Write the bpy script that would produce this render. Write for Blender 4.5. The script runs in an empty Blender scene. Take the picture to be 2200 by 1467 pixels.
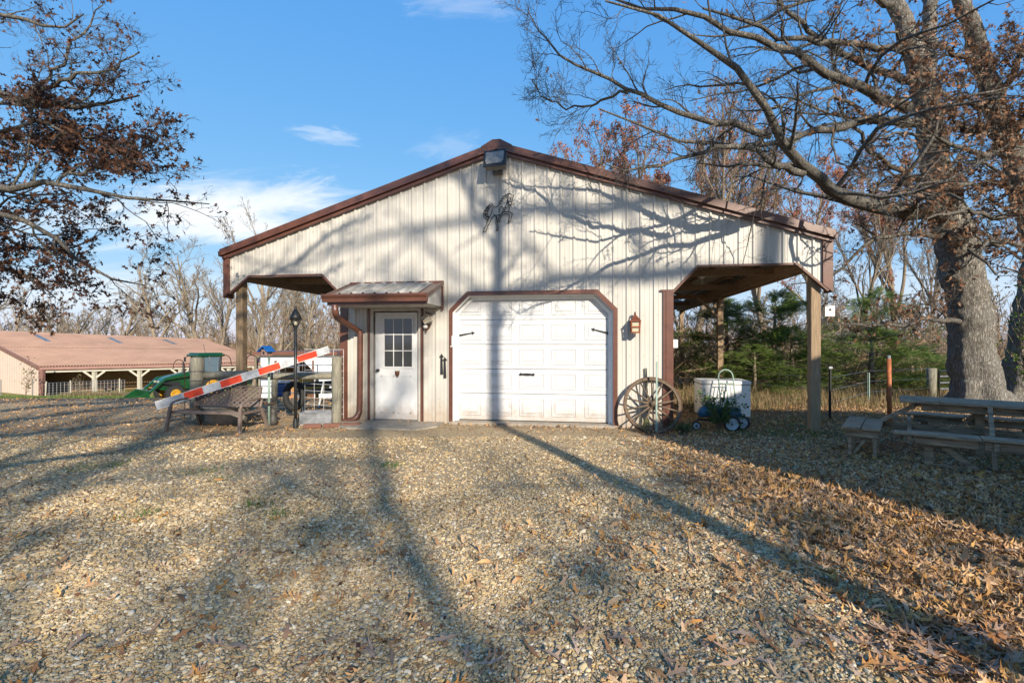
import bpy, math, random
import numpy as np
from mathutils import Vector, Matrix, noise as mnoise

# ---------------------------------------------------------------- camera, sky, sun
TH = math.radians(8.9)
FPX = 1040.0
CS, SN = math.cos(TH), math.sin(TH)
CAM = np.array([0.0, -8.6, 1.5])
scene = bpy.context.scene
cam_d = bpy.data.cameras.new('camera')
cam_d.sensor_width = 36.0
cam_d.lens = FPX / 2200.0 * 36.0
cam_d.clip_start = 0.05
cam_d.clip_end = 3000
cam = bpy.data.objects.new('camera', cam_d)
scene.collection.objects.link(cam)
cam.location = CAM.tolist()
cam.rotation_euler = (math.radians(90), 0, TH)
scene.camera = cam

SUN_EL = math.radians(24.4)
SD = np.array([-0.497, 0.868])           # ground direction the light travels
world = bpy.data.worlds.new("World")
scene.world = world
world.use_nodes = True
wn = world.node_tree
wn.nodes.clear()
def wnode(t, **k):
    n = wn.nodes.new(t)
    for a, b in k.items():
        setattr(n, a, b)
    return n
out = wnode('ShaderNodeOutputWorld')
bg = wnode('ShaderNodeBackground')
sky = wnode('ShaderNodeTexSky', sky_type='NISHITA', sun_disc=False)
sky.sun_elevation = SUN_EL
sky.sun_rotation = math.radians(150.2)
sky.altitude = 100
sky.air_density = 1.0
sky.dust_density = 0.3
sky.ozone_density = 2.5
bg.inputs['Strength'].default_value = 0.15
hs = wnode('ShaderNodeHueSaturation')
hs.inputs['Saturation'].default_value = 1.0
hs.inputs['Value'].default_value = 1.0
wn.links.new(sky.outputs[0], hs.inputs['Color'])
tc = wnode('ShaderNodeTexCoord')
sepc = wnode('ShaderNodeSeparateColor'); wn.links.new(hs.outputs[0], sepc.inputs[0])
cmbc = wnode('ShaderNodeCombineColor')
for ci, (kk, gg) in enumerate(((0.54, 0.85), (1.31, 0.45), (3.08, 0.15))):
    pw = wnode('ShaderNodeMath', operation='POWER'); wn.links.new(sepc.outputs[ci], pw.inputs[0]); pw.inputs[1].default_value = gg
    ml_ = wnode('ShaderNodeMath', operation='MULTIPLY'); wn.links.new(pw.outputs[0], ml_.inputs[0]); ml_.inputs[1].default_value = kk
    wn.links.new(ml_.outputs[0], cmbc.inputs[ci])
prev = cmbc.outputs[0]
def cloud(px, py, half_w, half_h, amt, scale, seed, tilt=0.0):
    """a wisp of cloud in the direction (px,py), fixed in the sky"""
    global prev
    u, v = (px - 1100) / FPX, (733 - py) / FPX
    d = Vector((u * CS - SN, u * SN + CS, v)).normalized()
    rt = Vector((CS, SN, 0)); rt = (rt - d * rt.dot(d)).normalized()
    up = rt.cross(d) * -1
    up = d.cross(rt) * -1
    ct, st = math.cos(tilt), math.sin(tilt)
    a1 = rt * ct + up * st
    a2 = up * ct - rt * st
    def dot(vec, s):
        n = wnode('ShaderNodeVectorMath', operation='DOT_PRODUCT')
        wn.links.new(tc.outputs['Generated'], n.inputs[0])
        n.inputs[1].default_value = vec
        m = wnode('ShaderNodeMath', operation='DIVIDE')
        wn.links.new(n.outputs['Value'], m.inputs[0]); m.inputs[1].default_value = s
        return m.outputs[0]
    x, y = dot(a1, half_w), dot(a2, half_h)
    fwd = dot(d, 1.0)
    cmb = wnode('ShaderNodeCombineXYZ')
    wn.links.new(x, cmb.inputs[0]); wn.links.new(y, cmb.inputs[1])
    ln = wnode('ShaderNodeVectorMath', operation='LENGTH')
    wn.links.new(cmb.outputs[0], ln.inputs[0])
    nz = wnode('ShaderNodeTexNoise')
    nz.inputs['Scale'].default_value = scale; nz.inputs['Detail'].default_value = 6
    nz.inputs['Roughness'].default_value = 0.62; nz.inputs['Distortion'].default_value = 0.6
    off = wnode('ShaderNodeVectorMath', operation='ADD')
    wn.links.new(cmb.outputs[0], off.inputs[0]); off.inputs[1].default_value = (seed, seed * 0.7, seed * 1.3)
    wn.links.new(off.outputs[0], nz.inputs['Vector'])
    s = wnode('ShaderNodeMath', operation='MULTIPLY_ADD')
    wn.links.new(nz.outputs[0], s.inputs[0]); s.inputs[1].default_value = 2.6; s.inputs[2].default_value = -0.55
    f = wnode('ShaderNodeMath', operation='SUBTRACT')
    wn.links.new(s.outputs[0], f.inputs[0]); wn.links.new(ln.outputs['Value'], f.inputs[1])
    mr = wnode('ShaderNodeMapRange', interpolation_type='SMOOTHSTEP')
    wn.links.new(f.outputs[0], mr.inputs[0])
    mr.inputs[1].default_value = -0.45; mr.inputs[2].default_value = 0.75
    mr.inputs[3].default_value = 0; mr.inputs[4].default_value = amt
    g = wnode('ShaderNodeMath', operation='GREATER_THAN')
    wn.links.new(fwd, g.inputs[0]); g.inputs[1].default_value = 0
    mm = wnode('ShaderNodeMath', operation='MULTIPLY')
    wn.links.new(mr.outputs[0], mm.inputs[0]); wn.links.new(g.outputs[0], mm.inputs[1])
    mx = wnode('ShaderNodeMixRGB')
    wn.links.new(mm.outputs[0], mx.inputs[0]); wn.links.new(prev, mx.inputs[1])
    mx.inputs[2].default_value = (4.3, 4.5, 4.7, 1)
    prev = mx.outputs[0]
cloud(440, 465, 0.24, 0.055, 1.0, 1.3, 3.1, 0.10)
cloud(590, 425, 0.10, 0.03, 0.6, 1.5, 8.3, 0.30)
cloud(150, 620, 0.33, 0.045, 0.55, 1.2, 5.7, 0.02)
cloud(700, 290, 0.060, 0.016, 0.34, 1.4, 1.9, -0.10)
cloud(980, 12, 0.10, 0.020, 0.22, 1.2, 6.6, 0.0)
cloud(960, 315, 0.07, 0.025, 0.16, 1.2, 2.6, 0.2)
cloud(1650, 470, 0.40, 0.06, 0.20, 1.2, 9.6, 0.05)
cloud(1860, 640, 0.40, 0.09, 0.45, 1.1, 7.2, 0.0)
wn.links.new(prev, bg.inputs['Color'])
wn.links.new(bg.outputs[0], out.inputs[0])

sun_d = bpy.data.lights.new('sun', 'SUN')
sun_d.energy = 4.6
sun_d.angle = math.radians(0.55)
sun_d.color = (1.0, 0.90, 0.75)
sun = bpy.data.objects.new('sun', sun_d)
scene.collection.objects.link(sun)
lv = Vector((SD[0] * math.cos(SUN_EL), SD[1] * math.cos(SUN_EL), -math.sin(SUN_EL)))
sun.rotation_euler = lv.to_track_quat('-Z', 'Y').to_euler()
sun.location = (12, -22, 14)
vs = scene.view_settings
vs.view_transform = 'Standard'
vs.look = 'None'
vs.exposure = 0.66
vs.gamma = 1
vs.use_curve_mapping = False
scene.cycles.max_bounces = 5
scene.cycles.diffuse_bounces = 3
scene.cycles.transparent_max_bounces = 6
scene.cycles.use_denoising = True

# ---------------------------------------------------------------- coordinates
def W(X, Z, z=0.0):
    """camera-aligned ground coordinates (right, forward) -> world"""
    return np.array([X * CS - Z * SN, X * SN + Z * CS - 8.6, z])
def P(px, py, Z):
    return W((px - 1100) / FPX * Z, Z, 1.5 + (733 - py) / FPX * Z)
def toc(x, y):
    y = y + 8.6
    return x * CS + y * SN, -x * SN + y * CS
def F(px, py, yp=0.0):
    """point of the plane y = yp seen at a pixel"""
    u = (px - 1100) / FPX
    t = math.tan(math.atan(u) - TH) * (8.6 + yp)
    Z = -t * SN + (8.6 + yp) * CS
    return np.array([t, yp, 1.5 + (733 - py) / FPX * Z])
def sstep(a, b, x):
    t = np.clip((x - a) / (b - a), 0, 1)
    return t * t * (3 - 2 * t)
def ground_z(x, y):
    X, Z = toc(np.asarray(x, float), np.asarray(y, float))
    t = np.clip((Z - 11.0) / 30.0, 0, 1)
    t = np.where(t < 0.1, t * t / 0.2, np.where(t > 0.9, 0.9 - (1 - t) ** 2 / 0.2 + 0.05, t - 0.05))
    w = sstep(3.0, -5.0, X)
    z = -3.42 * t * w - (1 - w) * sstep(14, 60, Z) * 0.6
    return z
def gz(x, y):
    return float(ground_z(x, y))
def G(px, py):
    Z = 1560.0 / (py - 733)
    return W((px - 1100) / FPX * Z, Z, 0)

# ---------------------------------------------------------------- mesh building
C = scene.collection
class MB:
    def __init__(s):
        s.v = []; s.f = {}; s.n = 0
    def add(s, verts, faces):
        verts = np.asarray(verts, float).reshape(-1, 3)
        grp = isinstance(faces, list) and (isinstance(faces[0], np.ndarray) or isinstance(faces[0][0], (list, tuple)))
        fa = faces if grp else [faces]
        for g in fa:
            g = np.asarray(g, int)
            if g.size == 0:
                continue
            s.f.setdefault(g.shape[1], []).append(g + s.n)
        s.v.append(verts); s.n += len(verts)
    def merge(s, o, M=None, t=(0, 0, 0)):
        V = np.concatenate(o.v)
        if M is not None:
            V = V @ np.asarray(M).T
        V = V + np.asarray(t)
        for k, gs in o.f.items():
            s.f.setdefault(k, []).append(np.concatenate(gs) + s.n)
        s.v.append(V); s.n += len(V)
    def mesh(s, name, mat, smooth=False):
        V = np.concatenate(s.v) if s.v else np.zeros((0, 3))
        me = bpy.data.meshes.new(name)
        me.vertices.add(len(V)); me.vertices.foreach_set('co', V.ravel().astype(np.float32))
        loops = []; starts = []; tot = []; st = 0
        for k, gs in s.f.items():
            g = np.concatenate(gs)
            loops.append(g.ravel())
            starts.append(st + np.arange(len(g)) * k); tot.append(np.full(len(g), k))
            st += g.size
        if loops:
            L = np.concatenate(loops)
            me.loops.add(len(L)); me.loops.foreach_set('vertex_index', L.astype(np.int32))
            S = np.concatenate(starts); T = np.concatenate(tot)
            me.polygons.add(len(S))
            me.polygons.foreach_set('loop_start', S.astype(np.int32))
            me.polygons.foreach_set('loop_total', T.astype(np.int32))
            me.polygons.foreach_set('use_smooth', np.full(len(S), bool(smooth)))
        me.update(calc_edges=True)
        if mat:
            me.materials.append(mat)
        return me
    def build(s, name, mat, parent=None, smooth=False):
        me = s.mesh(name, mat, smooth)
        o = bpy.data.objects.new(name, me)
        C.objects.link(o)
        if parent is not None:
            o.parent = parent
            # vertices are given in world space; parents are Empties or meshes placed with a matrix
            o.matrix_parent_inverse = wm(parent).inverted()
        return o
    # shapes -------------------------------------------------
    def box(s, c, d, R=None, ch=0.0):
        x, y, z = [q / 2.0 for q in d]
        if ch <= 0:
            V = np.array([[i * x, j * y, k * z] for i in (-1, 1) for j in (-1, 1) for k in (-1, 1)], float)
            Fq = [[0, 1, 3, 2], [4, 6, 7, 5], [0, 4, 5, 1], [2, 3, 7, 6], [0, 2, 6, 4], [1, 5, 7, 3]]
            if R is not None:
                V = V @ np.asarray(R).T
            s.add(V + np.asarray(c), Fq)
        else:
            # chamfered along the long (z) edges and ends by a bevelled ring
            ch = min(ch, x * .9, y * .9, z * .9)
            V = []; Q = []
            def ring(xx, yy, zz, cc):
                return [(-xx + cc, -yy, zz), (xx - cc, -yy, zz), (xx, -yy + cc, zz), (xx, yy - cc, zz),
                        (xx - cc, yy, zz), (-xx + cc, yy, zz), (-xx, yy - cc, zz), (-xx, -yy + cc, zz)]
            V += ring(x - ch, y - ch, -z, ch * .4) + ring(x, y, -z + ch, ch) + ring(x, y, z - ch, ch) + ring(x - ch, y - ch, z, ch * .4)
            for r in range(3):
                for i in range(8):
                    j = (i + 1) % 8
                    Q.append([r * 8 + i, r * 8 + j, r * 8 + 8 + j, r * 8 + 8 + i])
            V = np.array(V, float)
            if R is not None:
                V = V @ np.asarray(R).T
            s.add(V + np.asarray(c), [Q, [[7, 6, 5, 4, 3, 2, 1, 0], [24, 25, 26, 27, 28, 29, 30, 31]]])
    def lo(s, x0, x1, y0, y1, z0, z1, ch=0.0):
        s.box(((x0 + x1) / 2, (y0 + y1) / 2, (z0 + z1) / 2), (x1 - x0, y1 - y0, z1 - z0), None, ch)
    def beam(s, a, b, w, h, up=(0, 0, 1), ch=0.0):
        a, b = np.asarray(a, float), np.asarray(b, float)
        d = b - a; L = np.linalg.norm(d); d = d / L
        up = np.asarray(up, float)
        if abs(np.dot(up, d)) > 0.98:
            up = np.array([1.0, 0, 0])
        sx = np.cross(up, d); sx /= np.linalg.norm(sx)
        uy = np.cross(d, sx)
        s.box((a + b) / 2, (w, h, L), np.stack([sx, uy, d], 1), ch)
    def tube(s, pts, r, n=8, cap=True):
        pts = np.asarray(pts, float); k = len(pts)
        r = np.full(k, r, float) if np.isscalar(r) else np.asarray(r, float)
        T = np.gradient(pts, axis=0); T /= (np.linalg.norm(T, axis=1, keepdims=True) + 1e-9)
        ref = np.array([0, 0, 1.0]) if abs(T[0][2]) < 0.9 else np.array([1.0, 0, 0])
        A = np.zeros((k, 3)); p = ref
        for i in range(k):
            p = p - T[i] * np.dot(p, T[i]); nn = np.linalg.norm(p)
            if nn < 1e-5:
                p = np.cross(T[i], [0.3, 0.5, 0.8]); nn = np.linalg.norm(p)
            p = p / nn; A[i] = p
        Bv = np.cross(T, A)
        an = np.arange(n) * 2 * math.pi / n
        V = pts[:, None, :] + r[:, None, None] * (A[:, None, :] * np.cos(an)[None, :, None] + Bv[:, None, :] * np.sin(an)[None, :, None])
        i = np.arange(k - 1)[:, None] * n; j = np.arange(n)[None, :]; j2 = (j + 1) % n
        Q = np.stack([i + j, i + j2, i + n + j2, i + n + j], -1).reshape(-1, 4)
        fs = [Q]
        if cap and n > 3:
            fs += [np.arange(n)[::-1][None, :], (np.arange(n) + (k - 1) * n)[None, :]]
        s.add(V.reshape(-1, 3), fs)
    def prism(s, poly, y0, y1, axis='y'):
        """poly in (a,b); extruded along an axis"""
        poly = np.asarray(poly, float); n = len(poly)
        def mk(c):
            if axis == 'y': return np.stack([poly[:, 0], np.full(n, c), poly[:, 1]], 1)
            if axis == 'x': return np.stack([np.full(n, c), poly[:, 0], poly[:, 1]], 1)
            return np.stack([poly[:, 0], poly[:, 1], np.full(n, c)], 1)
        V = np.concatenate([mk(y0), mk(y1)])
        Q = [[i, (i + 1) % n, n + (i + 1) % n, n + i] for i in range(n)]
        s.add(V, [Q, [list(range(n))[::-1]], [list(range(n, 2 * n))]])
    def lathe(s, prof, c, n=16, axis=(0, 0, 1)):
        prof = np.asarray(prof, float); k = len(prof)
        ax = np.asarray(axis, float); ax /= np.linalg.norm(ax)
        ref = np.array([1.0, 0, 0]) if abs(ax[0]) < 0.9 else np.array([0, 1.0, 0])
        A = np.cross(ax, ref); A /= np.linalg.norm(A); Bv = np.cross(ax, A)
        an = np.arange(n) * 2 * math.pi / n
        V = np.asarray(c, float) + prof[:, None, 1:2] * ax + prof[:, None, 0:1] * (A * np.cos(an)[None, :, None] + Bv * np.sin(an)[None, :, None])
        i = np.arange(k - 1)[:, None] * n; j = np.arange(n)[None, :]; j2 = (j + 1) % n
        Q = np.stack([i + j, i + j2, i + n + j2, i + n + j], -1).reshape(-1, 4)
        s.add(V.reshape(-1, 3), Q)

def wm(o):
    m = o.matrix_basis.copy()
    if o.parent is not None:
        m = wm(o.parent) @ o.matrix_parent_inverse @ m
    return m
def tag(o, label=None, cat=None, group=None, kind=None):
    if label: o['label'] = label
    if cat: o['category'] = cat
    if group: o['group'] = group
    if kind: o['kind'] = kind
    return o
def empty(name, loc, label=None, cat=None, group=None, rz=0.0):
    o = bpy.data.objects.new(name, None)
    C.objects.link(o)
    o.location = tuple(float(q) for q in loc); o.rotation_euler = (0, 0, rz)
    o.empty_display_size = 0.2
    return tag(o, label, cat, group)
def RZ(a):
    c, s = math.cos(a), math.sin(a)
    return np.array([[c, -s, 0], [s, c, 0], [0, 0, 1.0]])
def RX(a):
    c, s = math.cos(a), math.sin(a)
    return np.array([[1.0, 0, 0], [0, c, -s], [0, s, c]])
def RY(a):
    c, s = math.cos(a), math.sin(a)
    return np.array([[c, 0, s], [0, 1.0, 0], [-s, 0, c]])
def local_build(mb, name, mat, parent, smooth=False):
    """vertices given in the parent's own frame"""
    me = mb.mesh(name, mat, smooth)
    o = bpy.data.objects.new(name, me); C.objects.link(o); o.parent = parent
    return o
def copy_tree(o, parent=None):
    c = o.copy(); C.objects.link(c)
    if parent is not None:
        c.parent = parent
    for ch in o.children:
        copy_tree(ch, c)
    return c
def smooth_path(pts, k=5):
    pts = np.asarray(pts, float); n = len(pts)
    if n < 3:
        return pts
    ext = np.concatenate([[2 * pts[0] - pts[1]], pts, [2 * pts[-1] - pts[-2]]])
    o = []
    for i in range(n - 1):
        p0, p1, p2, p3 = ext[i:i + 4]
        for j in range(k):
            t = j / k
            o.append(0.5 * ((2 * p1) + (-p0 + p2) * t + (2 * p0 - 5 * p1 + 4 * p2 - p3) * t * t + (-p0 + 3 * p1 - 3 * p2 + p3) * t ** 3))
    o.append(pts[-1])
    return np.array(o)

# ---------------------------------------------------------------- materials
def mat(name, col, rough=0.7, metal=0.0, noise=None, var=0.25, var_col=None, bump=0.0, bscale=60.0, stretch=None,
        island=0.0, spec=0.5, trans=0.0, coat=0.0):
    m = bpy.data.materials.new(name); m.use_nodes = True
    nt = m.node_tree; b = nt.nodes['Principled BSDF']
    b.inputs['Roughness'].default_value = rough; b.inputs['Metallic'].default_value = metal
    b.inputs['Specular IOR Level'].default_value = spec
    b.inputs['Coat Weight'].default_value = coat
    c = (col[0], col[1], col[2], 1)
    b.inputs['Base Color'].default_value = c
    t = nt.nodes.new('ShaderNodeTexCoord'); mp = nt.nodes.new('ShaderNodeMapping')
    nt.links.new(t.outputs['Object'], mp.inputs[0])
    if stretch:
        mp.inputs['Scale'].default_value = stretch
    last = None
    if noise:
        nz = nt.nodes.new('ShaderNodeTexNoise'); nz.inputs['Scale'].default_value = noise
        nz.inputs['Detail'].default_value = 6; nz.inputs['Roughness'].default_value = 0.65
        nt.links.new(mp.outputs[0], nz.inputs['Vector'])
        r = nt.nodes.new('ShaderNodeValToRGB')
        r.color_ramp.elements[0].position = 0.32; r.color_ramp.elements[1].position = 0.68
        vc = var_col if var_col else tuple(q * (1 - var) for q in col)
        r.color_ramp.elements[0].color = (vc[0], vc[1], vc[2], 1)
        r.color_ramp.elements[1].color = (col[0] * (1 + var * .3), col[1] * (1 + var * .3), col[2] * (1 + var * .3), 1)
        nt.links.new(nz.outputs[0], r.inputs[0]); last = r.outputs[0]
    if island > 0:
        g = nt.nodes.new('ShaderNodeNewGeometry')
        h = nt.nodes.new('ShaderNodeHueSaturation')
        if last: nt.links.new(last, h.inputs['Color'])
        else: h.inputs['Color'].default_value = c
        mr = nt.nodes.new('ShaderNodeMapRange'); mr.inputs[3].default_value = 1 - island; mr.inputs[4].default_value = 1 + island
        nt.links.new(g.outputs['Random Per Island'], mr.inputs[0])
        nt.links.new(mr.outputs[0], h.inputs['Value'])
        last = h.outputs[0]
    if last:
        nt.links.new(last, b.inputs['Base Color'])
    if bump > 0:
        n2 = nt.nodes.new('ShaderNodeTexNoise'); n2.inputs['Scale'].default_value = bscale; n2.inputs['Detail'].default_value = 4
        nt.links.new(mp.outputs[0], n2.inputs['Vector'])
        bp = nt.nodes.new('ShaderNodeBump'); bp.inputs['Strength'].default_value = bump; bp.inputs['Distance'].default_value = 0.02
        nt.links.new(n2.outputs[0], bp.inputs['Height']); nt.links.new(bp.outputs[0], b.inputs['Normal'])
    return m
def ramp_mat(name, cols, rough=0.8, translucent=0.0, source='island', spec=0.3):
    """each loose piece (leaf, stone) takes its own colour from the list"""
    m = bpy.data.materials.new(name); m.use_nodes = True
    nt = m.node_tree; b = nt.nodes['Principled BSDF']
    b.inputs['Roughness'].default_value = rough
    b.inputs['Specular IOR Level'].default_value = spec
    if source == 'island':
        g = nt.nodes.new('ShaderNodeNewGeometry'); so = g.outputs['Random Per Island']
    else:
        g = nt.nodes.new('ShaderNodeObjectInfo'); so = g.outputs['Random']
    r = nt.nodes.new('ShaderNodeValToRGB'); r.color_ramp.interpolation = 'LINEAR'
    e = r.color_ramp.elements
    while len(e) < len(cols): e.new(0.5)
    for i, cc in enumerate(cols):
        e[i].position = i / (len(cols) - 1); e[i].color = (cc[0], cc[1], cc[2], 1)
    nt.links.new(so, r.inputs[0]); nt.links.new(r.outputs[0], b.inputs['Base Color'])
    if translucent > 0:
        tr = nt.nodes.new('ShaderNodeBsdfTranslucent'); mx = nt.nodes.new('ShaderNodeMixShader')
        mx.inputs[0].default_value = translucent
        nt.links.new(r.outputs[0], tr.inputs[0]); nt.links.new(b.outputs[0], mx.inputs[1]); nt.links.new(tr.outputs[0], mx.inputs[2])
        nt.links.new(mx.outputs[0], nt.nodes['Material Output'].inputs[0])
    return m
M = {}
M['siding'] = mat('siding', (0.53, 0.50, 0.445), 0.42, noise=3.0, var=0.12, stretch=(1, 1, .25), island=0.02)
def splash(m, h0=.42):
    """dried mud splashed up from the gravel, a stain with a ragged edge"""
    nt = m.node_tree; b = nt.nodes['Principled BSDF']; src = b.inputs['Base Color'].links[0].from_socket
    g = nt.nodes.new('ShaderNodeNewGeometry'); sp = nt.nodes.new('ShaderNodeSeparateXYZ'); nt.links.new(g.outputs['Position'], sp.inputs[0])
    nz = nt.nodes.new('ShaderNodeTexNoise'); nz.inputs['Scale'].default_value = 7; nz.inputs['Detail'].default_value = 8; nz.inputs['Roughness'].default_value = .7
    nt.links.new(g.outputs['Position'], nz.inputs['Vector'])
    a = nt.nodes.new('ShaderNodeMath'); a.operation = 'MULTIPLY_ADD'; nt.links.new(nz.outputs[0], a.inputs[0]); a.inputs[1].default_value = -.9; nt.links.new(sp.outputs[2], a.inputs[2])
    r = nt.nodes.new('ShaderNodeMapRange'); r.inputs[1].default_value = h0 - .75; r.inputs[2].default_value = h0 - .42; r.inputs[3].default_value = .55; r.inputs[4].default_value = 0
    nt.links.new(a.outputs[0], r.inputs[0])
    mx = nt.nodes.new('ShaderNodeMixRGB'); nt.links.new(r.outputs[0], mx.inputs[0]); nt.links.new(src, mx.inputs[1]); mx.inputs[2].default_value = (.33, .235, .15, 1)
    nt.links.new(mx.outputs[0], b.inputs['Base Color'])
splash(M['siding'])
M['siding_in'] = mat('siding_inner', (0.62, 0.55, 0.45), 0.6, noise=3.0, var=0.15)
M['brown'] = mat('brown_trim', (0.135, 0.055, 0.036), 0.33, noise=8, var=0.25, spec=0.6)
M['roof'] = mat('brown_roof_sheet', (0.17, 0.075, 0.05), 0.4, noise=2, var=0.2)
M['white_door'] = mat('white_door_paint', (0.62, 0.62, 0.615), 0.4, noise=6, var=0.08)
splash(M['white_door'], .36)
M['white'] = mat('white_paint', (0.78, 0.78, 0.76), 0.45, noise=9, var=0.10)
M['awning_top'] = mat('weathered_sheet', (0.42, 0.40, 0.36), 0.4, noise=7, var=0.6, stretch=(1, .2, 1), var_col=(0.16, 0.14, 0.11))
M['glass'] = mat('door_glass', (0.03, 0.035, 0.04), 0.05, spec=0.9)
M['black'] = mat('black_iron', (0.022, 0.022, 0.022), 0.45, noise=20, var=0.3)
M['grey_metal'] = mat('grey_metal', (0.22, 0.215, 0.20), 0.5, metal=0.3, noise=15, var=0.3)
M['galv'] = mat('galvanised', (0.45, 0.46, 0.47), 0.4, metal=0.7, noise=15, var=0.3)
M['wood'] = mat('pine_post', (0.33, 0.235, 0.14), 0.75, noise=5, var=0.45, stretch=(9, 9, .7), bump=0.5, bscale=14, var_col=(0.20, 0.13, 0.075))
M['wood_dark'] = mat('old_timber', (0.40, 0.25, 0.14), 0.8, noise=4, var=0.4, stretch=(6, .6, 6), bump=.3, bscale=12)
M['wood_grey'] = mat('weathered_wood', (0.27, 0.245, 0.19), 0.85, noise=5, var=0.5, stretch=(9, 9, .8), bump=0.6, bscale=12, var_col=(0.13, 0.125, 0.09))
M['plank'] = mat('grey_plank', (0.40, 0.285, 0.18), 0.85, noise=4, var=0.5, stretch=(1.2, 7, 7), bump=0.5, bscale=14, island=0.28, var_col=(0.12, 0.09, 0.06))
M['wheel_wood'] = mat('wagon_wheel_wood', (0.15, 0.105, 0.065), 0.85, noise=14, var=0.5, bump=0.5, bscale=30)
M['rust'] = mat('rusty_iron', (0.12, 0.055, 0.03), 0.8, noise=18, var=0.5)
M['copper'] = mat('copper_sheet', (0.33, 0.10, 0.045), 0.38, metal=0.6, noise=16, var=0.45)
M['lamp_glass'] = mat('lamp_glass', (0.45, 0.42, 0.30), 0.2)
M['red'] = mat('red_stripe', (0.74, 0.06, 0.018), 0.5, noise=7, var=0.35)
M['reflect'] = mat('grey_white_stripe', (0.50, 0.51, 0.52), 0.5, noise=7, var=0.4)
M['resin'] = mat('taupe_resin', (0.17, 0.125, 0.10), 0.6, noise=12, var=0.2)
M['blue'] = mat('blue_paint', (0.015, 0.17, 0.55), 0.55, noise=26, var=0.5)
M['mower_blue'] = mat('faded_blue_metal', (0.02, 0.13, 0.24), 0.4, noise=10, var=0.4)
M['tub'] = mat('stone_tub', (0.30, 0.27, 0.23), 0.85, noise=12, var=0.3)
M['tractor'] = mat('tractor_green', (0.006, 0.062, 0.018), 0.3, noise=5, var=0.2, coat=0.4)
M['yellow'] = mat('yellow_paint', (0.50, 0.26, 0.02), 0.45, noise=9, var=0.2)
M['tyre'] = mat('tyre_rubber', (0.02, 0.02, 0.02), 0.8)
M['arena_roof'] = mat('faded_brown_roof', (0.50, 0.30, 0.20), 0.75, spec=.2, noise=0.5, var=0.2, island=0.04)
M['arena_wall'] = mat('peach_siding', (0.62, 0.48, 0.38), 0.6, noise=2, var=0.08)
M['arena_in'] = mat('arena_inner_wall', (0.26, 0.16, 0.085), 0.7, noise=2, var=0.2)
M['cream'] = mat('cream_paint', (0.46, 0.42, 0.33), 0.6, noise=5, var=0.15)
M['skylight'] = mat('skylight_sheet', (0.16, 0.19, 0.22), 0.3, noise=3, var=0.4)
M['concrete'] = mat('concrete', (0.33, 0.285, 0.225), 0.9, noise=5, var=0.35, bump=0.2, bscale=50)
M['freezer'] = mat('freezer_enamel', (0.78, 0.77, 0.74), 0.35, noise=5, var=0.06)
M['truck_green'] = mat('pale_green_paint', (0.26, 0.36, 0.30), 0.5, noise=20, var=0.3)
M['house'] = mat('house_siding', (0.5, 0.47, 0.42), 0.8, noise=3, var=0.1)
M['orange_pipe'] = mat('rust_orange_pipe', (0.42, 0.13, 0.04), 0.65, noise=10, var=0.45)
M['terra'] = mat('dark_pot', (0.05, 0.045, 0.04), 0.6)
def bark(name, col, dark, sc=24):
    m = bpy.data.materials.new(name); m.use_nodes = True
    nt = m.node_tree; b = nt.nodes['Principled BSDF']; b.inputs['Roughness'].default_value = 0.9
    b.inputs['Specular IOR Level'].default_value = 0.2
    t = nt.nodes.new('ShaderNodeTexCoord'); mp = nt.nodes.new('ShaderNodeMapping'); mp.inputs['Scale'].default_value = (1, 1, 0.2)
    nt.links.new(t.outputs['Object'], mp.inputs[0])
    v = nt.nodes.new('ShaderNodeTexVoronoi'); v.feature = 'DISTANCE_TO_EDGE'; v.inputs['Scale'].default_value = sc
    nz = nt.nodes.new('ShaderNodeTexNoise'); nz.inputs['Scale'].default_value = sc * 1.2; nz.inputs['Detail'].default_value = 6
    nt.links.new(mp.outputs[0], nz.inputs['Vector'])
    ad = nt.nodes.new('ShaderNodeVectorMath'); ad.operation = 'MULTIPLY_ADD'
    nt.links.new(nz.outputs['Color'], ad.inputs[0]); ad.inputs[1].default_value = (.10, .10, .10); nt.links.new(mp.outputs[0], ad.inputs[2])
    nt.links.new(ad.outputs[0], v.inputs['Vector'])
    mr = nt.nodes.new('ShaderNodeMapRange'); mr.inputs[1].default_value = 0.0; mr.inputs[2].default_value = 0.22
    nt.links.new(v.outputs['Distance'], mr.inputs[0])
    mul = nt.nodes.new('ShaderNodeMath'); mul.operation = 'MULTIPLY_ADD'
    nt.links.new(mr.outputs[0], mul.inputs[0]); mul.inputs[1].default_value = 0.5
    m2 = nt.nodes.new('ShaderNodeMath'); m2.operation = 'MULTIPLY'; nt.links.new(nz.outputs[0], m2.inputs[0]); m2.inputs[1].default_value = 0.8
    nt.links.new(m2.outputs[0], mul.inputs[2])
    mx = nt.nodes.new('ShaderNodeMixRGB'); mx.inputs[1].default_value = (*dark, 1); mx.inputs[2].default_value = (*col, 1)
    nt.links.new(mul.outputs[0], mx.inputs[0]); nt.links.new(mx.outputs[0], b.inputs['Base Color'])
    bp = nt.nodes.new('ShaderNodeBump'); bp.inputs['Strength'].default_value = 0.9; bp.inputs['Distance'].default_value = 0.03
    nt.links.new(mul.outputs[0], bp.inputs['Height']); nt.links.new(bp.outputs[0], b.inputs['Normal'])
    return m
M['bark_oak'] = bark('oak_bark', (0.30, 0.275, 0.235), (0.035, 0.03, 0.025))
M['bark_limb'] = bark('limb_bark', (0.20, 0.18, 0.15), (0.03, 0.026, 0.022))
M['bark_pale'] = bark('pale_bark', (0.34, 0.275, 0.20), (0.11, 0.085, 0.06), 9)
M['bark_brown'] = bark('brown_bark', (0.30, 0.24, 0.175), (0.09, 0.07, 0.05), 10)
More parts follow.
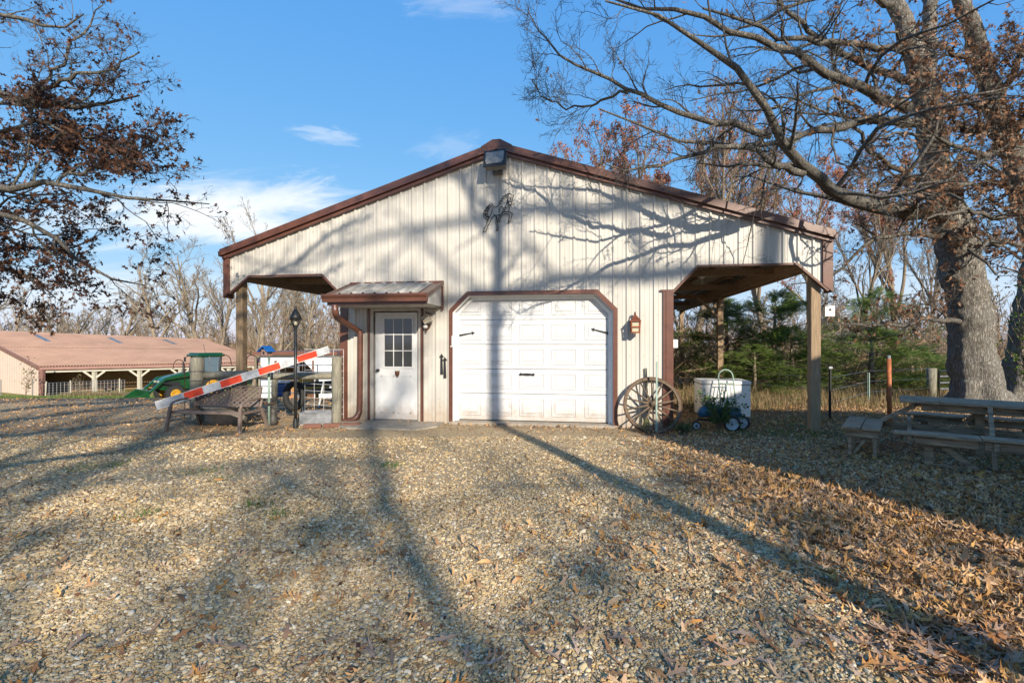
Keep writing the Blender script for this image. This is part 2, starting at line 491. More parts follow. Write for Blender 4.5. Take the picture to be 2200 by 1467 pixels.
M['leaf_brown'] = ramp_mat('dry_oak_leaf', [(.06, .028, .017), (.17, .085, .045), (.28, .15, .085), (.42, .26, .16), (.20, .09, .04), (.10, .05, .03)], 0.8, 0.25)
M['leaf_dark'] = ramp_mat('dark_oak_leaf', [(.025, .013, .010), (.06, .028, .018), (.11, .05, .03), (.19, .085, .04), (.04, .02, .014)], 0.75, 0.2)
M['leaf_red'] = ramp_mat('russet_leaf', [(.26, .08, .05), (.40, .16, .10), (.50, .24, .15), (.32, .13, .08)], 0.8, 0.3)
M['litter'] = ramp_mat('fallen_leaf', [(.44, .27, .15), (.17, .09, .045), (.54, .35, .19), (.44, .21, .055), (.32, .20, .12), (.62, .42, .25), (.52, .29, .08), (.22, .12, .07)], 0.8, 0.0)
M['leaf_single'] = ramp_mat('fallen_leaf_single', [(.30, .21, .155), (.38, .18, .055), (.33, .24, .18), (.24, .15, .10), (.33, .14, .04), (.40, .30, .23)], 0.75, 0.0, source='object')
M['cedar'] = ramp_mat('cedar_foliage', [(.05, .10, .025), (.08, .14, .03), (.12, .18, .04), (.06, .11, .025), (.17, .22, .05), (.045, .09, .024)], 0.8, 0.2)
M['cedar_light'] = ramp_mat('sun_toned_cedar_foliage', [(.05, .09, .02), (.10, .16, .03), (.17, .23, .04), (.07, .12, .025), (.22, .26, .06), (.04, .08, .02)], 0.8, 0.25)  # lighter copy of the cedar greens; a sunlit look put into the colour
M['shrub'] = ramp_mat('shrub_leaf', [(.02, .05, .015), (.05, .10, .03), (.08, .15, .04), (.03, .07, .02)], 0.7, 0.2)
M['grass'] = ramp_mat('grass_blade', [(.06, .12, .02), (.12, .2, .04), (.18, .22, .06), (.09, .15, .03)], 0.8, 0.2)
M['dry_grass'] = ramp_mat('dry_grass', [(.28, .19, .10), (.36, .26, .15), (.20, .14, .07), (.14, .16, .05), (.30, .19, .10)], 0.8, 0.2)
M['brush'] = ramp_mat('brush_twig', [(.22, .16, .11), (.33, .25, .18), (.28, .17, .09), (.16, .11, .08), (.36, .22, .12), (.24, .22, .12)], 0.9, 0.1)
M['pebble'] = ramp_mat('pebble', [(.40, .28, .13), (.55, .41, .22), (.31, .19, .08), (.65, .53, .34), (.47, .32, .13), (.34, .29, .22), (.58, .42, .19), (.24, .14, .065), (.72, .63, .46), (.50, .34, .155), (.30, .25, .19)], 0.65, 0, source='object')

# ---------------------------------------------------------------- the ground
def litter_density(X, Z):
    """dry leaves per place: thick on the right, along the walls and back left"""
    nz = 0.5 + 0.5 * np.sin(X * 1.7 + 1.3 * np.sin(Z * 1.1)) * np.sin(Z * 1.9 + X * .6)
    right = sstep(1.5, 2.5, X + 0.25 * np.sin(Z * 1.3)) * (0.55 + .45 * nz) * sstep(16, 12, Z)
    right = right * np.where(Z < 3.0, sstep(0.9, 2.9, Z) * .8 + .2, 1)
    left = sstep(-2.0, -4.2, X) * sstep(6.6, 8.2, Z) * 0.40 * (0.4 + .6 * nz)
    x, y = X * CS - Z * SN, X * SN + Z * CS - 8.6
    wall = np.exp(-((y + 0.12) / 0.22) ** 2) * (np.abs(x + .9) < 4) * 0.5
    wall = wall * np.where(x < -2.5, .5, 1)
    near = 0.03 * sstep(-2.6, 0.4, X) * sstep(5.0, 3.0, Z) + .02 * sstep(6, 4, Z)
    midr = 0.10 * sstep(0.0, 2.0, X) * nz
    under = 0.55 * (x > 1.5) * (y > -.9) * (x < 6)
    return np.clip(np.maximum.reduce([right, left, wall, under]) + near + midr, 0, 1)
def grass_density(X, Z):
    g = sstep(-11, -14, X + (Z - 28) * .35) * sstep(17, 22, Z) * .9
    g = np.maximum(g, sstep(30, 36, Z) * sstep(-2, -6, X))
    g = np.maximum(g, 0.30 * sstep(2.5, 4, X) * sstep(7.5, 9, Z))
    return np.clip(g, 0, 1)

def make_ground():
    a = np.concatenate([[-900, -500, -260, -150], np.arange(-100, -20, 4), np.arange(-20, 20, 0.5), np.arange(20, 100, 4), [100, 150, 260, 500, 900]])
    b = np.concatenate([[-300, -120, -60, -30, -16, -8], np.arange(-4, 18, 0.5), np.arange(18, 70, 2), [75, 90, 120, 170, 260, 420, 700, 1100]])
    XX, ZZ = np.meshgrid(a.astype(float), b.astype(float), indexing='ij')
    x = XX * CS - ZZ * SN; y = XX * SN + ZZ * CS - 8.6
    z = ground_z(x, y)
    bump = 0.018 * np.sin(x * .9 + 1.1 * np.sin(y * .7)) * np.sin(y * 1.3 + .5) * (np.abs(x) < 30)
    z = z + bump * (y < -.6) - 0.0
    V = np.stack([x, y, z], -1).reshape(-1, 3)
    n1, n2 = XX.shape
    i = np.arange(n1 - 1)[:, None] * n2; j = np.arange(n2 - 1)[None, :]
    Q = np.stack([i + j, i + n2 + j, i + n2 + j + 1, i + j + 1], -1).reshape(-1, 4)
    mb = MB(); mb.add(V, Q)
    o = mb.build('ground', None, smooth=True)
    me = o.data
    at = me.attributes.new('litter', 'FLOAT', 'POINT'); at.data.foreach_set('value', litter_density(XX, ZZ).ravel().astype(np.float32))
    at = me.attributes.new('grass', 'FLOAT', 'POINT'); at.data.foreach_set('value', grass_density(XX, ZZ).ravel().astype(np.float32))
    m = bpy.data.materials.new('gravel_ground'); m.use_nodes = True
    nt = m.node_tree; N = nt.nodes; L = nt.links; bs = N['Principled BSDF']; bs.inputs['Roughness'].default_value = 0.95
    bs.inputs['Specular IOR Level'].default_value = 0.2
    tcn = N.new('ShaderNodeTexCoord')
    def vor(feat, sc):
        v = N.new('ShaderNodeTexVoronoi'); v.feature = feat; v.inputs['Scale'].default_value = sc
        L.new(tcn.outputs['Object'], v.inputs['Vector']); return v
    v = vor('F1', 52); ve = vor('DISTANCE_TO_EDGE', 52)
    sep = N.new('ShaderNodeSeparateColor'); L.new(v.outputs['Color'], sep.inputs[0])
    r = N.new('ShaderNodeValToRGB'); e = r.color_ramp.elements
    cols = [(.34, .23, .11), (.50, .37, .21), (.60, .47, .29), (.38, .25, .12), (.54, .40, .22), (.40, .34, .26), (.64, .53, .36), (.43, .29, .14)]
    while len(e) < len(cols): e.new(.5)
    for k, cc in enumerate(cols):
        e[k].position = k / (len(cols) - 1.0); e[k].color = (*cc, 1)
    L.new(sep.outputs[0], r.inputs[0])
    ed = N.new('ShaderNodeMapRange'); ed.inputs[1].default_value = 0; ed.inputs[2].default_value = .12; ed.inputs[3].default_value = .35
    L.new(ve.outputs['Distance'], ed.inputs[0])
    g = N.new('ShaderNodeMixRGB'); g.blend_type = 'MULTIPLY'; g.inputs[0].default_value = 1
    L.new(r.outputs[0], g.inputs[1]); L.new(ed.outputs[0], g.inputs[2])
    # broad soil tone
    n0 = N.new('ShaderNodeTexNoise'); n0.inputs['Scale'].default_value = 0.9; n0.inputs['Detail'].default_value = 7; n0.inputs['Roughness'].default_value = .65
    L.new(tcn.outputs['Object'], n0.inputs['Vector'])
    so = N.new('ShaderNodeMixRGB'); so.inputs[2].default_value = (.33, .235, .135, 1)
    mr = N.new('ShaderNodeMapRange'); mr.inputs[1].default_value = .48; mr.inputs[2].default_value = .75; mr.inputs[4].default_value = .75
    L.new(n0.outputs[0], mr.inputs[0]); L.new(mr.outputs[0], so.inputs[0]); L.new(g.outputs[0], so.inputs[1])
    # leaf litter
    vl = vor('F1', 17); sl = N.new('ShaderNodeSeparateColor'); L.new(vl.outputs['Color'], sl.inputs[0])
    rl = N.new('ShaderNodeValToRGB'); e = rl.color_ramp.elements
    cols = [(.15, .085, .05), (.32, .20, .12), (.20, .11, .055), (.40, .27, .17), (.13, .085, .05)]
    while len(e) < len(cols): e.new(.5)
    for k, cc in enumerate(cols):
        e[k].position = k / (len(cols) - 1.0); e[k].color = (*cc, 1)
    L.new(sl.outputs[1], rl.inputs[0])
    al = N.new('ShaderNodeAttribute'); al.attribute_name = 'litter'
    n1 = N.new('ShaderNodeTexNoise'); n1.inputs['Scale'].default_value = 5; n1.inputs['Detail'].default_value = 5; L.new(tcn.outputs['Object'], n1.inputs['Vector'])
    def thresh(attr, nz, amp, lo, hi):
        a1 = N.new('ShaderNodeMath'); a1.operation = 'MULTIPLY_ADD'; L.new(nz.outputs[0], a1.inputs[0]); a1.inputs[1].default_value = amp
        L.new(attr.outputs['Fac'], a1.inputs[2])
        q = N.new('ShaderNodeMapRange'); q.inputs[1].default_value = lo; q.inputs[2].default_value = hi
        L.new(a1.outputs[0], q.inputs[0]); return q
    ml = thresh(al, n1, 1.2, .75, 1.25)
    x1 = N.new('ShaderNodeMixRGB'); L.new(ml.outputs[0], x1.inputs[0]); L.new(so.outputs[0], x1.inputs[1]); L.new(rl.outputs[0], x1.inputs[2])
    ag = N.new('ShaderNodeAttribute'); ag.attribute_name = 'grass'
    n3 = N.new('ShaderNodeTexNoise'); n3.inputs['Scale'].default_value = 1.3; n3.inputs['Detail'].default_value = 8; n3.inputs['Roughness'].default_value = .7; L.new(tcn.outputs['Object'], n3.inputs['Vector'])
    rg = N.new('ShaderNodeValToRGB'); e = rg.color_ramp.elements
    e[0].position = .35; e[0].color = (.10, .15, .03, 1); e[1].position = .65; e[1].color = (.34, .26, .10, 1)
    L.new(n3.outputs[0], rg.inputs[0])
    mg = thresh(ag, n1, 1.0, .7, 1.2)
    x2 = N.new('ShaderNodeMixRGB'); L.new(mg.outputs[0], x2.inputs[0]); L.new(x1.outputs[0], x2.inputs[1]); L.new(rg.outputs[0], x2.inputs[2])
    L.new(x2.outputs[0], bs.inputs['Base Color'])
    bp = N.new('ShaderNodeBump'); bp.inputs['Strength'].default_value = .8; bp.inputs['Distance'].default_value = .015
    L.new(ed.outputs[0], bp.inputs['Height'])
    bp2 = N.new('ShaderNodeBump'); bp2.inputs['Strength'].default_value = .5; bp2.inputs['Distance'].default_value = .05
    L.new(n1.outputs[0], bp2.inputs['Height']); L.new(bp.outputs[0], bp2.inputs['Normal'])
    L.new(bp2.outputs[0], bs.inputs['Normal'])
    me.materials.append(m)
    o['kind'] = 'structure'
make_ground()
s = MB()
s.prism([(-4.45, -.02), (-4.45, -.62), (-4.1, -.82), (-2.85, -.78), (-2.6, -.45), (-2.6, -.02)], -.08, .028, 'z')
tag(s.build('door_slab', M['concrete']), kind='structure')
s = MB(); s.lo(-2.5, .5, -.10, .30, -.1, .045, .01)
tag(s.build('garage_sill', M['concrete']), kind='structure')
s = MB(); s.lo(-4.6, 1.34, .25, 11.8, -.2, .02)
tag(s.build('barn_floor', M['concrete']), kind='structure')

# ---------------------------------------------------------------- the barn
XL, XR_, XC = -7.12, 3.93, -1.61
def ztop(x):
    return 5.05 - 0.319 * abs(x - XC)
barn = empty('barn', (XC, 0, 0), 'cream ribbed metal barn with brown trim, white garage door and two open porches', 'barn')
gx0, gx1, gtop, gch = -2.445, 0.445, 2.345, 0.30
dx0, dx1, dtop = -4.045, -3.045, 2.12
BR = [(-7.02, 2.46), (-6.57, 2.79), (-5.02, 2.79), (-4.62, 2.40), (-4.62, -.02), (dx0, -.02), (dx0, dtop), (dx1, dtop), (dx1, -.02),
      (gx0, -.02), (gx0, gtop - gch), (gx0 + gch, gtop), (gx1 - gch, gtop), (gx1, gtop - gch), (gx1, -.02),
      (1.42, -.02), (1.42, 2.36), (1.83, 2.79), (3.40, 2.79), (3.86, 2.36)]
def bottom(x, side):
    # side -1: value just right of x ; +1: just left of x
    xx = x + (1e-4 if side < 0 else -1e-4)
    for (a, za), (b, zb) in zip(BR[:-1], BR[1:]):
        if b - a > 1e-6 and a <= xx <= b:
            return za + (zb - za) * (xx - a) / (b - a)
    return BR[0][1] if xx < BR[0][0] else BR[-1][1]
RIBP = 0.2286
def rib_profile(x0, x1, phase=0.0):
    pts = set([round(x0, 5), round(x1, 5)])
    def h(x):
        t = (x - phase) / RIBP; f = (t - math.floor(t)) * RIBP
        d = min(f, RIBP - f)
        if d < .012: return .026
        if d < .030: return .026 * (.030 - d) / .018
        for c in (.076, .153):
            e = abs(f - c)
            if e < .006: return .005
            if e < .013: return .005 * (.013 - e) / .007
        return 0.0
    k0 = int(math.floor((x0 - phase) / RIBP)) - 1; k1 = int(math.ceil((x1 - phase) / RIBP)) + 1
    for k in range(k0, k1 + 1):
        b = phase + k * RIBP
        for o in (-.030, -.012, .012, .030, .063, .070, .082, .089, .140, .147, .159, .166):
            q = b + o
            if x0 < q < x1: pts.add(round(q, 5))
    return sorted(pts), h
def siding_panel(name, x0, x1, bot, top, y, parent, m, breaks=()):
    xs, h = rib_profile(x0, x1, XC)
    xs = sorted(set(xs) | set(round(b, 5) for b in breaks if x0 < b < x1))
    mb = MB()
    for a, b in zip(xs[:-1], xs[1:]):
        if b - a < 1e-6: continue
        za, zb = bot(a, -1), bot(b, 1); ta, tb = top(a), top(b)
        ya, yb = y - h(a), y - h(b)
        mb.add([(a, ya, za), (b, yb, zb), (b, yb, tb), (a, ya, ta)], [[0, 1, 2, 3]])
    return mb.build(name, m, parent)
PW = 4 * RIBP
k0 = math.floor((XL - XC) / PW); edges = [XC + k * PW for k in range(k0, -k0 + 1)]
edges = [e for e in edges if -7.02 + .05 < e < 3.86 - .05]
edges = [-7.02] + edges + [3.86]
brk = [b[0] for b in BR] + [XC]
for a, b in zip(edges[:-1], edges[1:]):
    # panels lap: each one ends half a rib into its neighbour
    siding_panel('siding_panel', a, b, bottom, lambda x: ztop(x) - .15, 0.0, barn, M['siding'], brk)
# screws along the girts
s = MB()
for z in (.45, 1.25, 1.95, 2.85, 3.6, 4.3):
    k = -24
    while k < 25:
        x = XC + k * RIBP + .045; k += 1
        if not (-6.95 < x < 3.8) or z > ztop(x) - .25 or z < bottom(x, -1) + .05: continue
        s.box((x, -.004, z), (.009, .008, .009))
tag(s.build('screw', M['grey_metal'], barn), kind='stuff')
# side, rear and inner walls
def wall_quad(name, p, q, z0, z1f, m, n=(0, 0, 0)):
    s = MB(); p = np.array(p, float); q = np.array(q, float); L = np.linalg.norm(q - p); d = (q - p) / L
    nrm = np.array([-d[1], d[0]])
    xs, h = rib_profile(0, L, 0)
    for a, b in zip(xs[:-1], xs[1:]):
        pa, pb = p + d * a + nrm * h(a), p + d * b + nrm * h(b)
        s.add([(pa[0], pa[1], z0), (pb[0], pb[1], z0), (pb[0], pb[1], z1f(b / L)), (pa[0], pa[1], z1f(a / L))], [[0, 1, 2, 3]])
    return s.build(name, m, barn)
wall_quad('side_wall', (-4.56, 12.0), (-4.56, .05), -.3, lambda t: ztop(-4.56) - .2, M['siding'])
wall_quad('side_wall', (1.36, .05), (1.36, 12.0), 0, lambda t: ztop(1.36) - .2, M['siding'])
wall_quad('rear_wall', (-4.56, 12.0), (1.36, 12.0), -.3, lambda t: ztop(-4.56 + t * 5.92) - .2, M['siding'])
for sx, x in ((-1, -7.05), (1, 3.87)):
    wall_quad('eave_strip', (x, 12.0 if sx < 0 else .05), (x, .05 if sx < 0 else 12.0), 2.98, lambda t: ztop(x) - .12, M['siding'])
for x0, x1 in ((-7.02, -4.62), (1.42, 3.86)):
    wall_quad('porch_rear_wall', (x0, 12.0), (x1, 12.0), 2.79, lambda t, a=x0, b=x1: ztop(a + t * (b - a)) - .15, M['siding'])
# roof panels, two slopes
sl = math.atan(.319); Lr = (XR_ - XC) / math.cos(sl)
def roof_mesh(side, liner=False):
    s = MB(); w = PW
    xs = [0.0]
    for k in range(4):
        b = RIBP * (k + .5); xs += [b - .03, b - .012, b + .012, b + .03]
    xs.append(w)
    def hh(x):
        for k in range(4):
            if abs(x - RIBP * (k + .5)) < .02: return .02
        return 0.0
    for a, b in zip(xs[:-1], xs[1:]):
        for off, fl in (((0, False),) if not liner else ((-.012, True),)):
            V = []
            for (yy, t) in ((a, 0), (b, 0), (b, 1), (a, 1)):
                z = hh(yy) + off
                V.append((side * t * Lr * math.cos(sl), yy, -t * Lr * math.sin(sl) + z))
            s.add(V, [[0, 1, 2, 3]] if fl == (side > 0) else [[3, 2, 1, 0]])
    return s.mesh('roof_panel' if not liner else 'roof_liner', M['siding_in'] if liner else M['roof'])
for side in (-1, 1):
    me = roof_mesh(side)
    for k in range(13):
        o = bpy.data.objects.new('roof_panel', me); C.objects.link(o); o.parent = barn
        o.location = (0, -.06 + k * PW, 5.04)
    me = roof_mesh(side, True)
    for k in range(13):
        o = bpy.data.objects.new('roof_liner', me); C.objects.link(o); o.parent = barn
        o.location = (0, -.06 + k * PW, 5.04)
s = MB(); s.prism([(XC - .28, 4.985), (XC - .07, 5.10), (XC + .07, 5.10), (XC + .28, 4.985), (XC + .28, 4.965), (XC - .28, 4.965)], -.13, 12.0)
s.build('ridge_cap', M['brown'], barn)
for side, xe in ((-1, XL - .01), (1, XR_ + .0)):
    nm = 'rake_trim'
    s = MB(); s.prism([(xe, ztop(xe) + .012), (XC, 5.062), (XC, 4.935), (xe, ztop(xe) - .115)][::side], -.125, -.06)
    s.build(nm, M['brown'], barn)
    s = MB(); s.prism([(xe + side * -.02, ztop(xe) - .118), (XC, 4.933), (XC, 4.875), (xe + side * -.02, ztop(xe) - .175)][::side], -.075, -.022)
    s.build('lower_rake_trim', M['brown'], barn)
    s = MB(); s.lo(min(xe, xe - side * .03), max(xe, xe - side * .03), -.055, 12.0, ztop(xe) - .17, ztop(xe) - .01)
    s.build('eave_trim', M['brown'], barn)
    s = MB(); s.prism([(xe, ztop(xe) - .02), (xe + side * .05, ztop(xe) - .02), (xe + side * .04, ztop(xe) - .12), (xe, ztop(xe) - .12)], -.10, 12.0)
    s.build('gutter', M['brown'], barn)
# corner trims of the porches (brown) hanging down to a point
s = MB(); s.prism([(-7.11, ztop(-7.11) - .13), (-6.99, ztop(-6.99) - .13), (-6.99, 2.47), (-7.11, 2.36)], -.045, .0); s.lo(-7.115, -7.07, -.0, .20, 2.36, ztop(-7.1) - .2)
s.build('corner_trim', M['brown'], barn)
s = MB(); s.prism([(3.78, ztop(3.78) - .13), (3.93, ztop(3.93) - .13), (3.93, 2.30), (3.78, 2.43)], -.045, .0); s.lo(3.89, 3.935, .0, .20, 2.30, ztop(3.93) - .2)
s.build('corner_trim', M['brown'], barn)
def trim_run(name, pts, w, y0, y1, m=None, parent=None):
    """flat trim strip mitred along a polyline in the facade plane"""
    pts = [np.array(p, float) for p in pts]; n = len(pts); L = []; R = []
    for i, p in enumerate(pts):
        d0 = (p - pts[i - 1]) if i > 0 else (pts[1] - p); d1 = (pts[i + 1] - p) if i < n - 1 else d0
        d0 = d0 / np.linalg.norm(d0); d1 = d1 / np.linalg.norm(d1)
        n0 = np.array([-d0[1], d0[0]]); n1 = np.array([-d1[1], d1[0]]); b = n0 + n1; b /= np.linalg.norm(b)
        k = w / max(.3, np.dot(b, n0)); L.append(p); R.append(p + b * k)
    s = MB()
    for i in range(n - 1):
        s.prism([L[i], L[i + 1], R[i + 1], R[i]], y0, y1)
    return s.build(name, m or M['brown'], parent or barn)
e = .002
trim_run('opening_trim', [(-7.0, 2.46), (-6.57, 2.79 + e), (-5.02, 2.79 + e), (-4.62, 2.40)], -.035, -.035, .06)
trim_run('opening_trim', [(1.40, 2.36), (1.43, 2.36), (1.83, 2.79 + e), (3.40, 2.79 + e), (3.88, 2.34)], -.035, -.036, .06)
s = MB(); s.lo(1.22, 1.44, -.04, -.022, 2.355, 2.385); s.build('trim_cap', M['brown'], barn)
# wall corner trims
s = MB(); s.lo(-4.645, -4.50, -.028, .0, -.02, 2.42); s.lo(-4.65, -4.62, 0, .14, -.02, 2.42); s.lo(-4.515, -4.495, -.036, -.028, -.02, 2.42); s.build('corner_trim', M['brown'], barn)
s = MB(); s.lo(1.27, 1.32, -.030, .0, -.02, 2.355); s.lo(1.32, 1.44, -.040, .0, -.02, 2.355); s.lo(1.40, 1.44, .0, .14, -.02, 2.355); s.build('corner_trim', M['brown'], barn)
# garage opening: trim, jambs, door sections
oct_ = [(gx0, -.02), (gx0, gtop - gch), (gx0 + gch, gtop), (gx1 - gch, gtop), (gx1, gtop - gch), (gx1, -.02)]
trim_run('garage_trim', oct_, .062, -.045, -.0)
trim_run('garage_trim_lip', [(x + (.012 if x < -1 else -.012), z - (.012 if z > 0 else 0)) for x, z in oct_], .018, -.058, -.0451)
trim_run('garage_jamb', oct_, -.03, -.02, .20, M['white'])
trim_run('garage_stop', [(x + (.03 if x < -1 else -.03), z - (.03 if z > 0 else 0)) for x, z in oct_], -.055, .10, .15, M['white'])
zs = [.055, .545, .995, 1.446, 1.90, 2.345]
cols = [F(a, 700, .16)[0] for a in (982, 1035, 1047, 1101, 1117, 1170, 1186, 1239, 1257, 1308)]
for r in range(5):
    s = MB()
    z0, z1 = zs[r] + .004, zs[r + 1] - .004
    if r < 4:
        s.lo(gx0 + .01, gx1 - .01, .155, .20, z0, z1, .004)
    else:
        s.prism([(gx0 + .01, z0), (gx1 - .01, z0), (gx1 - .01, gtop - gch), (gx1 - gch, gtop), (gx0 + gch, gtop), (gx0 + .01, gtop - gch)], .155, .20)
    sec = s.build('door_section', M['white_door'], barn)
    for c in range(5):
        a, b = cols[2 * c], cols[2 * c + 1]
        za, zb = z0 + .085, z1 - .075
        p = MB()
        for k, (ins, dp) in enumerate(((0, .014), (.035, .009), (.06, .012))):
            A, B, Z0, Z1 = a + ins, b - ins, za + ins, zb - ins
            if k < 2:   # moulding rings
                w = .014
                for (u0, u1, v0, v1) in ((A, B, Z0, Z0 + w), (A, B, Z1 - w, Z1), (A, A + w, Z0 + w, Z1 - w), (B - w, B, Z0 + w, Z1 - w)):
                    p.lo(u0, u1, .155 - dp, .1552, v0, v1)
            else:
                p.prism([(A, Z0), (B, Z0), (B, Z1), (A, Z1)], .155 - .013, .1554)
        if r == 4 and c in (0, 4):
            V = np.concatenate(p.v)
        p.build('raised_panel', M['white_door'], sec)
def strap(name, p0, p1, y, w=.045, m='black', parent=barn, double=False):
    """iron strap with a spear tip at p1 (and at p0 when double)"""
    p0, p1 = np.array(p0, float), np.array(p1, float); d = p1 - p0; L = np.linalg.norm(d); d /= L; n = np.array([-d[1], d[0]])
    prof = [(0, w / 2), (L - .07, w * .30), (L - .065, w * .32), (L - .06, w * .9), (L - .035, w * .45), (L, 0)]
    if double:
        prof = [(0, 0), (.035, w * .6), (.05, w * .3), (L / 2, w * .45), (L - .05, w * .3), (L - .035, w * .6), (L, 0)]
    pts = [p0 + d * a + n * b for a, b in prof] + [p0 + d * a - n * b for a, b in prof[::-1] if b > 0 or a == 0]
    s = MB(); s.prism(pts, y - .012, y); return s.build(name, M[m], parent) if parent is not None else s.build(name, M[m])
strap('strap_hinge', F(977, 722, .15)[[0, 2]], F(1021, 714, .15)[[0, 2]], .149, .042)
strap('strap_hinge', F(1316, 718, .10)[[0, 2]], F(1269, 706, .15)[[0, 2]], .149, .046)
strap('door_handle', F(1115, 803, .15)[[0, 2]], F(1150, 804, .15)[[0, 2]], .140, .05, double=True)
s = MB(); s.lo(gx0 + .0, gx0 + .035, -.075, -.045, 1.42, 1.60); s.lo(gx0 - .03, gx0 + .02, -.06, -.045, 1.40, 1.42); s.build('door_latch', M['white'], barn)
# entry door
fr = [(dx0, -.02), (dx0, dtop), (dx1, dtop), (dx1, -.02)]
trim_run('door_trim', fr, .035, -.045, 0)
trim_run('door_casing', fr, -.055, -.02, .08, M['siding'])
s = MB(); L0, L1 = dx0 + .085, dx1 - .085
s.lo(L0, L1, .018, .062, .045, 2.045, .004)
door = s.build('door', M['white_door'], barn)
for z0, z1 in ((.16, .86),):
    for a, b in ((L0 + .12, L0 + .38), (L1 - .38, L1 - .12)):
        p = MB()
        for (u0, u1, v0, v1) in ((a, b, z0, z0 + .018), (a, b, z1 - .018, z1), (a, a + .018, z0, z1), (b - .018, b, z0, z1)):
            p.lo(u0, u1, .012, .0185, v0, v1)
        p.build('door_moulding', M['white_door'], door)
wx0, wx1 = F(826, 700)[0] , F(885, 700)[0]
wz0, wz1 = F(850, 787)[2], F(850, 684)[2]
fw = MB()
for (a, b, c, d) in ((wx0 - .03, wx1 + .03, wz0 - .03, wz0), (wx0 - .03, wx1 + .03, wz1, wz1 + .03), (wx0 - .03, wx0, wz0, wz1), (wx1, wx1 + .03, wz0, wz1)):
    fw.lo(a, b, .0, .0178, c, d)
cw, chh = (wx1 - wx0 - .028) / 3, (wz1 - wz0 - .028) / 3
for k in (1, 2):
    x = wx0 + k * cw + (k - 1) * .014; fw.lo(x, x + .014, .004, .0178, wz0, wz1)
    z = wz0 + k * chh + (k - 1) * .014; fw.lo(wx0, wx1, .0035, .0175, z, z + .014)
fw.build('window_frame', M['white_door'], door)
for i in range(3):
    for j in range(3):
        p = MB(); x = wx0 + i * (cw + .014); z = wz0 + j * (chh + .014)
        p.lo(x, x + cw, .012, .0165, z, z + chh); p.build('window_pane', M['glass'], door)
s = MB(); s.lathe([(0, -.06), (.022, -.055), (.028, -.035), (.012, -.02), (.012, 0), (.03, 0), (.03, .012), (0, .012)], (L0 + .06, .01, F(811, 795)[2]), 12, (0, 1, 0)); s.build('door_knob', M['black'], door, True)
s = MB(); hx, hz = F(853, 802)[0], F(853, 802)[2]
s.prism([(hx + a * .045, hz + b * .07) for a, b in ((-.9, .9), (-.6, .6), (0, .75), (.6, .6), (.9, .95), (.95, .0), (.6, -.6), (0, -1.1), (-.6, -.6), (-.95, 0))], .0, .017)
s.lathe([(0, -.022), (.018, -.016), (.024, 0)], (hx, .0, hz), 10, (0, 1, 0)); s.build('horse_head_knocker', M['rust'], door)
s = MB(); s.lo(L0 - .03, L1 + .03, -.04, .10, .0285, .05, .004); s.build('threshold', M['grey_metal'], barn)

# awning over the entry door
ax0, ax1, ay = -4.41, -2.64, -.90
zw, zf = 2.56, 2.29
aw = MB()
aw.lo(ax0 - .02, ax1 + .03, -.06, -.022, zw - .02, zw + .05)                     # wall flashing
aw.prism([(-.03, zw + .04), (ay, zf + .02), (ay, zf - .05), (-.03, zw - .03)], ax0 - .03, ax0 + .01, 'x')
aw.prism([(-.03, zw + .04), (ay, zf + .02), (ay, zf - .05), (-.03, zw - .03)], ax1 - .01, ax1 + .03, 'x')
aw.prism([(ay, zf + .01), (-.03, zw + .03), (-.03, zw + .012), (ay, zf - .005)], ax0 + .01, ax0 + .16, 'x')
aw.prism([(ay, zf + .01), (-.03, zw + .03), (-.03, zw + .012), (ay, zf - .005)], ax1 - .16, ax1 - .01, 'x')
aw.prism([(ay, zf - .02), (ay + .05, zf - .02), (ay + .05, 2.12), (ay, 2.12)], ax0, ax1, 'x')
aw.lo(ax1 - .005, ax1 + .028, -.07, -.025, 2.08, zw)
awning = aw.build('awning', M['brown'], barn)
s = MB(); n = 7
for k in range(n):
    w = (ax1 - ax0 - .30) / n; x = ax0 + .15 + k * w
    xs = [x, x + w * .30, x + w * .40, x + w * .5, x + w * .6, x + w]
    hs_ = [0, 0, .025, .025, 0, 0]
    for q in range(5):
        s.add([(xs[q], ay - .03, zf + .012 + hs_[q]), (xs[q + 1], ay - .03, zf + .012 + hs_[q + 1]), (xs[q + 1], -.04, zw + .032 + hs_[q + 1]), (xs[q], -.04, zw + .032 + hs_[q])], [[0, 1, 2, 3]])
s.build('awning_sheet', M['awning_top'], awning)
s = MB()
for k in range(9):
    x0 = ax0 + .01 + k * .1944; x1 = min(x0 + .15, ax1 - .02)
    s.lo(x0, x1, ay + .06, -.03, 2.115, 2.125); s.lo(x1, min(x1 + .0444, ax1 - .02), ay + .06, -.03, 2.13, 2.14)
s.build('soffit', M['siding'], awning)
for x in (ax1 - .02, ax0 + .005):
    s = MB(); s.prism([(-.04, zw - .03), (ay + .06, zf - .05), (ay + .06, 2.14), (-.04, 2.14)], x, x + .018, 'x'); s.build('awning_side', M['siding'], awning)
s = MB()
g = [(ay - .005, zf - .005), (ay - .11, zf - .0), (ay - .115, zf - .03), (ay - .085, zf - .07), (ay - .08, zf - .125), (ay - .005, zf - .125)]
s.prism([(a, b) for a, b in g], ax0 - .05, ax1 + .03, 'x')
s.prism([(ay - .10, zf + .008), (ay - .125, zf + .008), (ay - .125, zf - .022), (ay - .10, zf - .022)], ax0 - .05, ax1 + .03, 'x')
s.build('gutter', M['brown'], awning)
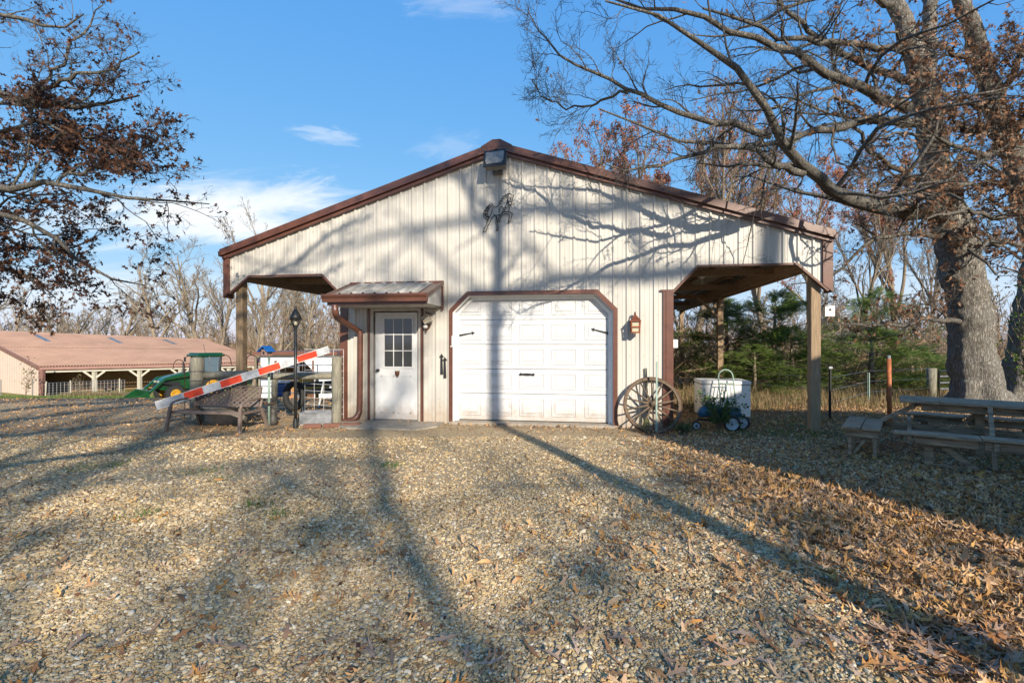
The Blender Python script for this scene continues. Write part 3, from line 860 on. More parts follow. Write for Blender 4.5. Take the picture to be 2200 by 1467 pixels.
# downspout: from the gutter, back to the wall, down, and out to the left
pt = [F(719, 655, ay - .04), F(721, 672, ay - .04), F(730, 686, -.72), F(766, 708, -.14), F(774, 716, -.085), F(774, 730, -.085),
      F(773, 865, -.085), F(770, 888, -.11), F(760, 900, -.16), F(737, 905, -.20)]
path = np.array(pt)
path = smooth_path(path, 6)
s = MB(); r = np.full(len(path), .052); s.tube(path, r, 10)
s.build('downspout', M['brown'], awning, True)
s = MB()
for i in list(range(3, 18, 1)) + list(range(40, len(path) - 1, 1)):
    s.tube([path[i], path[i] + (path[i + 1] - path[i]) * .3], .058, 10, False)
tag(s.build('elbow_ring', M['brown'], awning), kind='stuff')

# porch framing
def post(x, y, z0, z1, w=.15, m='wood'):
    s = MB(); s.lo(x - w / 2, x + w / 2, y - w / 2, y + w / 2, z0, z1, .008); return s.build('porch_post', M[m], barn)
for y in (.14, 5.95, 11.7):
    post(3.72, y, -.3, 2.99); post(-6.85, y, -.9 if y < 1 else -2.0, 2.99)
for x in (3.61, 3.81):
    s = MB(); s.lo(x - .02, x + .02, .07, 11.95, 2.72, 2.975); s.build('porch_beam', M['wood_dark'], barn)
for x in (-6.95, -6.75):
    s = MB(); s.lo(x - .02, x + .02, .07, 11.95, 2.72, 2.975); s.build('porch_beam', M['wood_dark'], barn)
for y in (1.5, 4.2, 6.9, 9.6):
    for xa, xb in ((1.37, 3.59), (-6.73, -4.57)):
        s = MB(); s.lo(xa, xb, y, y + .045, 2.80, 2.93); s.build('tie_beam', M['wood_dark'], barn)
        s = MB(); xo = xb if xa > 0 else xa; xi = xa if xa > 0 else xb
        s.beam((xi, y + .022, ztop(xi) - .30), (xo, y + .022, ztop(xo) - .30), .045, .14, (0, 1, 0)); s.build('rafter', M['wood_dark'], barn)
for k in range(5):
    for xb in (1.65 + k * .52, -4.85 - k * .52):
        s = MB(); s.lo(xb - .02, xb + .02, .07, 11.9, ztop(xb) - .155, ztop(xb) - .065); s.build('purlin', M['wood_dark'], barn)
# knee braces on the second right post, wall posts behind
s = MB(); s.beam((3.72, 6.05, 2.2), (3.72, 6.62, 2.74), .05, .12, (1, 0, 0)); s.beam((3.63, 5.85, 2.2), (3.05, 5.85, 2.80), .05, .12, (0, 1, 0)); s.build('knee_brace', M['wood'], barn)
s = MB(); s.lo(1.45, 1.6, 11.55, 11.7, -.2, 2.99); s.build('porch_post', M['wood_dark'], barn)
s = MB(); s.tube([(1.80, 9.5, 0), (1.80, 9.5, 2.75)], .03, 8); s.build('conduit', M['black'], barn)

# ---------------------------------------------------------------- things fixed to the barn
# floodlight under the gable
t = empty('floodlight', (-1.66, -.02, 4.6), 'square weathered floodlight under the peak of the barn gable', 'floodlight')
c = F(1063, 340, -.30)
Rm = RX(math.radians(-18)) @ RZ(math.radians(-6))
s = MB(); s.box(c + Rm @ [0, .06, 0], (.37, .15, .30), Rm, .012); s.build('lamp_housing', M['grey_metal'], t)
s = MB(); s.box(c + Rm @ [0, -.008, .0], (.40, .016, .33), Rm); s.build('lamp_rim', M['black'], t)
lensm = mat('flood_lens', (.26, .255, .235), .25, noise=12, var=.35)
s = MB(); s.box(c + Rm @ [0, -.02, .025], (.33, .012, .20), Rm, .004); s.box(c + Rm @ [0, -.019, -.09], (.29, .01, .05), Rm); s.build('lamp_lens', lensm, t)
s = MB(); s.beam(c + Rm @ [0, .12, -.08], (c[0], -.03, c[2] - .12), .08, .08); s.lo(c[0] - .09, c[0] + .09, -.06, -.021, c[2] - .2, c[2] - .02); s.build('bracket', M['grey_metal'], t)
s = MB()
for sx in (-.15, .15):
    s.beam(c + Rm @ [sx, .1, .12], (c[0] + sx, -.03, c[2] + .18), .012, .02)
tag(s.build('yoke', M['black'], t), kind='stuff')

# copper lantern right of the garage door
def lantern(name, px, py, w, h, m, label, cat, tilt=0.0, roll=0.0, yy=-.20):
    c = F(px, py, yy); t = empty(name, (c[0], -.02, c[2]), label, cat)
    R = RY(roll) @ RX(tilt)
    def q(v): return c + R @ np.array(v, float)
    s = MB()
    for i in range(4):
        a0, a1 = math.pi / 4 + i * math.pi / 2, math.pi / 4 + (i + 1) * math.pi / 2
        r0, r1 = w * .82, w * .07
        s.add([q((r0 * math.cos(a0), r0 * math.sin(a0), h * .16)), q((r0 * math.cos(a1), r0 * math.sin(a1), h * .16)),
               q((r1 * math.cos(a1), r1 * math.sin(a1), h * .5)), q((r1 * math.cos(a0), r1 * math.sin(a0), h * .5))], [[0, 1, 2, 3]])
    s.box(q((0, 0, h * .15)), (w * 1.18, w * 1.18, .008), R)
    s.tube([q((0, 0, h * .48)), q((0, 0, h * .56))], w * .08, 6); s.build('lantern_roof', m, t)
    s = MB()
    for sx in (-1, 1):
        for sy in (-1, 1):
            s.beam(q((sx * w * .42, sy * w * .42, -h * .42)), q((sx * w * .48, sy * w * .48, h * .15)), .016, .016)
    for z in (-h * .42, -h * .14):
        for sx in (-1, 1):
            s.box(q((sx * w * .45, 0, z)), (.014, w * .9, .022), R); s.box(q((0, sx * w * .45, z)), (w * .9, .014, .022), R)
    s.box(q((0, 0, -h * .44)), (w * .98, w * .98, .012), R)
    s.build('lantern_frame', m, t)
    s = MB(); s.box(q((0, 0, -h * .13)), (w * .72, w * .72, h * .52), R); s.build('lantern_glass', M['lamp_glass'], t)
    s = MB(); s.tube([q((0, 0, h * .5)), q((0, .05, h * .62)), (c[0], -.05, c[2] + h * .55), (c[0], -.03, c[2] + h * .3)], .012, 6)
    s.lo(c[0] - .04, c[0] + .04, -.04, -.021, c[2] + h * .05, c[2] + h * .45); s.build('lantern_bracket', M['rust'], t)
lantern('wall_lantern', 1365, 696, .155, .33, M['copper'], 'copper wall lantern with pointed roof right of the garage door', 'lantern', yy=-.17)
wl = mat('lantern_white', (.50, .44, .36), .6, noise=20, var=.55)
lantern('wall_lantern', 917, 683, .135, .19, wl, 'small tilted cream lantern hanging under the awning corner by the entry door', 'lantern', roll=math.radians(-24), yy=-.14)
t = empty('wall_lamp', F(913, 700, -.05), 'round white bulb on a bracket right of the entry door, below the tilted lantern', 'lamp')
s = MB(); c = F(914, 701, -.10); s.lathe([(0, -.05), (.03, -.04), (.042, 0), (.03, .03), (.02, .06)], c, 12, (0, 1, -.3)); s.build('bulb', M['white'], t, True)
s = MB(); s.prism([(c[0] - .09, c[2] + .04), (c[0] + .09, c[2] + .04), (c[0] + .05, c[2] - .03), (c[0], c[2] - .07), (c[0] - .05, c[2] - .03)], -.05, -.022); s.lathe([(0, -.02), (.02, -.01), (.02, .02), (0, .03)], (c[0], -.07, c[2] - .09), 8); s.build('lamp_bracket', M['rust'], t)
s = MB(); c = F(932, 666, -.05); pts = []
for i in range(10):
    r = .055 if i % 2 == 0 else .022; a = math.pi / 2 + i * math.pi / 5; pts.append((c[0] + r * math.cos(a), c[2] + r * math.sin(a)))
s.prism(pts[::-1], -.05, -.035); tag(s.build('star_ornament', wl), 'small cream metal star fixed under the right end of the door awning', 'ornament')
for px, y0, y1 in ((950, 803, 759), (957, 811, 766)):
    o = strap('strap_ornament', F(px, y0)[[0, 2]], F(px - .5, y1)[[0, 2]], -.022, .05, parent=None)
    tag(o, 'black iron spear strap left of the garage door, %s' % ('left and higher one' if px == 950 else 'right and lower one'), 'ornament', 'pair of spear straps by the garage door')
# wire horse on the gable
def hz_(pts): return [F(950 + a / 6.377, 290 + b / 6.377, -.035) for a, b in pts]
horse = [[(700, 990), (760, 975), (800, 900), (850, 830), (920, 800), (960, 825), (985, 820), (968, 860), (960, 900), (950, 950), (925, 960), (905, 930), (895, 870)],
 [(895, 880), (890, 930), (860, 1000), (850, 1050)], [(850, 1050), (900, 1050), (950, 1070), (960, 1090), (935, 1150), (925, 1195), (905, 1195), (915, 1150), (920, 1095), (870, 1075)],
 [(870, 1075), (820, 1100), (790, 1150), (785, 1185), (765, 1185), (775, 1130), (810, 1080), (850, 1050)], [(700, 1080), (730, 1100), (790, 1090)],
 [(700, 990), (690, 950), (660, 945), (620, 980), (590, 1020), (565, 1070), (570, 1120), (620, 1165)], [(690, 1010), (670, 1080), (640, 1130), (615, 1200), (570, 1300), (570, 1325), (595, 1322), (620, 1260), (655, 1190), (685, 1130)],
 [(685, 1130), (720, 1100), (740, 1130), (735, 1200), (750, 1260), (742, 1305), (762, 1308), (765, 1250), (752, 1180), (750, 1110)],
 [(780, 1060), (790, 1000), (820, 980), (840, 1020), (820, 1060), (780, 1110)], [(920, 985), (915, 1050)], [(860, 970), (870, 1000), (915, 965), (940, 945)],
 [(620, 1165), (640, 1130), (600, 1110), (575, 1090)], [(650, 960), (600, 1030), (590, 1080), (620, 1130)], [(680, 960), (630, 1020), (615, 1080), (640, 1120)], [(600, 1000), (650, 1000)], [(580, 1040), (640, 1040)],
 [(575, 1075), (630, 1080)], [(800, 900), (830, 905)], [(815, 870), (850, 880)], [(835, 840), (880, 860)], [(860, 820), (900, 850)], [(890, 805), (920, 845)], [(780, 935), (810, 940)], [(930, 850), (945, 875), (930, 890)], [(900, 900), (930, 920), (945, 900)]]
s = MB()
for pl in horse:
    s.tube(smooth_path(hz_(pl), 3), .0066, 4, False)
tag(s.build('horse_ornament', M['black']), 'black wire outline of a rearing horse mounted high on the gable siding', 'ornament')
# porch lamp holder hanging under the right porch
t = empty('porch_light', F(1508, 600, 3.0), 'bare white bulb holder hanging under the right porch roof', 'lamp')
c = F(1508, 598, 3.0)
s = MB(); s.lathe([(0, .055), (.07, .05), (.075, .03), (.03, .0), (.03, -.02), (0, -.02)], c, 12); s.tube([c + [0, 0, .05], c + [0, 0, .36]], .008, 5); s.build('lamp_holder', M['white'], t)
s = MB(); s.lathe([(.02, -.02), (.035, -.06), (.03, -.11), (0, -.13)], c, 10); s.build('bulb', M['lamp_glass'], t, True)
t = empty('meter_box', F(1449, 738, .9), 'small grey white electric box mounted behind the right corner of the barn', 'electric box')
c = F(1449, 738, .9); s = MB(); s.box(c, (.10, .16, .16), None, .01); s.build('box_body', M['freezer'], t); s = MB(); s.lo(c[0] - .06, c[0] - .05, c[1] - .07, c[1] + .07, c[2] - .07, c[2] + .07); s.lo(c[0] + .05, c[0] + .056, c[1] - .03, c[1] + .03, c[2] - .03, c[2] + .03); s.build('box_lid', M['white'], t)
# nest box beside the right porch post
t = empty('nest_box', F(1779, 665, .25), 'white nest box on a twig bracket beside the right porch post', 'nest box')
c = F(1779, 668, .25)
s = MB(); s.box(c, (.15, .14, .18), None, .004); s.build('box_body', M['white'], t)
s = MB(); s.beam(c + [-.1, 0, .09], c + [.11, 0, .12], .2, .012, (0, 0, 1)); s.build('box_roof', M['grey_metal'], t)
s = MB(); s.lathe([(0, 0), (.02, 0), (.02, -.006)], c + [-.0, -.072, .02], 12, (0, 1, 0)); s.build('entry_hole', M['black'], t)
s = MB(); s.tube([(3.80, .14, 1.82), (3.9, .17, 1.84), c + [0, 0, -.09]], .012, 6); s.tube([(3.8, .12, 2.0), (3.88, .1, 2.12), (3.95, .0, 2.16), (4.02, -.02, 2.1)], .006, 5); s.build('bracket', M['black'], t)

# ---------------------------------------------------------------- props left of the barn
# striped crossing arm leaning across the fence
A0, A1 = P(336, 871, 8.45), P(707, 750, 8.45)
t = empty('crossing_arm', A0, 'red and white striped crossing arm leaning on the fence behind the brown bench', 'crossing arm')
d = (A1 - A0); L = np.linalg.norm(d); d = d / L
arm_up = np.cross([CS, SN, 0], d); upv = np.cross(np.cross(d, [0, 0, 1]), d); upv /= np.linalg.norm(upv)
def along(a): return A0 + d * (a * L)
def sx_at(px): return (px - 336.0) / 371.0
stops = [336, 397, 437, 475, 520, 557, 602, 640, 681, 707]
for k in range(len(stops) - 1):
    a, b = sx_at(stops[k]), sx_at(stops[k + 1])
    s = MB(); s.beam(along(a), along(b), .028, .135 - .03 * (a + b) / 2, upv)
    s.build('stripe', M['reflect'] if k % 2 == 0 else M['red'], t)
s = MB()
for sg in (-1, 1):
    s.beam(along(0) + upv * sg * .070, along(1) + upv * sg * .056, .032, .007, upv)
tag(s.build('edge_strip', M['white'], t), kind='stuff')

def log_post(px, py, top, r, name, label, lean=0.0, m='wood_grey'):
    b = G(px, py); h = 1.5 - (top - 733) / FPX * (1560.0 / (py - 733))
    s = MB(); n = 8; zs = np.linspace(-.2, h, n)
    pts = np.stack([b[0] + lean * zs + .01 * np.sin(zs * 5 + px), np.full(n, b[1]), zs], 1)
    rr = r * (1 + .06 * np.sin(np.arange(n) * 1.9 + px)); s.tube(pts, rr, 12)
    s.tube([pts[-1], pts[-1] + [0, 0, .012]], [r * .93, r * .6], 12)
    return b, h, s
f = empty('rail_fence', G(423, 905), 'weathered round post fence with one heavy rail left of the barn', 'fence')
b1, h1, s = log_post(423, 905, 768, .115, '', ''); s.build('fence_post', M['wood_grey'], f, True)
b2, h2, s = log_post(722, 907, 766, .092, '', '', .02); s.build('fence_post', M['wood_grey'], f, True)
b3 = P(590, 850, 11.5); s = MB(); s.tube([(b3[0], b3[1], -.1), (b3[0], b3[1], .72)], .07, 8); s.build('fence_post', M['wood_grey'], f, True)
s = MB(); ra, rb = P(436, 806, 9.15), P(716, 807, 9.15)
pts = smooth_path([ra, ra * .7 + rb * .3 + [0, 0, .02], ra * .4 + rb * .6 - [0, 0, .01], rb], 4); s.tube(pts, np.linspace(.075, .062, len(pts)), 10)
s.build('rail', M['wood_grey'], f, True)
s = MB()
for z in (.78, .95): s.tube([b1 + [.14 * math.cos(a), .14 * math.sin(a), z] for a in np.linspace(0, 6.28, 13)], .005, 4, False)
s.build('tie_wire', M['grey_metal'], f); f.children[-1]['kind'] = 'stuff'
# wire mesh between the posts
def wire_panel(name, p, q, z0, z1, nx, nz, r, m, label, cat, edge=None, parent=None, group=None):
    t = parent or empty(name, (p + q) / 2 * [1, 1, 0] + [0, 0, z0], label, cat, group)
    s = MB()
    for i in range(nx + 1):
        a = p + (q - p) * i / nx; s.tube([(a[0], a[1], z0), (a[0], a[1], z1)], r, 4, False)
    for j in range(nz + 1):
        z = z0 + (z1 - z0) * j / nz; s.tube([(p[0], p[1], z), (q[0], q[1], z)], r, 4, False)
    o = s.build('wire_mesh', m, t); o['kind'] = 'stuff'
    return t
p, q = P(655, 900, 9.4), P(738, 900, 9.0)
t = wire_panel('cattle_fence', p, q, .02, 1.35, 4, 10, .0035, M['white'], 'square galvanised wire panel tied behind the right fence post', 'wire panel')
s = MB(); s.tube([(p[0], p[1], 0), (p[0], p[1], 1.37)], .006, 5); s.build('frame_rod', M['galv'], t)
p, q = P(450, 900, 9.9), P(650, 900, 9.7)
t = wire_panel('cattle_fence', p, q, .05, 1.15, 11, 8, .003, M['galv'], 'long wire panel behind the heavy fence rail and the bench', 'wire panel')
s = MB(); s.tube([(p[0], p[1], 0), (p[0], p[1], 1.2)], .008, 5); s.build('frame_rod', M['galv'], t)
# shepherd hooks
for px, top, bs, side, lab in ((383, 772, 905, 1, 'rusty shepherd hook in front of the green tractor'), (485, 762, 905, -1, 'rusty shepherd hook left of the tall porch post'), (540, 762, 903, 1, 'rusty shepherd hook right of the tall porch post')):
    b = P(px + side * 14, bs, 9.25); b[2] = 0; s = MB(); zt = 1.5 - (top - 733) / FPX * 9.25
    R = .125; pts = [b, b + [0, 0, zt - R]]
    for a in np.linspace(0, math.pi * 1.1, 9)[1:]:
        pts.append(b + [-side * R * (1 - math.cos(a)), 0, zt - R + R * math.sin(a)])
    pts.append(pts[-1] + np.array([-side * .03, 0, -.02])); s.tube(pts, .008, 5)
    tag(s.build('shepherd_hook', M['rust']), lab, 'plant hook', 'shepherd hooks along the fence')

# resin garden bench with lattice back
def make_bench():
    b = W(-5.02, 8.30, 0)
    t = empty('garden_bench', b, 'taupe resin garden bench with lattice back in front of the fence', 'bench', rz=TH + math.radians(-9))
    t.scale = (1, 1, .79)
    w = 1.28
    s = MB()
    for k in range(7):
        y = -.27 + k * .062; dz = -.016 * k
        s.lo(-w / 2 + .03, w / 2 - .03, y, y + .050, .41 + dz, .432 + dz)
    s.lo(-w / 2, w / 2, -.30, -.265, .375, .435, .006); s.lo(-w / 2, w / 2, .165, .20, .30, .335)
    local_build(s, 'seat', M['resin'], t)
    for sx in (-1, 1):
        s = MB()
        x0, x1 = (-w / 2 + .05, -.02) if sx < 0 else (.02, w / 2 - .05)
        def bp(x, z): return np.array([x, .18 + (z - .43) * .28, z])
        zt = .86
        for (a, c) in (((x0, .46), (x0 + .02, zt)), ((x1, .46), (x1 - .02, zt))):
            s.beam(bp(*a), bp(*c), .04, .03, (0, 1, 0))
        n = 8; up = []
        for i in range(n + 1):
            u = i / n; up.append(bp(x0 + (x1 - x0) * u, zt + .035 * math.sin(u * math.pi)))
        s.tube(up, .022, 6); s.beam(bp(x0, .48), bp(x1, .48), .03, .05, (0, 1, 0))
        st = .105
        import itertools
        for dirn in (-1, 1):
            k = -12
            while k < 24:
                xa = x0 + k * st; k += 1
                pts = []
                # clip the diagonal to the frame
                z0, z1 = .49, zt + .01
                xa0, xa1 = (xa, xa + dirn * (z1 - z0))
                ts = [0, 1]
                lo_, hi_ = 0.0, 1.0
                dx = xa1 - xa0
                if dx > 0: lo_ = max(lo_, (x0 - xa0) / dx); hi_ = min(hi_, (x1 - xa0) / dx)
                else: lo_ = max(lo_, (x1 - xa0) / dx); hi_ = min(hi_, (x0 - xa0) / dx)
                if hi_ - lo_ < .05: continue
                s.beam(bp(xa0 + dx * lo_, z0 + (z1 - z0) * lo_), bp(xa0 + dx * hi_, z0 + (z1 - z0) * hi_), .034, .012 + dirn * .002, (0, 1, 0))
        o = local_build(s, 'lattice_back', M['resin'], t)
    for sx in (-1, 1):
        x = sx * w / 2
        s = MB(); s.tube(smooth_path([(x, .18, .44), (x, .22, .63), (x, .12, .655), (x, -.10, .645), (x + sx * .01, -.27, .60), (x + sx * .01, -.31, .50)], 4), .023, 8)
        local_build(s, 'armrest', M['resin'], t, True)
        s = MB(); s.beam((x + sx * .01, -.31, .52), (x + sx * .04, -.37, 0.0), .055, .045, (1, 0, 0), .006); local_build(s, 'leg', M['resin'], t)
        s = MB(); s.beam((x, .20, .44), (x + sx * .03, .34, 0.0), .055, .045, (1, 0, 0), .006); local_build(s, 'leg', M['resin'], t)
    s = MB()
    for sx in (-1, 1): s.beam((sx * w / 2, -.3, .40), (sx * w / 2, .28, .40), .03, .05)
    o = local_build(s, 'seat_rail', M['resin'], t); o['kind'] = 'stuff'
make_bench()
# stone tub behind the bench
c = W(-5.25, 8.95, 0); s = MB(); s.lathe([(.30, 0), (.34, .10), (.36, .20), (.40, .30), (.43, .31), (.43, .34), (.38, .34), (.36, .26), (0, .26)], c, 20)
tag(s.build('planter_tub', M['tub'], None, False), 'low round stone planter tub standing behind the brown bench', 'planter')
# birdhouse pole
t = empty('birdhouse', G(578, 914), 'peeling blue wooden birdhouse on a pale pole beside the bench', 'birdhouse')
b = G(578, 914); Zb = 1560 / (914 - 733.)
s = MB(); s.tube([b, b + [0, 0, 1.30]], .022, 8); s.build('pole', M['truck_green'], t, True)
c = P(573, 755, Zb)
s = MB()
Rb = RZ(TH - .35)
def bq(v): return c + Rb @ np.array(v, float)
s.box(bq((0, 0, -.02)), (.13, .13, .12), Rb, .004); s.build('house_box', mat('birdhouse_box', (.30, .28, .26), .8, noise=30, var=.5, var_col=(.35, .10, .04)), t)
for sx in (-1, 1):
    s = MB(); s.beam(bq((0, -.01, .10)), bq((sx * .12, -.01, .0)), .18, .016, Rb @ np.array([sx * .6, 0, 1])); s.build('roof_board', M['blue'], t)
s = MB(); s.lathe([(0, 0), (.022, 0), (.022, -.004)], bq((0, -.068, -.02)), 10, Rb @ np.array([0, 1, 0])); s.build('entry_hole', M['black'], t)
s = MB(); s.lathe([(0, .0), (.11, .005), (.115, .02), (.02, .02)], b + [0, 0, .39], 16); s.build('tray', M['rust'], t)
# lamp post with a small black hood
t = empty('lamp_post', G(635, 918), 'slim black garden lamp post with a bell shaped hood before the fence', 'lamp post')
b = G(635, 918)
s = MB(); s.tube([b, b + [0, 0, 1.84]], .026, 10); s.lathe([(.045, 0), (.045, .10), (.03, .16)], b, 12); s.build('pole', M['black'], t, True)
s = MB(); zt = 1.5 + (733 - 683) / FPX * 8.43
s.lathe([(.09, zt - .03), (.105, zt - .03), (.085, zt + .04), (.05, zt + .11), (.03, zt + .14), (.012, zt + .17), (.018, zt + .19), (0, zt + .21)], b, 14); s.build('lamp_hood', M['black'], t, True)
s = MB()
for a in (0, math.pi / 2, math.pi, 3 * math.pi / 2):
    q = np.array([math.cos(a), math.sin(a), 0]); s.tube(smooth_path([b + [0, 0, zt - .19], b + q * .055 + [0, 0, zt - .12], b + q * .085 + [0, 0, zt - .03]], 3), .009, 5)
s.build('lamp_cage', M['black'], t)
s = MB(); s.lathe([(0, zt - .14), (.03, zt - .12), (.035, zt - .06), (0, zt - .03)], b, 10); s.build('lamp_glass', M['lamp_glass'], t, True)
# small dark figurine, galvanised trough, hanging tyre, bricks edging
c = G(587, 912); s = MB()
s.lathe([(0, 0), (.07, .0), (.085, .06), (.07, .14), (.05, .18), (.06, .22), (.055, .27), (.02, .31), (0, .315)], c, 12)
for sx in (-1, 1): s.lathe([(0, -.02), (.02, -.01), (.02, .02), (0, .03)], c + [sx * .045, 0, .30], 8)
tag(s.build('figurine', M['terra'], None, True), 'small dark garden figurine on the ground beside the birdhouse pole', 'figurine')
c = W(-3.55, 8.85, 0); s = MB()
R_ = RZ(TH + .1)
for (a, bb) in (((-.27, -.15), (.27, -.15)), ((-.27, .15), (.27, .15)), ((-.27, -.15), (-.27, .15)), ((.27, -.15), (.27, .15))):
    p0 = c + R_ @ np.array([a[0], a[1], .10]); p1 = c + R_ @ np.array([bb[0], bb[1], .10]); s.beam(p0 * [1, 1, 1], p1, .012, .22)
s.box(c + [0, 0, .02], (.54, .30, .02), R_)
pts = [c + R_ @ np.array([x, y, .215]) for x, y in ((-.28, -.16), (.28, -.16), (.28, .16), (-.28, .16), (-.28, -.16))]; s.tube(pts, .012, 6)
tag(s.build('metal_trough', M['galv']), 'grey metal trough on the ground behind the lamp post', 'trough')
c = P(632, 850, 9.6); s = MB()
an = np.linspace(0, 2 * math.pi, 25); Ry = RZ(TH + .5)
s.tube([c + Ry @ np.array([.155 * math.cos(a), 0, .24 * math.sin(a)]) for a in an], .062, 9, False)
tag(s.build('tyre', M['tyre'], None, True), 'black tyre hung on the fence rail behind the lamp post', 'tyre')
s = MB()
for k in range(5):
    a = P(700 + k * 0, 0, 8)
rr = random.Random(4)
for k in range(3):
    a, c_ = W(-3.62 + k * .32, 8.42 + k * .06, .03), W(-3.62 + k * .32 + .29, 8.42 + (k + .9) * .06, .03)
    s = MB(); s.beam(a, c_, .10, .07, (0, 0, 1), .006); o = s.build('edging_brick', M['roof']); tag(o, 'rust red edging block between lamp post and downspout, %s' % ('nearest the lamp post', 'middle one', 'nearest the downspout')[k], 'block', 'edging blocks by the downspout')

# ---------------------------------------------------------------- props right of the barn
# wagon wheel leaning on the wall
def wagon_wheel():
    R0 = .475; cx, cz = F(1402, 880, -.25)[0], .44
    t = empty('wagon_wheel', (cx, -.25, 0), 'old wooden wagon wheel leaning on the barn corner right of the lantern', 'wagon wheel')
    Rm = RZ(math.radians(4)) @ RX(math.radians(-21)); c = np.array([cx, -.235, cz])
    def q(r, a, y=0.0): return c + Rm @ np.array([r * math.cos(a), y, r * math.sin(a)])
    N = 14
    for k in range(7):
        s = MB(); a0, a1 = k * 2 * math.pi / 7 + .1, (k + 1) * 2 * math.pi / 7 + .088
        n = 7; V = []; Q = []
        for i in range(n):
            a = a0 + (a1 - a0) * i / (n - 1)
            for (r, y) in ((R0 - .052, -.024), (R0 - .006, -.024), (R0 - .006, .024), (R0 - .052, .024)): V.append(q(r, a, y))
        for i in range(n - 1):
            for j in range(4): Q.append([i * 4 + j, i * 4 + (j + 1) % 4, i * 4 + 4 + (j + 1) % 4, i * 4 + 4 + j])
        Q += [[3, 2, 1, 0], [(n - 1) * 4 + j for j in range(4)]]
        s.add(V, Q); s.build('felloe', M['wheel_wood'], t)
    s = MB(); V = []; Q = []; n = 48
    for i in range(n):
        a = i * 2 * math.pi / n
        for (r, y) in ((R0 - .004, -.028), (R0 + .006, -.028), (R0 + .006, .028), (R0 - .004, .028)): V.append(q(r, a, y))
    for i in range(n):
        for j in range(4):
            i2 = (i + 1) % n; Q.append([i * 4 + j, i * 4 + (j + 1) % 4, i2 * 4 + (j + 1) % 4, i2 * 4 + j])
    s.add(V, Q); s.build('iron_tyre', M['rust'], t)
    for k in range(N):
        a = k * 2 * math.pi / N + .2
        s = MB(); s.tube([q(.06, a, -.03), q(.2, a, -.02), q(R0 - .05, a, 0)], [.019, .016, .012], 7); s.build('spoke', M['wheel_wood'], t, True)
    s = MB(); s.lathe([(0, -.13), (.035, -.13), (.042, -.06), (.072, -.045), (.078, 0), (.07, .05), (.04, .06), (.03, .10), (0, .10)], c, 14, Rm @ np.array([0, 1.0, 0])); s.build('hub', M['wheel_wood'], t, True)
wagon_wheel()
for (px, y0, y1, yy, px1, r, m, lab) in ((1410, 930, 776, -.42, 1411, .014, 'truck_green', 'green metal fence stake standing in front of the wagon wheel'),
                                    (1393, 880, 790, -.05, 1387, .018, 'wood_grey', 'grey wooden stick leaning on the wall behind the wagon wheel')):
    a, c_ = F(px, y0, yy), F(px1, y1, min(yy + .15, -.03)); a[2] = max(a[2] - .3, -.1); s = MB(); s.beam(a, c_, r * 2, r * 1.6, (0, 1, 0), .002)
    tag(s.build('stake', M[m]), lab, 'stake')
# chest freezer
t = empty('chest_freezer', (2.66, 1.7, 0), 'white chest freezer standing under the right porch behind the shrub', 'freezer')
s = MB(); s.lo(2.2, 3.10, 1.32, 2.0, .03, .655, .012); s.build('cabinet', M['freezer'], t)
s = MB(); s.lo(2.19, 3.11, 1.31, 2.01, .668, .735, .012); s.build('lid', M['freezer'], t)
s = MB(); s.lo(2.21, 3.09, 1.33, 1.99, .65, .67); s.build('lid_seal', M['grey_metal'], t)
for x in (2.3, 3.0):
    s = MB(); s.lo(x - .03, x + .03, 1.36, 1.42, -.01, .035); s.build('foot', M['black'], t)
# hand truck
t = empty('hand_truck', F(1562, 900, .95), 'pale green tubular hand truck leaning on the white freezer', 'hand truck')
def ht(px, py, yy): return F(px, py, yy)
s = MB()
xL, xR = F(1546, 860, 1.1)[0], F(1578, 860, 1.1)[0]
pts = [(xL, .95, .10), (xL, 1.18, .80)]
for a in np.linspace(math.pi, 0, 9): pts.append(((xL + xR) / 2 + (xR - xL) / 2 * math.cos(a), 1.18 + .02, .82 + .14 * math.sin(a)))
pts += [(xR, 1.18, .80), (xR, .95, .10)]
s.tube(pts, .014, 8); s.build('frame', M['truck_green'], t, True)
for z, y in ((.70, 1.15), (.42, 1.06), (.2, .985)):
    s = MB(); s.tube([(xL, y, z), (xR, y, z)], .011, 6); s.build('crossbar', M['truck_green'], t)
for k in (1, 2, 3):
    x = xL + (xR - xL) * k / 4; s = MB(); s.tube([(x, .98, .2), (x, 1.15, .70)], .008, 5); s.build('slat', M['truck_green'], t)
s = MB(); s.lo(xL - .02, xR + .02, .72, .95, .09, .10); s.build('toe_plate', M['truck_green'], t)
for x in (xL - .05, xR + .05):
    s = MB(); s.lathe([(0, -.02), (.09, -.02), (.10, 0), (.09, .02), (0, .02)], (x, 1.02, .10), 14, (1, 0, 0)); s.build('wheel', M['tyre'], t, True)
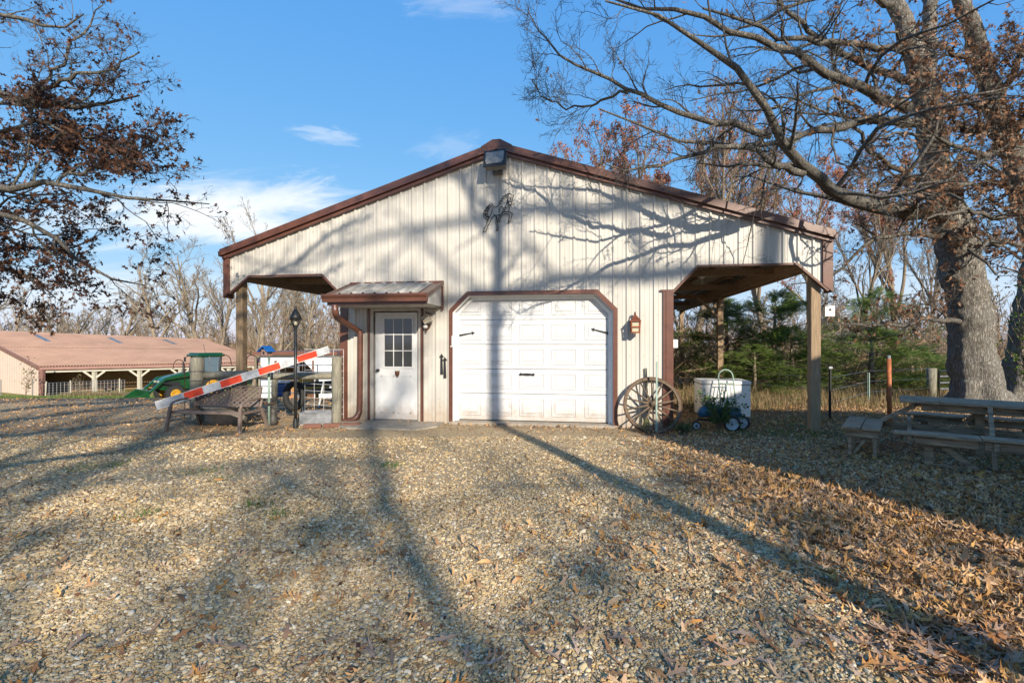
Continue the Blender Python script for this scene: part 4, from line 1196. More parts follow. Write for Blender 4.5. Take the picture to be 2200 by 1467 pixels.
# blue wheeled mower half hidden behind the shrub
def mower():
    t = empty('push_mower', F(1545, 915, -.2), 'old blue push mower with white wheels under the green shrub', 'mower')
    Y = .0
    def wheel(px, py, yy, r, ax):
        c = F(px, py, yy); c[2] = r
        w = MB(); w.lathe([(r * .72, -.03), (r * .97, -.028), (r, 0), (r * .97, .028), (r * .72, .03)], c, 20, ax); o = w.build('tyre', M['tyre'], t, True)
        w = MB(); w.lathe([(0, -.034), (r * .3, -.034), (r * .35, -.022), (r * .66, -.022), (r * .74, -.031), (r * .74, .03), (0, .03)], c, 20, ax); w.build('rim', mat('rim_%d' % px, (.42, .52, .58), .4, noise=20, var=.4), t)
        w = MB(); w.lathe([(0, -.05), (.018, -.045), (.02, -.03)], c, 8, ax); w.build('hub', M['black'], t)
    wheel(1573, 914, -.10, .135, (.25, .95, 0)); wheel(1594, 908, .12, .125, (.25, .95, 0)); wheel(1496, 908, .0, .075, (.1, 1, 0))
    s = MB(); a, b = F(1592, 885, 0.0), F(1560, 893, .05); s.tube([a, b * .5 + a * .5 + [0, 0, .02], b], [.075, .09, .06], 12); s.build('motor_cover', M['mower_blue'], t, True)
    s = MB(); a, b = F(1500, 885, .1), F(1572, 893, .1)
    s.tube(smooth_path([a - [0, 0, .04], a * .7 + b * .3 + [0, 0, .05], a * .3 + b * .7 + [0, 0, .03], b], 4), [.05, .08, .10, .105, .11, .11, .11, .11, .10, .10, .095, .09, .08], 12); s.build('deck', M['mower_blue'], t, True)
    s = MB(); s.tube([F(1497, 900, .1), F(1575, 905, .1)], .02, 6); s.build('axle_bar', M['black'], t)
mower()

# fence posts to the right
def tpost(px, base, top, w, m, lab, name='fence_stake', cap=None):
    Z = 1560.0 / (base - 733); b = W((px - 1100) / FPX * Z, Z, 0); h = 1.5 - (top - 733) / FPX * Z
    t = empty(name, b, lab, 'fence post')
    s = MB(); s.lo(b[0] - w / 2, b[0] + w / 2, b[1] - .006, b[1] + .006, -.2, h); s.lo(b[0] - .006, b[0] + .006, b[1] - .03, b[1] - .006, -.2, h); s.build('stake', M[m], t)
    if cap: s = MB(); s.lo(b[0] - w * .8, b[0] + w * .8, b[1] - .04, b[1] + .015, h, h + .05, .008); s.build('cap', M[cap], t)
    return b, h
tb = []
tb.append(tpost(1783, 899, 792, .045, 'black', 'black steel fence stake just right of the porch post', cap='galv'))
tb.append(tpost(1866, 868, 800, .05, 'truck_green', 'pale green fence stake in the dry grass left of the orange pipe'))
b = G(1912, 906); s = MB(); Z = 1560 / 173.; h = 1.5 - (770 - 733) / FPX * Z
s.tube([b - [0, 0, .2], b + [-.02, 0, h]], .038, 10); t = empty('fence_pipe', b, 'rusty orange pipe post between the fence stakes behind the picnic table', 'fence post'); s.build('pipe', M['orange_pipe'], t, True)
s = MB(); s.tube([b + [-.02, 0, h], b + [-.02, 0, h + .06]], .03, 8); s.build('pipe_cap', M['galv'], t)
b = G(2001, 858); s = MB(); Z = 1560 / 125.; h = 1.5 - (790 - 733) / FPX * Z
s.tube([b - [0, 0, .2], b + [0, 0, h * .5], b + [.01, 0, h]], .105, 12); t = empty('gate_post', b, 'short round wooden gate post left of the big oak', 'fence post'); s.build('post', M['wood_grey'], t, True)
gatep = b
t = empty('pipe_gate', P(2050, 860, 12.5) * [1, 1, 0], 'dark metal pipe gate between the gate post and the big oak', 'gate')
a, c_ = gatep + [.18, 0, 0], P(2115, 860, 12.7); c_[2] = 0
s = MB(); s.tube([a + [0, 0, .1], a + [0, 0, .74], c_ + [0, 0, .74], c_ + [0, 0, .1], a + [0, 0, .1]], .024, 7); s.build('gate_frame', M['black'], t)
for z in (.28, .44, .6):
    s = MB(); s.tube([a + [0, 0, z], c_ + [0, 0, z]], .018, 6); s.build('gate_rail', M['galv'], t)
# wires of the right fence
t = empty('wire_fence', P(1866, 850, 11.5) * [1, 1, 0], 'thin wire fence strung between the stakes right of the porch', 'wire fence')
wp = [tb[0][0], tb[1][0], gatep]
for z in (.3, .55, .8):
    for a, c_ in ((G(1640, 880), wp[0]), (wp[0], wp[1]), (wp[1], wp[2])):
        s = MB(); s.tube([a + [0, 0, z], (a + c_) / 2 + [0, 0, z - .004], c_ + [0, 0, z]], .0025, 4, False); s.build('wire', M['galv'], t)

# picnic table
def picnic():
    Pc = W(5.14, 6.42, 0); th = math.atan2(-.63, .77) + TH
    t = empty('picnic_table', Pc, 'weathered grey square picnic table with attached benches under the oak', 'picnic table', rz=th)
    rr = random.Random(3)
    def board(name, x0, x1, y0, y1, z0, z1, parent=t):
        s = MB(); dz = rr.uniform(-.003, .003); s.lo(x0, x1, y0, y1, z0 + dz, z1 + dz, .005); return local_build(s, name, M['plank'], parent)
    S = 1.62
    board('top_board', 0, .40, 0, .135, .695, .73); board('top_board', .405, S, 0, .135, .695, .73)
    for k in range(1, 5):
        board('top_board', rr.uniform(-.01, .01), S + rr.uniform(-.01, .01), k * .145, k * .145 + .138, .695, .73)
    for y in (.10, .62): board('apron', .22, S - .22, y, y + .04, .595, .694)
    for x in (.12, .80, 1.46): board('apron', x, x + .04, .15, .61, .595, .694)
    # front bench and its mirror at the back
    for (ya, yb) in ((-.80, -.52), (1.28, 1.56)):
        board('bench_board', -.05, .72, ya, ya + .135, .385, .42); board('bench_board', .725, 1.75, ya, ya + .135, .395, .43)
        board('bench_board', .12, .72, ya + .145, yb, .385, .42); board('bench_board', .725, 1.62, ya + .145, yb, .385, .42)
        board('bench_rail', .15, .70, ya + .06, ya + .10, .29, .384); board('bench_rail', .75, 1.6, ya + .06, ya + .10, .29, .384)
    for (xa, xb) in ((-.58, -.18), (2.14, 2.54)):
        board('bench_board', xa, xa + .195, -.66, .42, .37, .405); board('bench_board', xa + .205, xb, -.62, .38, .37, .405)
        board('bench_rail', xa + .03, xb - .02, -.58, -.54, .27, .369); board('bench_rail', xa + .03, xb - .02, .28, .32, .27, .369)
    def leg(name, a, b, w=.085, h=.04, up=(0, 1, 0)):
        s = MB(); s.beam(a, b, w, h, up, .004); local_build(s, name, M['plank'], t)
    for x in (.28, 1.35):
        leg('leg', (x, -.60, 0), (x, -.60, .38)); leg('brace', (x + .03, -.60, .34), (x + .42, -.62, .03), .06, .035); leg('foot_rail', (x - .02, -.62, .03), (x + .45, -.62, .03), .035, .05, (0, 0, 1))
        leg('leg', (x, 1.42, 0), (x, 1.42, .38))
    for y in (-.32, .35):
        leg('leg', (-.50, y - .2, 0), (-.50, y - .2, .37), .04, .085, (0, 1, 0)); leg('leg', (-.24, y - .2, 0), (-.24, y - .2, .37), .04, .085, (0, 1, 0)); leg('leg', (2.28, y, 0), (2.28, y, .38), .04, .085)
        leg('brace', (-.46, y - .2, .05), (-.28, y - .2, .34), .035, .045, (0, 1, 0))
    # sloping plank from the top down to the left bench, centre uprights and cross beams
    leg('side_plank', (-.20, .30, .40), (.22, .30, .68), .04, .22, (0, 1, 0))
    for x in (.86, 1.2):
        leg('upright', (x, -.42, .0), (x, .05, .70), .075, .045, (1, 0, 0))
    leg('cross_beam', (.84, -.78, .34), (.84, 1.5, .34), .045, .09, (0, 0, 1)); leg('cross_beam', (.10, -.75, .33), (.10, 1.5, .33), .045, .09, (0, 0, 1))
    leg('cross_beam', (-.56, .36, .33), (2.4, .36, .34), .045, .09, (0, 0, 1))
    leg('post', (.80, .4, 0), (.80, .4, .69), .09, .09); leg('brace', (.30, .4, .05), (.8, .4, .60), .04, .07, (0, 1, 0))
picnic()
s = MB(); a = G(2070, 1052); s.tube(smooth_path([a, a + [.12, .02, .03], a + [.25, .08, .025]], 3), [.012, .014, .013, .012, .01, .009, .006], 6)
tag(s.build('dead_stick', M['bark_oak']), 'short dark fallen branch lying in the shaded leaves', 'stick')

# ---------------------------------------------------------------- riding arena, shed and tractor in the dip
def arena():
    E1, E2 = P(86, 788, 42.0), P(576, 778, 51.0)
    R1, R2 = P(-62, 711, 48.0), P(445, 731, 60.0)
    t = empty('riding_arena', (E1 + E2) / 2 * [1, 1, 0] + [0, 0, -3.3], 'long low open sided arena building with faded brown metal roof', 'building')
    n = 44; dv = (E2 - E1) / n
    nrm = np.cross(E2 - E1, R1 - E1); nrm /= np.linalg.norm(nrm); nrm = nrm if nrm[2] > 0 else -nrm
    def pt(u, v, h=0.0):
        a = E1 + (E2 - E1) * u; b = R1 + (R2 - R1) * u
        return a + (b - a) * v + nrm * h
    for k in range(n):
        u0, u1 = k / n, (k + 1) / n
        if k in (9, 22, 33):
            pieces = [(0, .70, 'arena_roof', 'roof_panel'), (.70, .92, 'skylight', 'skylight'), (.92, 1, 'arena_roof', 'roof_panel')]
        else:
            pieces = [(0, 1, 'arena_roof', 'roof_panel')]
        for (v0, v1, m, nm) in pieces:
            s = MB()
            for i in range(2):
                ua, ub = u0 + (u1 - u0) * i / 2, u0 + (u1 - u0) * (i + 1) / 2
                g = (ub - ua)
                prof = [(ua, 0), (ua + g * .04, 0), (ua + g * .12, .09), (ua + g * .78, .09), (ua + g * .86, 0), (ub, 0)]
                for (p, hp), (q, hq) in zip(prof[:-1], prof[1:]):
                    vm = [v0, v1] if not (v0 < .5 < v1) else [v0, .5, v1]
                    for j, (va, vb) in enumerate(zip(vm[:-1], vm[1:])):
                        off = .03 if (va >= .5) else 0
                        s.add([pt(p, va, hp + off), pt(q, va, hq + off), pt(q, vb, hq + off), pt(p, vb, hp + off)], [[0, 1, 2, 3]])
            s.build(nm, M[m], t)
    s = MB(); s.beam(pt(0, 1, .05), pt(1, 1, .05), .7, .08, nrm); s.build('ridge_cap', M['arena_roof'], t)
    trm = mat('arena_trim', (.26, .13, .10), .5, noise=2, var=.2)
    s = MB(); s.beam(pt(-.003, -.005, -.12), pt(1.003, -.005, -.12), .10, .26, (0, 0, 1)); s.build('eave_trim', trm, t)
    s = MB(); s.beam(pt(-.004, 0, -.1), pt(-.004, 1, -.1), .12, .34, nrm); s.beam(pt(1.004, 0, -.1), pt(1.004, 1, -.1), .12, .34, nrm); o = s.build('rake_trim', trm, t); o['kind'] = 'stuff'
    s = MB(); s.beam(pt(.006, 0, -.0) - [0, 0, .42], pt(1, 0, 0) - [0, 0, .40], .12, .13, (0, 0, 1)); s.build('eave_beam', M['cream'], t)
    # end wall (gable) on the left
    zb = -3.6
    xs = np.linspace(0, 1, 61); s = MB()
    for i in range(60):
        a, b = pt(.004, xs[i], -.2), pt(.004, xs[i + 1], -.2); off = [0, -.03 if i % 2 else 0]; ofb = 0 if i % 2 else -.03
        s.add([(a[0], a[1] + off[1], zb), (b[0], b[1] + ofb, zb), (b[0], b[1] + ofb, b[2]), (a[0], a[1] + off[1], a[2])], [[0, 1, 2, 3]])
    s.build('end_wall', M['arena_wall'], t)
    s = MB(); a = pt(.004, 0, 0); s.lo(a[0] - .12, a[0] + .30, a[1] - .12, a[1] + .1, zb, a[2] - .2); s.build('corner_trim', trm, t)
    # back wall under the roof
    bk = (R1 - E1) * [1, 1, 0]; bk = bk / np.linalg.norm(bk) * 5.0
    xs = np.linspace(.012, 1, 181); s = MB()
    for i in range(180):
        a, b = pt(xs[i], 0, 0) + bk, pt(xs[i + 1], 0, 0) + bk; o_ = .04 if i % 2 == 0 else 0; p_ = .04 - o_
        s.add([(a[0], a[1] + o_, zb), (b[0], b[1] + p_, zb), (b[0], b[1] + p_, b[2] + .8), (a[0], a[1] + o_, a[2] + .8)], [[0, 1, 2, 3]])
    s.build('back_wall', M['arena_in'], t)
    # posts with Y braces
    for px in (203, 300, 388, 492, 560):
        u = (px - 86) / (576 - 86.0); u = u * 42 / (42 * u + 51 * (1 - u))
        a = pt(u, 0, 0); e_ = (E2 - E1) / np.linalg.norm(E2 - E1)
        s = MB(); s.lo(a[0] - .15, a[0] + .15, a[1] - .12, a[1] + .12, zb, a[2] - .52); s.build('post', M['cream'], t)
        for sg in (-1, 1):
            s = MB(); s.beam(a - [0, 0, 1.15], a + e_ * sg * .75 - [0, 0, .46], .14, .16, (0, 0, 1)); s.build('brace', M['cream'], t)
    return E1, E2
E1, E2 = arena()
# stock panel and weeds before the arena
p, q = P(97, 840, 40.5), P(268, 832, 44.0)
zb = gz(p[0], p[1])
t = wire_panel('stock_panel', p, q, zb - .2, zb + 1.25, 22, 7, .012, M['galv'], 'long pale wire stock panel in front of the arena opening', 'wire panel')
for u in (0, .30, .62, .93):
    a = p + (q - p) * u; s = MB(); s.tube([(a[0], a[1], zb - .3), (a[0] + (.12 if u == 0 else 0), a[1], zb + 1.4)], .05, 6); s.build('stake', M['cream'], t)
for px, Z, h in ((2, 39, 1.6), (70, 39.5, 1.7)):
    a = P(px, 850, Z); g_ = gz(a[0], a[1]); s = MB(); s.tube([(a[0], a[1], g_ - .2), (a[0], a[1], g_ + h)], .035, 5); tag(s.build('fence_stake', M['grey_metal']), 'thin grey stake before the arena end wall, %s' % ('at the left picture edge' if px == 2 else 'near the brown corner'), 'fence post')

# white shed beyond the fence with open bay
def shed():
    Z = 30.0; c0, c1 = P(560, 800, Z), P(718, 800, Z)
    base = gz(c0[0], c0[1] + 2) - .1; top = 1.5 - (762 - 733) / FPX * Z
    t = empty('loafing_shed', (c0 + c1) / 2 * [1, 1, 0] + [0, 0, base], 'small white shed with brown roof edge and an open bay beyond the fence', 'shed')
    ex = (c1 - c0) / np.linalg.norm(c1 - c0); ex[2] = 0; ey = np.array([-ex[1], ex[0], 0])
    Lw = np.linalg.norm((c1 - c0)[:2])
    def q(a, b, z): return np.array([c0[0], c0[1], 0]) + ex * a + ey * b + [0, 0, z]
    def bx(name, a0, a1, b0, b1, z0, z1, m):
        s = MB(); R = np.stack([ex, ey, [0, 0, 1]], 1); s.box(q((a0 + a1) / 2, (b0 + b1) / 2, (z0 + z1) / 2), (a1 - a0, b1 - b0, z1 - z0), R); return s.build(name, m, t)
    bayL, bayR = Lw * .22, Lw * .70
    bx('front_wall', 0, bayL, 0, .1, base, top, M['white']); bx('front_wall', bayR + .15, Lw, 0, .1, base, top, M['white']); bx('header', bayL, bayR + .15, 0, .1, top - .35, top, M['white'])
    bx('bay_post', bayR, bayR + .15, -.03, .12, base, top - .35, M['roof']); bx('bay_post', bayL - .15, bayL, -.03, -.005, base, top - .35, M['roof'])
    bx('rear_wall', 0, Lw, 3.6, 3.7, base, top + .1, M['wood_dark']); bx('side_wall', 0, .1, .1, 3.6, base, top, M['white']); bx('side_wall', Lw - .1, Lw, .1, 3.6, base, top, M['white'])
    bx('roof', -.3, Lw + .3, -.35, 4.0, top + .002, top + .22, M['roof'])
    for sg, x in ((1, bayL), (-1, bayR)):
        s = MB(); s.prism([(0, 0), (sg * .55, 0), (0, -.55)][::sg], 0, .06)
        V = np.concatenate(s.v); s2 = MB(); s2.add(np.array([q(x + v[0], -.02 + v[1], top - .352 + v[2]) for v in V]), [np.array([[0, 1, 4, 3], [1, 2, 5, 4], [2, 0, 3, 5]]), np.array([[2, 1, 0], [3, 4, 5]])]); s2.build('corner_gusset', M['white'], t)
    bx('hay_bale', Lw * .30, Lw * .55, .8, 1.8, base, base + 1.3, mat('hay', (.42, .22, .10), .9, noise=6, var=.4))
shed()
# corral panels in front of the shed
for i, (pxa, pxb, Z, py0, py1, lab) in enumerate(((560, 640, 22, 788, 828, 'galvanised corral panel beyond the fence, left of the lamp post'), (642, 722, 21, 784, 812, 'galvanised corral panel beyond the fence, right of the lamp post'))):
    a, c_ = P(pxa, 800, Z), P(pxb, 800, Z); z1 = 1.5 - (py0 - 733) / FPX * Z; z0 = gz(a[0], a[1])
    t = empty('corral_panel', (a + c_) / 2 * [1, 1, 0] + [0, 0, z0], lab, 'corral panel', 'corral panels beyond the fence')
    for k in range(5):
        z = z0 + .25 + (z1 - z0 - .25) * k / 4; s = MB(); s.tube([(a[0], a[1], z), (c_[0], c_[1], z)], .025, 5); s.build('rail', M['galv'], t)
    for u in (0, .5, 1):
        p_ = a + (c_ - a) * u; s = MB(); s.tube([(p_[0], p_[1], z0 - .1), (p_[0], p_[1], z1 + .05)], .03, 5); s.build('upright', M['galv'], t)
# yellow implement
a = P(678, 826, 16.0); g_ = gz(a[0], a[1])
t = empty('yellow_implement', (a[0], a[1], g_), 'yellow farm implement with two upright tubes beyond the fence', 'implement')
c = P(678, 828, 16.0)
for px in (656, 681):
    b_ = P(px, 830, 16.0); s = MB(); s.tube([(b_[0], b_[1], g_), (b_[0], b_[1], 1.5 - (815 - 733) / FPX * 16)], .06, 8); s.build('upright_tube', M['yellow'], t, True)
s = MB(); p_, q_ = P(640, 818, 16.0), P(702, 832, 16.0); s.beam(P(642, 817, 16), P(672, 817, 16), .12, .14); s.build('head_beam', M['yellow'], t)
s = MB(); s.beam(P(646, 834, 16), P(706, 830, 16), .16, .20); s.build('base_beam', M['yellow'], t)
for (pxa, pya, pxb, pyb) in ((640, 842, 720, 838), (648, 826, 720, 822)):
    s = MB(); s.beam(P(pxa, pya, 15.2), P(pxb, pyb, 15.2), .10, .16); s.build('dark_bar', M['black'], t)
s = MB(); s.tube([P(695, 820, 12), P(684, 880, 11)], .02, 6); tag(s.build('white_pipe', M['white']), 'thin white plastic pipe leaning behind the right fence post', 'pipe')
s = MB(); c = P(604, 836, 17); R_ = RZ(.3)
s.box(c, (.55, .4, .5), R_, .03); t = empty('water_tub', c - [0, 0, .3], 'dark blue water tub beyond the fence under the rail', 'tub'); s.build('tub_body', mat('tub_blue', (.01, .06, .20), .4), t)
s = MB(); s.box(c + [0, 0, .26], (.60, .45, .03), R_); s.build('tub_rim', M['galv'], t)

# green compact tractor with loader
def tractor():
    b = P(440, 850, 31.0); g_ = gz(b[0], b[1])
    t = empty('tractor', (b[0], b[1], g_), 'green compact tractor with cab and front loader on the gravel', 'tractor', rz=math.pi + math.radians(56) + TH)
    t.scale = (1.14, 1.14, 1.16)
    T, Yl, K = M['tractor'], M['yellow'], M['tyre']
    def lb(s, n, m, p=t, sm=False): return local_build(s, n, m, p, sm)
    def wheel(x, y, r, w):
        s = MB(); s.lathe([(r * .6, -w / 2), (r * .95, -w / 2), (r, -w / 3), (r, w / 3), (r * .95, w / 2), (r * .6, w / 2)], (x, y, r), 22, (0, 1, 0))
        for k in range(18):
            a = k * 2 * math.pi / 18
            for sg in (-1, 1):
                s.beam((x + r * .97 * math.cos(a), y, r + r * .97 * math.sin(a)), (x + r * math.cos(a + .12), y + sg * w * .48, r + r * math.sin(a + .12)), .05, .06, (math.cos(a), 0, math.sin(a)))
        o = lb(s, 'wheel', K)
        s = MB(); s.lathe([(0, -w * .15), (r * .3, -w * .2), (r * .62, -w * .45), (r * .62, w * .45), (r * .3, w * .2), (0, w * .15)], (x, y, r), 20, (0, 1, 0)); q = local_build(s, 'rim', Yl, o, True)
    for y in (-.75, .75): wheel(0, y, .66, .40); wheel(1.75, y * .92, .42, .27)
    s = MB(); prof = [(.55, .85), (.55, 1.50), (1.1, 1.48), (1.7, 1.36), (2.15, 1.20), (2.38, 1.0), (2.38, .70), (2.2, .62), (.55, .62)]
    n = len(prof); V = []
    for w in (-.33, -.24, .24, .33):
        sc = 1.0 if abs(w) < .3 else .94
        V += [(x, w, .62 + (z - .62) * sc) for x, z in prof]
    Q = [];
    for r in range(3):
        for i in range(n): Q.append([r * n + i, r * n + (i + 1) % n, (r + 1) * n + (i + 1) % n, (r + 1) * n + i])
    s.add(V, [np.array(Q), np.array([list(range(n))[::-1]]), np.array([list(range(3 * n, 4 * n))])]); hood = lb(s, 'hood', T)
    for y in (-.335, .335):
        s = MB(); s.beam((.6, y, 1.30), (1.9, y, 1.16), .012, .06, (0, 0, 1)); local_build(s, 'side_stripe', Yl, hood)
        s = MB(); s.lo(1.35, 2.1, y - .006, y + .006, .78, 1.02); local_build(s, 'side_grille', M['black'], hood)
    s = MB(); s.lo(2.375, 2.39, -.22, .22, .72, 1.0); local_build(s, 'front_grille', M['black'], hood)
    for y in (-.2, .2): s = MB(); s.lo(2.30, 2.36, y - .07, y + .07, 1.02, 1.10); local_build(s, 'headlight', M['lamp_glass'], hood)
    s = MB(); s.lo(-.55, 1.9, -.22, .22, .42, .80, .03); lb(s, 'chassis', M['black'])
    # cab
    cab = MB(); cab.lo(-.55, .60, -.62, .62, .72, 1.18, .03); cab = lb(cab, 'cab', T)
    for (x0, x1) in ((-.52, -.60), (.58, .42)):
        for y in (-.60, .60):
            s = MB(); s.beam((x0, y, 1.15), (x1, y * .97, 2.30), .07, .07, (0, 1, 0)); local_build(s, 'cab_pillar', M['black'], cab)
    for y in (-.60, .60):
        s = MB(); s.prism([(-.50, 1.18), (.54, 1.18), (.42, 2.28), (-.56, 2.28)], y - .008, y + .008); local_build(s, 'side_window', M['cabglass'], cab)
    for x0, x1 in ((.575, .42), (-.52, -.59)):
        s = MB(); s.add([(x0, -.56, 1.18), (x0, .56, 1.18), (x1, .56, 2.28), (x1, -.56, 2.28), (x0 - .015, -.56, 1.18), (x0 - .015, .56, 1.18), (x1 - .015, .56, 2.28), (x1 - .015, -.56, 2.28)], [[0, 1, 2, 3], [7, 6, 5, 4], [0, 4, 5, 1], [2, 6, 7, 3]]); local_build(s, 'windscreen', M['cabglass'], cab)
    s = MB(); s.lo(-.78, .66, -.72, .72, 2.29, 2.42, .05); s.lo(-.68, .56, -.62, .62, 2.42, 2.49, .03); lb(s, 'cab_roof', T)
    s = MB(); s.lo(-.3, .15, -.22, .22, 1.18, 1.30); s.lo(-.32, -.2, -.22, .22, 1.3, 1.8, .03); lb(s, 'seat', M['black'])
    for y in (-.75, .75):
        s = MB(); an = np.linspace(-.3, 2.3, 9)
        for a0, a1 in zip(an[:-1], an[1:]):
            s.beam((.74 * math.cos(a0) , y, .66 + .74 * math.sin(a0)), (.74 * math.cos(a1), y, .66 + .74 * math.sin(a1)), .42, .03, (math.cos(a0), 0, math.sin(a0)))
        lb(s, 'rear_fender', T)
    for y in (-.50, .50):
        s = MB(); s.beam((.75, y, .65), (.80, y, 1.42), .12, .10, (0, 1, 0)); s.beam((.80, y, 1.38), (2.1, y, 1.20), .10, .13, (0, 0, 1)); s.beam((2.1, y, 1.22), (2.95, y, .42), .10, .13, (0, 1, 0)); lb(s, 'loader_arm', T)
        s = MB(); s.tube([(1.3, y * 1.12, .78), (2.3, y * 1.12, 1.02)], .03, 8); lb(s, 'loader_cylinder', M['black'])
    s = MB(); bp = [(2.95, .62), (2.92, .12), (3.05, .02), (3.62, .0), (3.62, .02), (3.08, .05), (2.98, .15), (3.0, .60), (3.25, .66), (3.25, .68)]
    bp = [(2.95, .70), (2.90, .35), (2.98, .08), (3.15, .0), (3.72, -.02), (3.72, .01), (3.17, .04), (3.02, .11), (2.95, .36), (3.0, .69)]
    n = len(bp); V = [(x, -.82, z) for x, z in bp] + [(x, .82, z) for x, z in bp]
    s.add(V, np.array([[i, (i + 1) % n, n + (i + 1) % n, n + i] for i in range(n)]))
    for y in (-.82, .82): s.prism([(2.95, .68), (2.9, .35), (3.0, .06), (3.72, -.02), (3.45, .35)], y - .012, y + .012)
    lb(s, 'bucket', T)
    s = MB(); s.tube([(.5, -.66, 2.35), (.62, -.95, 2.2)], .015, 5); s.lo(.58, .61, -1.1, -.9, 2.0, 2.25); s.tube([(.1, .3, 2.48), (.2, .3, 2.95)], .01, 4); lb(s, 'mirror', M['black'])
    s = MB(); s.tube([(1.2, .3, 1.4), (1.2, .3, 2.0)], .04, 8); lb(s, 'exhaust', M['black'])
M['cabglass'] = mat('cab_glass', (.10, .14, .17), .05, spec=.9)
tractor()

# house behind the camera: its gable end throws the broad shade on the right
def house():
    r = np.array([.868, .497]); dd = SD
    def q(l, a, z): p_ = r * l + dd * a; return np.array([p_[0], p_[1], z])
    t = empty('house', q(3.4, -13, 0), 'house with low gable roof standing behind the yard to the right', 'house')
    l0, l1, a0, a1 = .82, 6.1, -10.0, -17.0; lm = (l0 + l1) / 2
    def zr(l): return 4.15 + .245 * ((l - l0) if l < lm else (l1 - l))
    def slab(name, pts, m):
        V = np.array(pts); n = len(V) // 2; s = MB()
        s.add(V, [np.array([[i, (i + 1) % n, n + (i + 1) % n, n + i] for i in range(n)]), np.array([list(range(n))[::-1]]), np.array([list(range(n, 2 * n))])]); return s.build(name, m, t)
    def wallp(a, th): return [q(l0, a, -.1), q(l1, a, -.1), q(l1, a, 4.1), q(lm, a, zr(lm) - .05), q(l0, a, 4.1)] + [q(l0, a - th, -.1), q(l1, a - th, -.1), q(l1, a - th, 4.1), q(lm, a - th, zr(lm) - .05), q(l0, a - th, 4.1)]
    slab('gable_wall', wallp(a0, .15), M['house']); slab('gable_wall', wallp(a1 + .15, .15), M['house'])
    for l in (l0, l1 - .15):
        slab('side_wall', [q(l, a0 - .15, -.1), q(l + .15, a0 - .15, -.1), q(l + .15, a0 - .15, 4.1), q(l, a0 - .15, 4.1), q(l, a1 + .15, -.1), q(l + .15, a1 + .15, -.1), q(l + .15, a1 + .15, 4.1), q(l, a1 + .15, 4.1)], M['house'])
    for (la, lb_) in ((l0 - .35, lm), (lm, l1 + .35)):
        za = 4.15 + .245 * (la - l0) if la < lm - .1 else zr(lm); zb_ = zr(lm) if lb_ == lm else 4.15 + .245 * (l1 - lb_)
        slab('roof', [q(la, a0 + .3, za - .05), q(lb_, a0 + .3, zb_ - .05), q(lb_, a0 + .3, zb_ + .08), q(la, a0 + .3, za + .08), q(la, a1 - .3, za - .05), q(lb_, a1 - .3, zb_ - .05), q(lb_, a1 - .3, zb_ + .08), q(la, a1 - .3, za + .08)], M['roof'])
    for l in (1.6, 4.1):
        o = slab('window', [q(l, a0 + .02, 1.1), q(l + 1.2, a0 + .02, 1.1), q(l + 1.2, a0 + .02, 2.5), q(l, a0 + .02, 2.5), q(l, a0 + .002, 1.1), q(l + 1.2, a0 + .002, 1.1), q(l + 1.2, a0 + .002, 2.5), q(l, a0 + .002, 2.5)], M['glass'])
house()

# ---------------------------------------------------------------- vegetation tools
def unit(a):
    return a / (np.linalg.norm(a, axis=-1, keepdims=True) + 1e-9)
def tube_batch(mb, Pn, R, n):
    """many branches at once: Pn (B,k,3), R (B,k)"""
    B, k, _ = Pn.shape
    if B == 0: return
    T = np.gradient(Pn, axis=1); T = unit(T)
    D = unit(Pn[:, -1] - Pn[:, 0])
    ref = np.where(np.abs(D[:, 2:3]) < .8, np.array([[0, 0, 1.0]]), np.array([[1.0, 0.2, 0]]))
    A = unit(np.cross(T, ref[:, None, :])); Bv = np.cross(T, A)
    an = np.arange(n) * 2 * math.pi / n
    V = Pn[:, :, None, :] + R[:, :, None, None] * (A[:, :, None, :] * np.cos(an)[None, None, :, None] + Bv[:, :, None, :] * np.sin(an)[None, None, :, None])
    b = np.arange(B)[:, None, None] * (k * n); i = np.arange(k - 1)[None, :, None] * n; j = np.arange(n)[None, None, :]; j2 = (j + 1) % n
    Q = np.stack([b + i + j, b + i + j2, b + i + n + j2, b + i + n + j], -1).reshape(-1, 4)
    mb.add(V.reshape(-1, 3), Q)
def interp(Pn, R, t):
    """points on each polyline; t (B,m)"""
    k = Pn.shape[1]; x = np.clip(t, 0, .999) * (k - 1); i = x.astype(int); f = (x - i)[..., None]
    b = np.arange(len(Pn))[:, None]
    p = Pn[b, i] * (1 - f) + Pn[b, i + 1] * f; T = unit(Pn[b, i + 1] - Pn[b, i])
    r = R[b, i] * (1 - f[..., 0]) + R[b, i + 1] * f[..., 0]
    return p, T, r
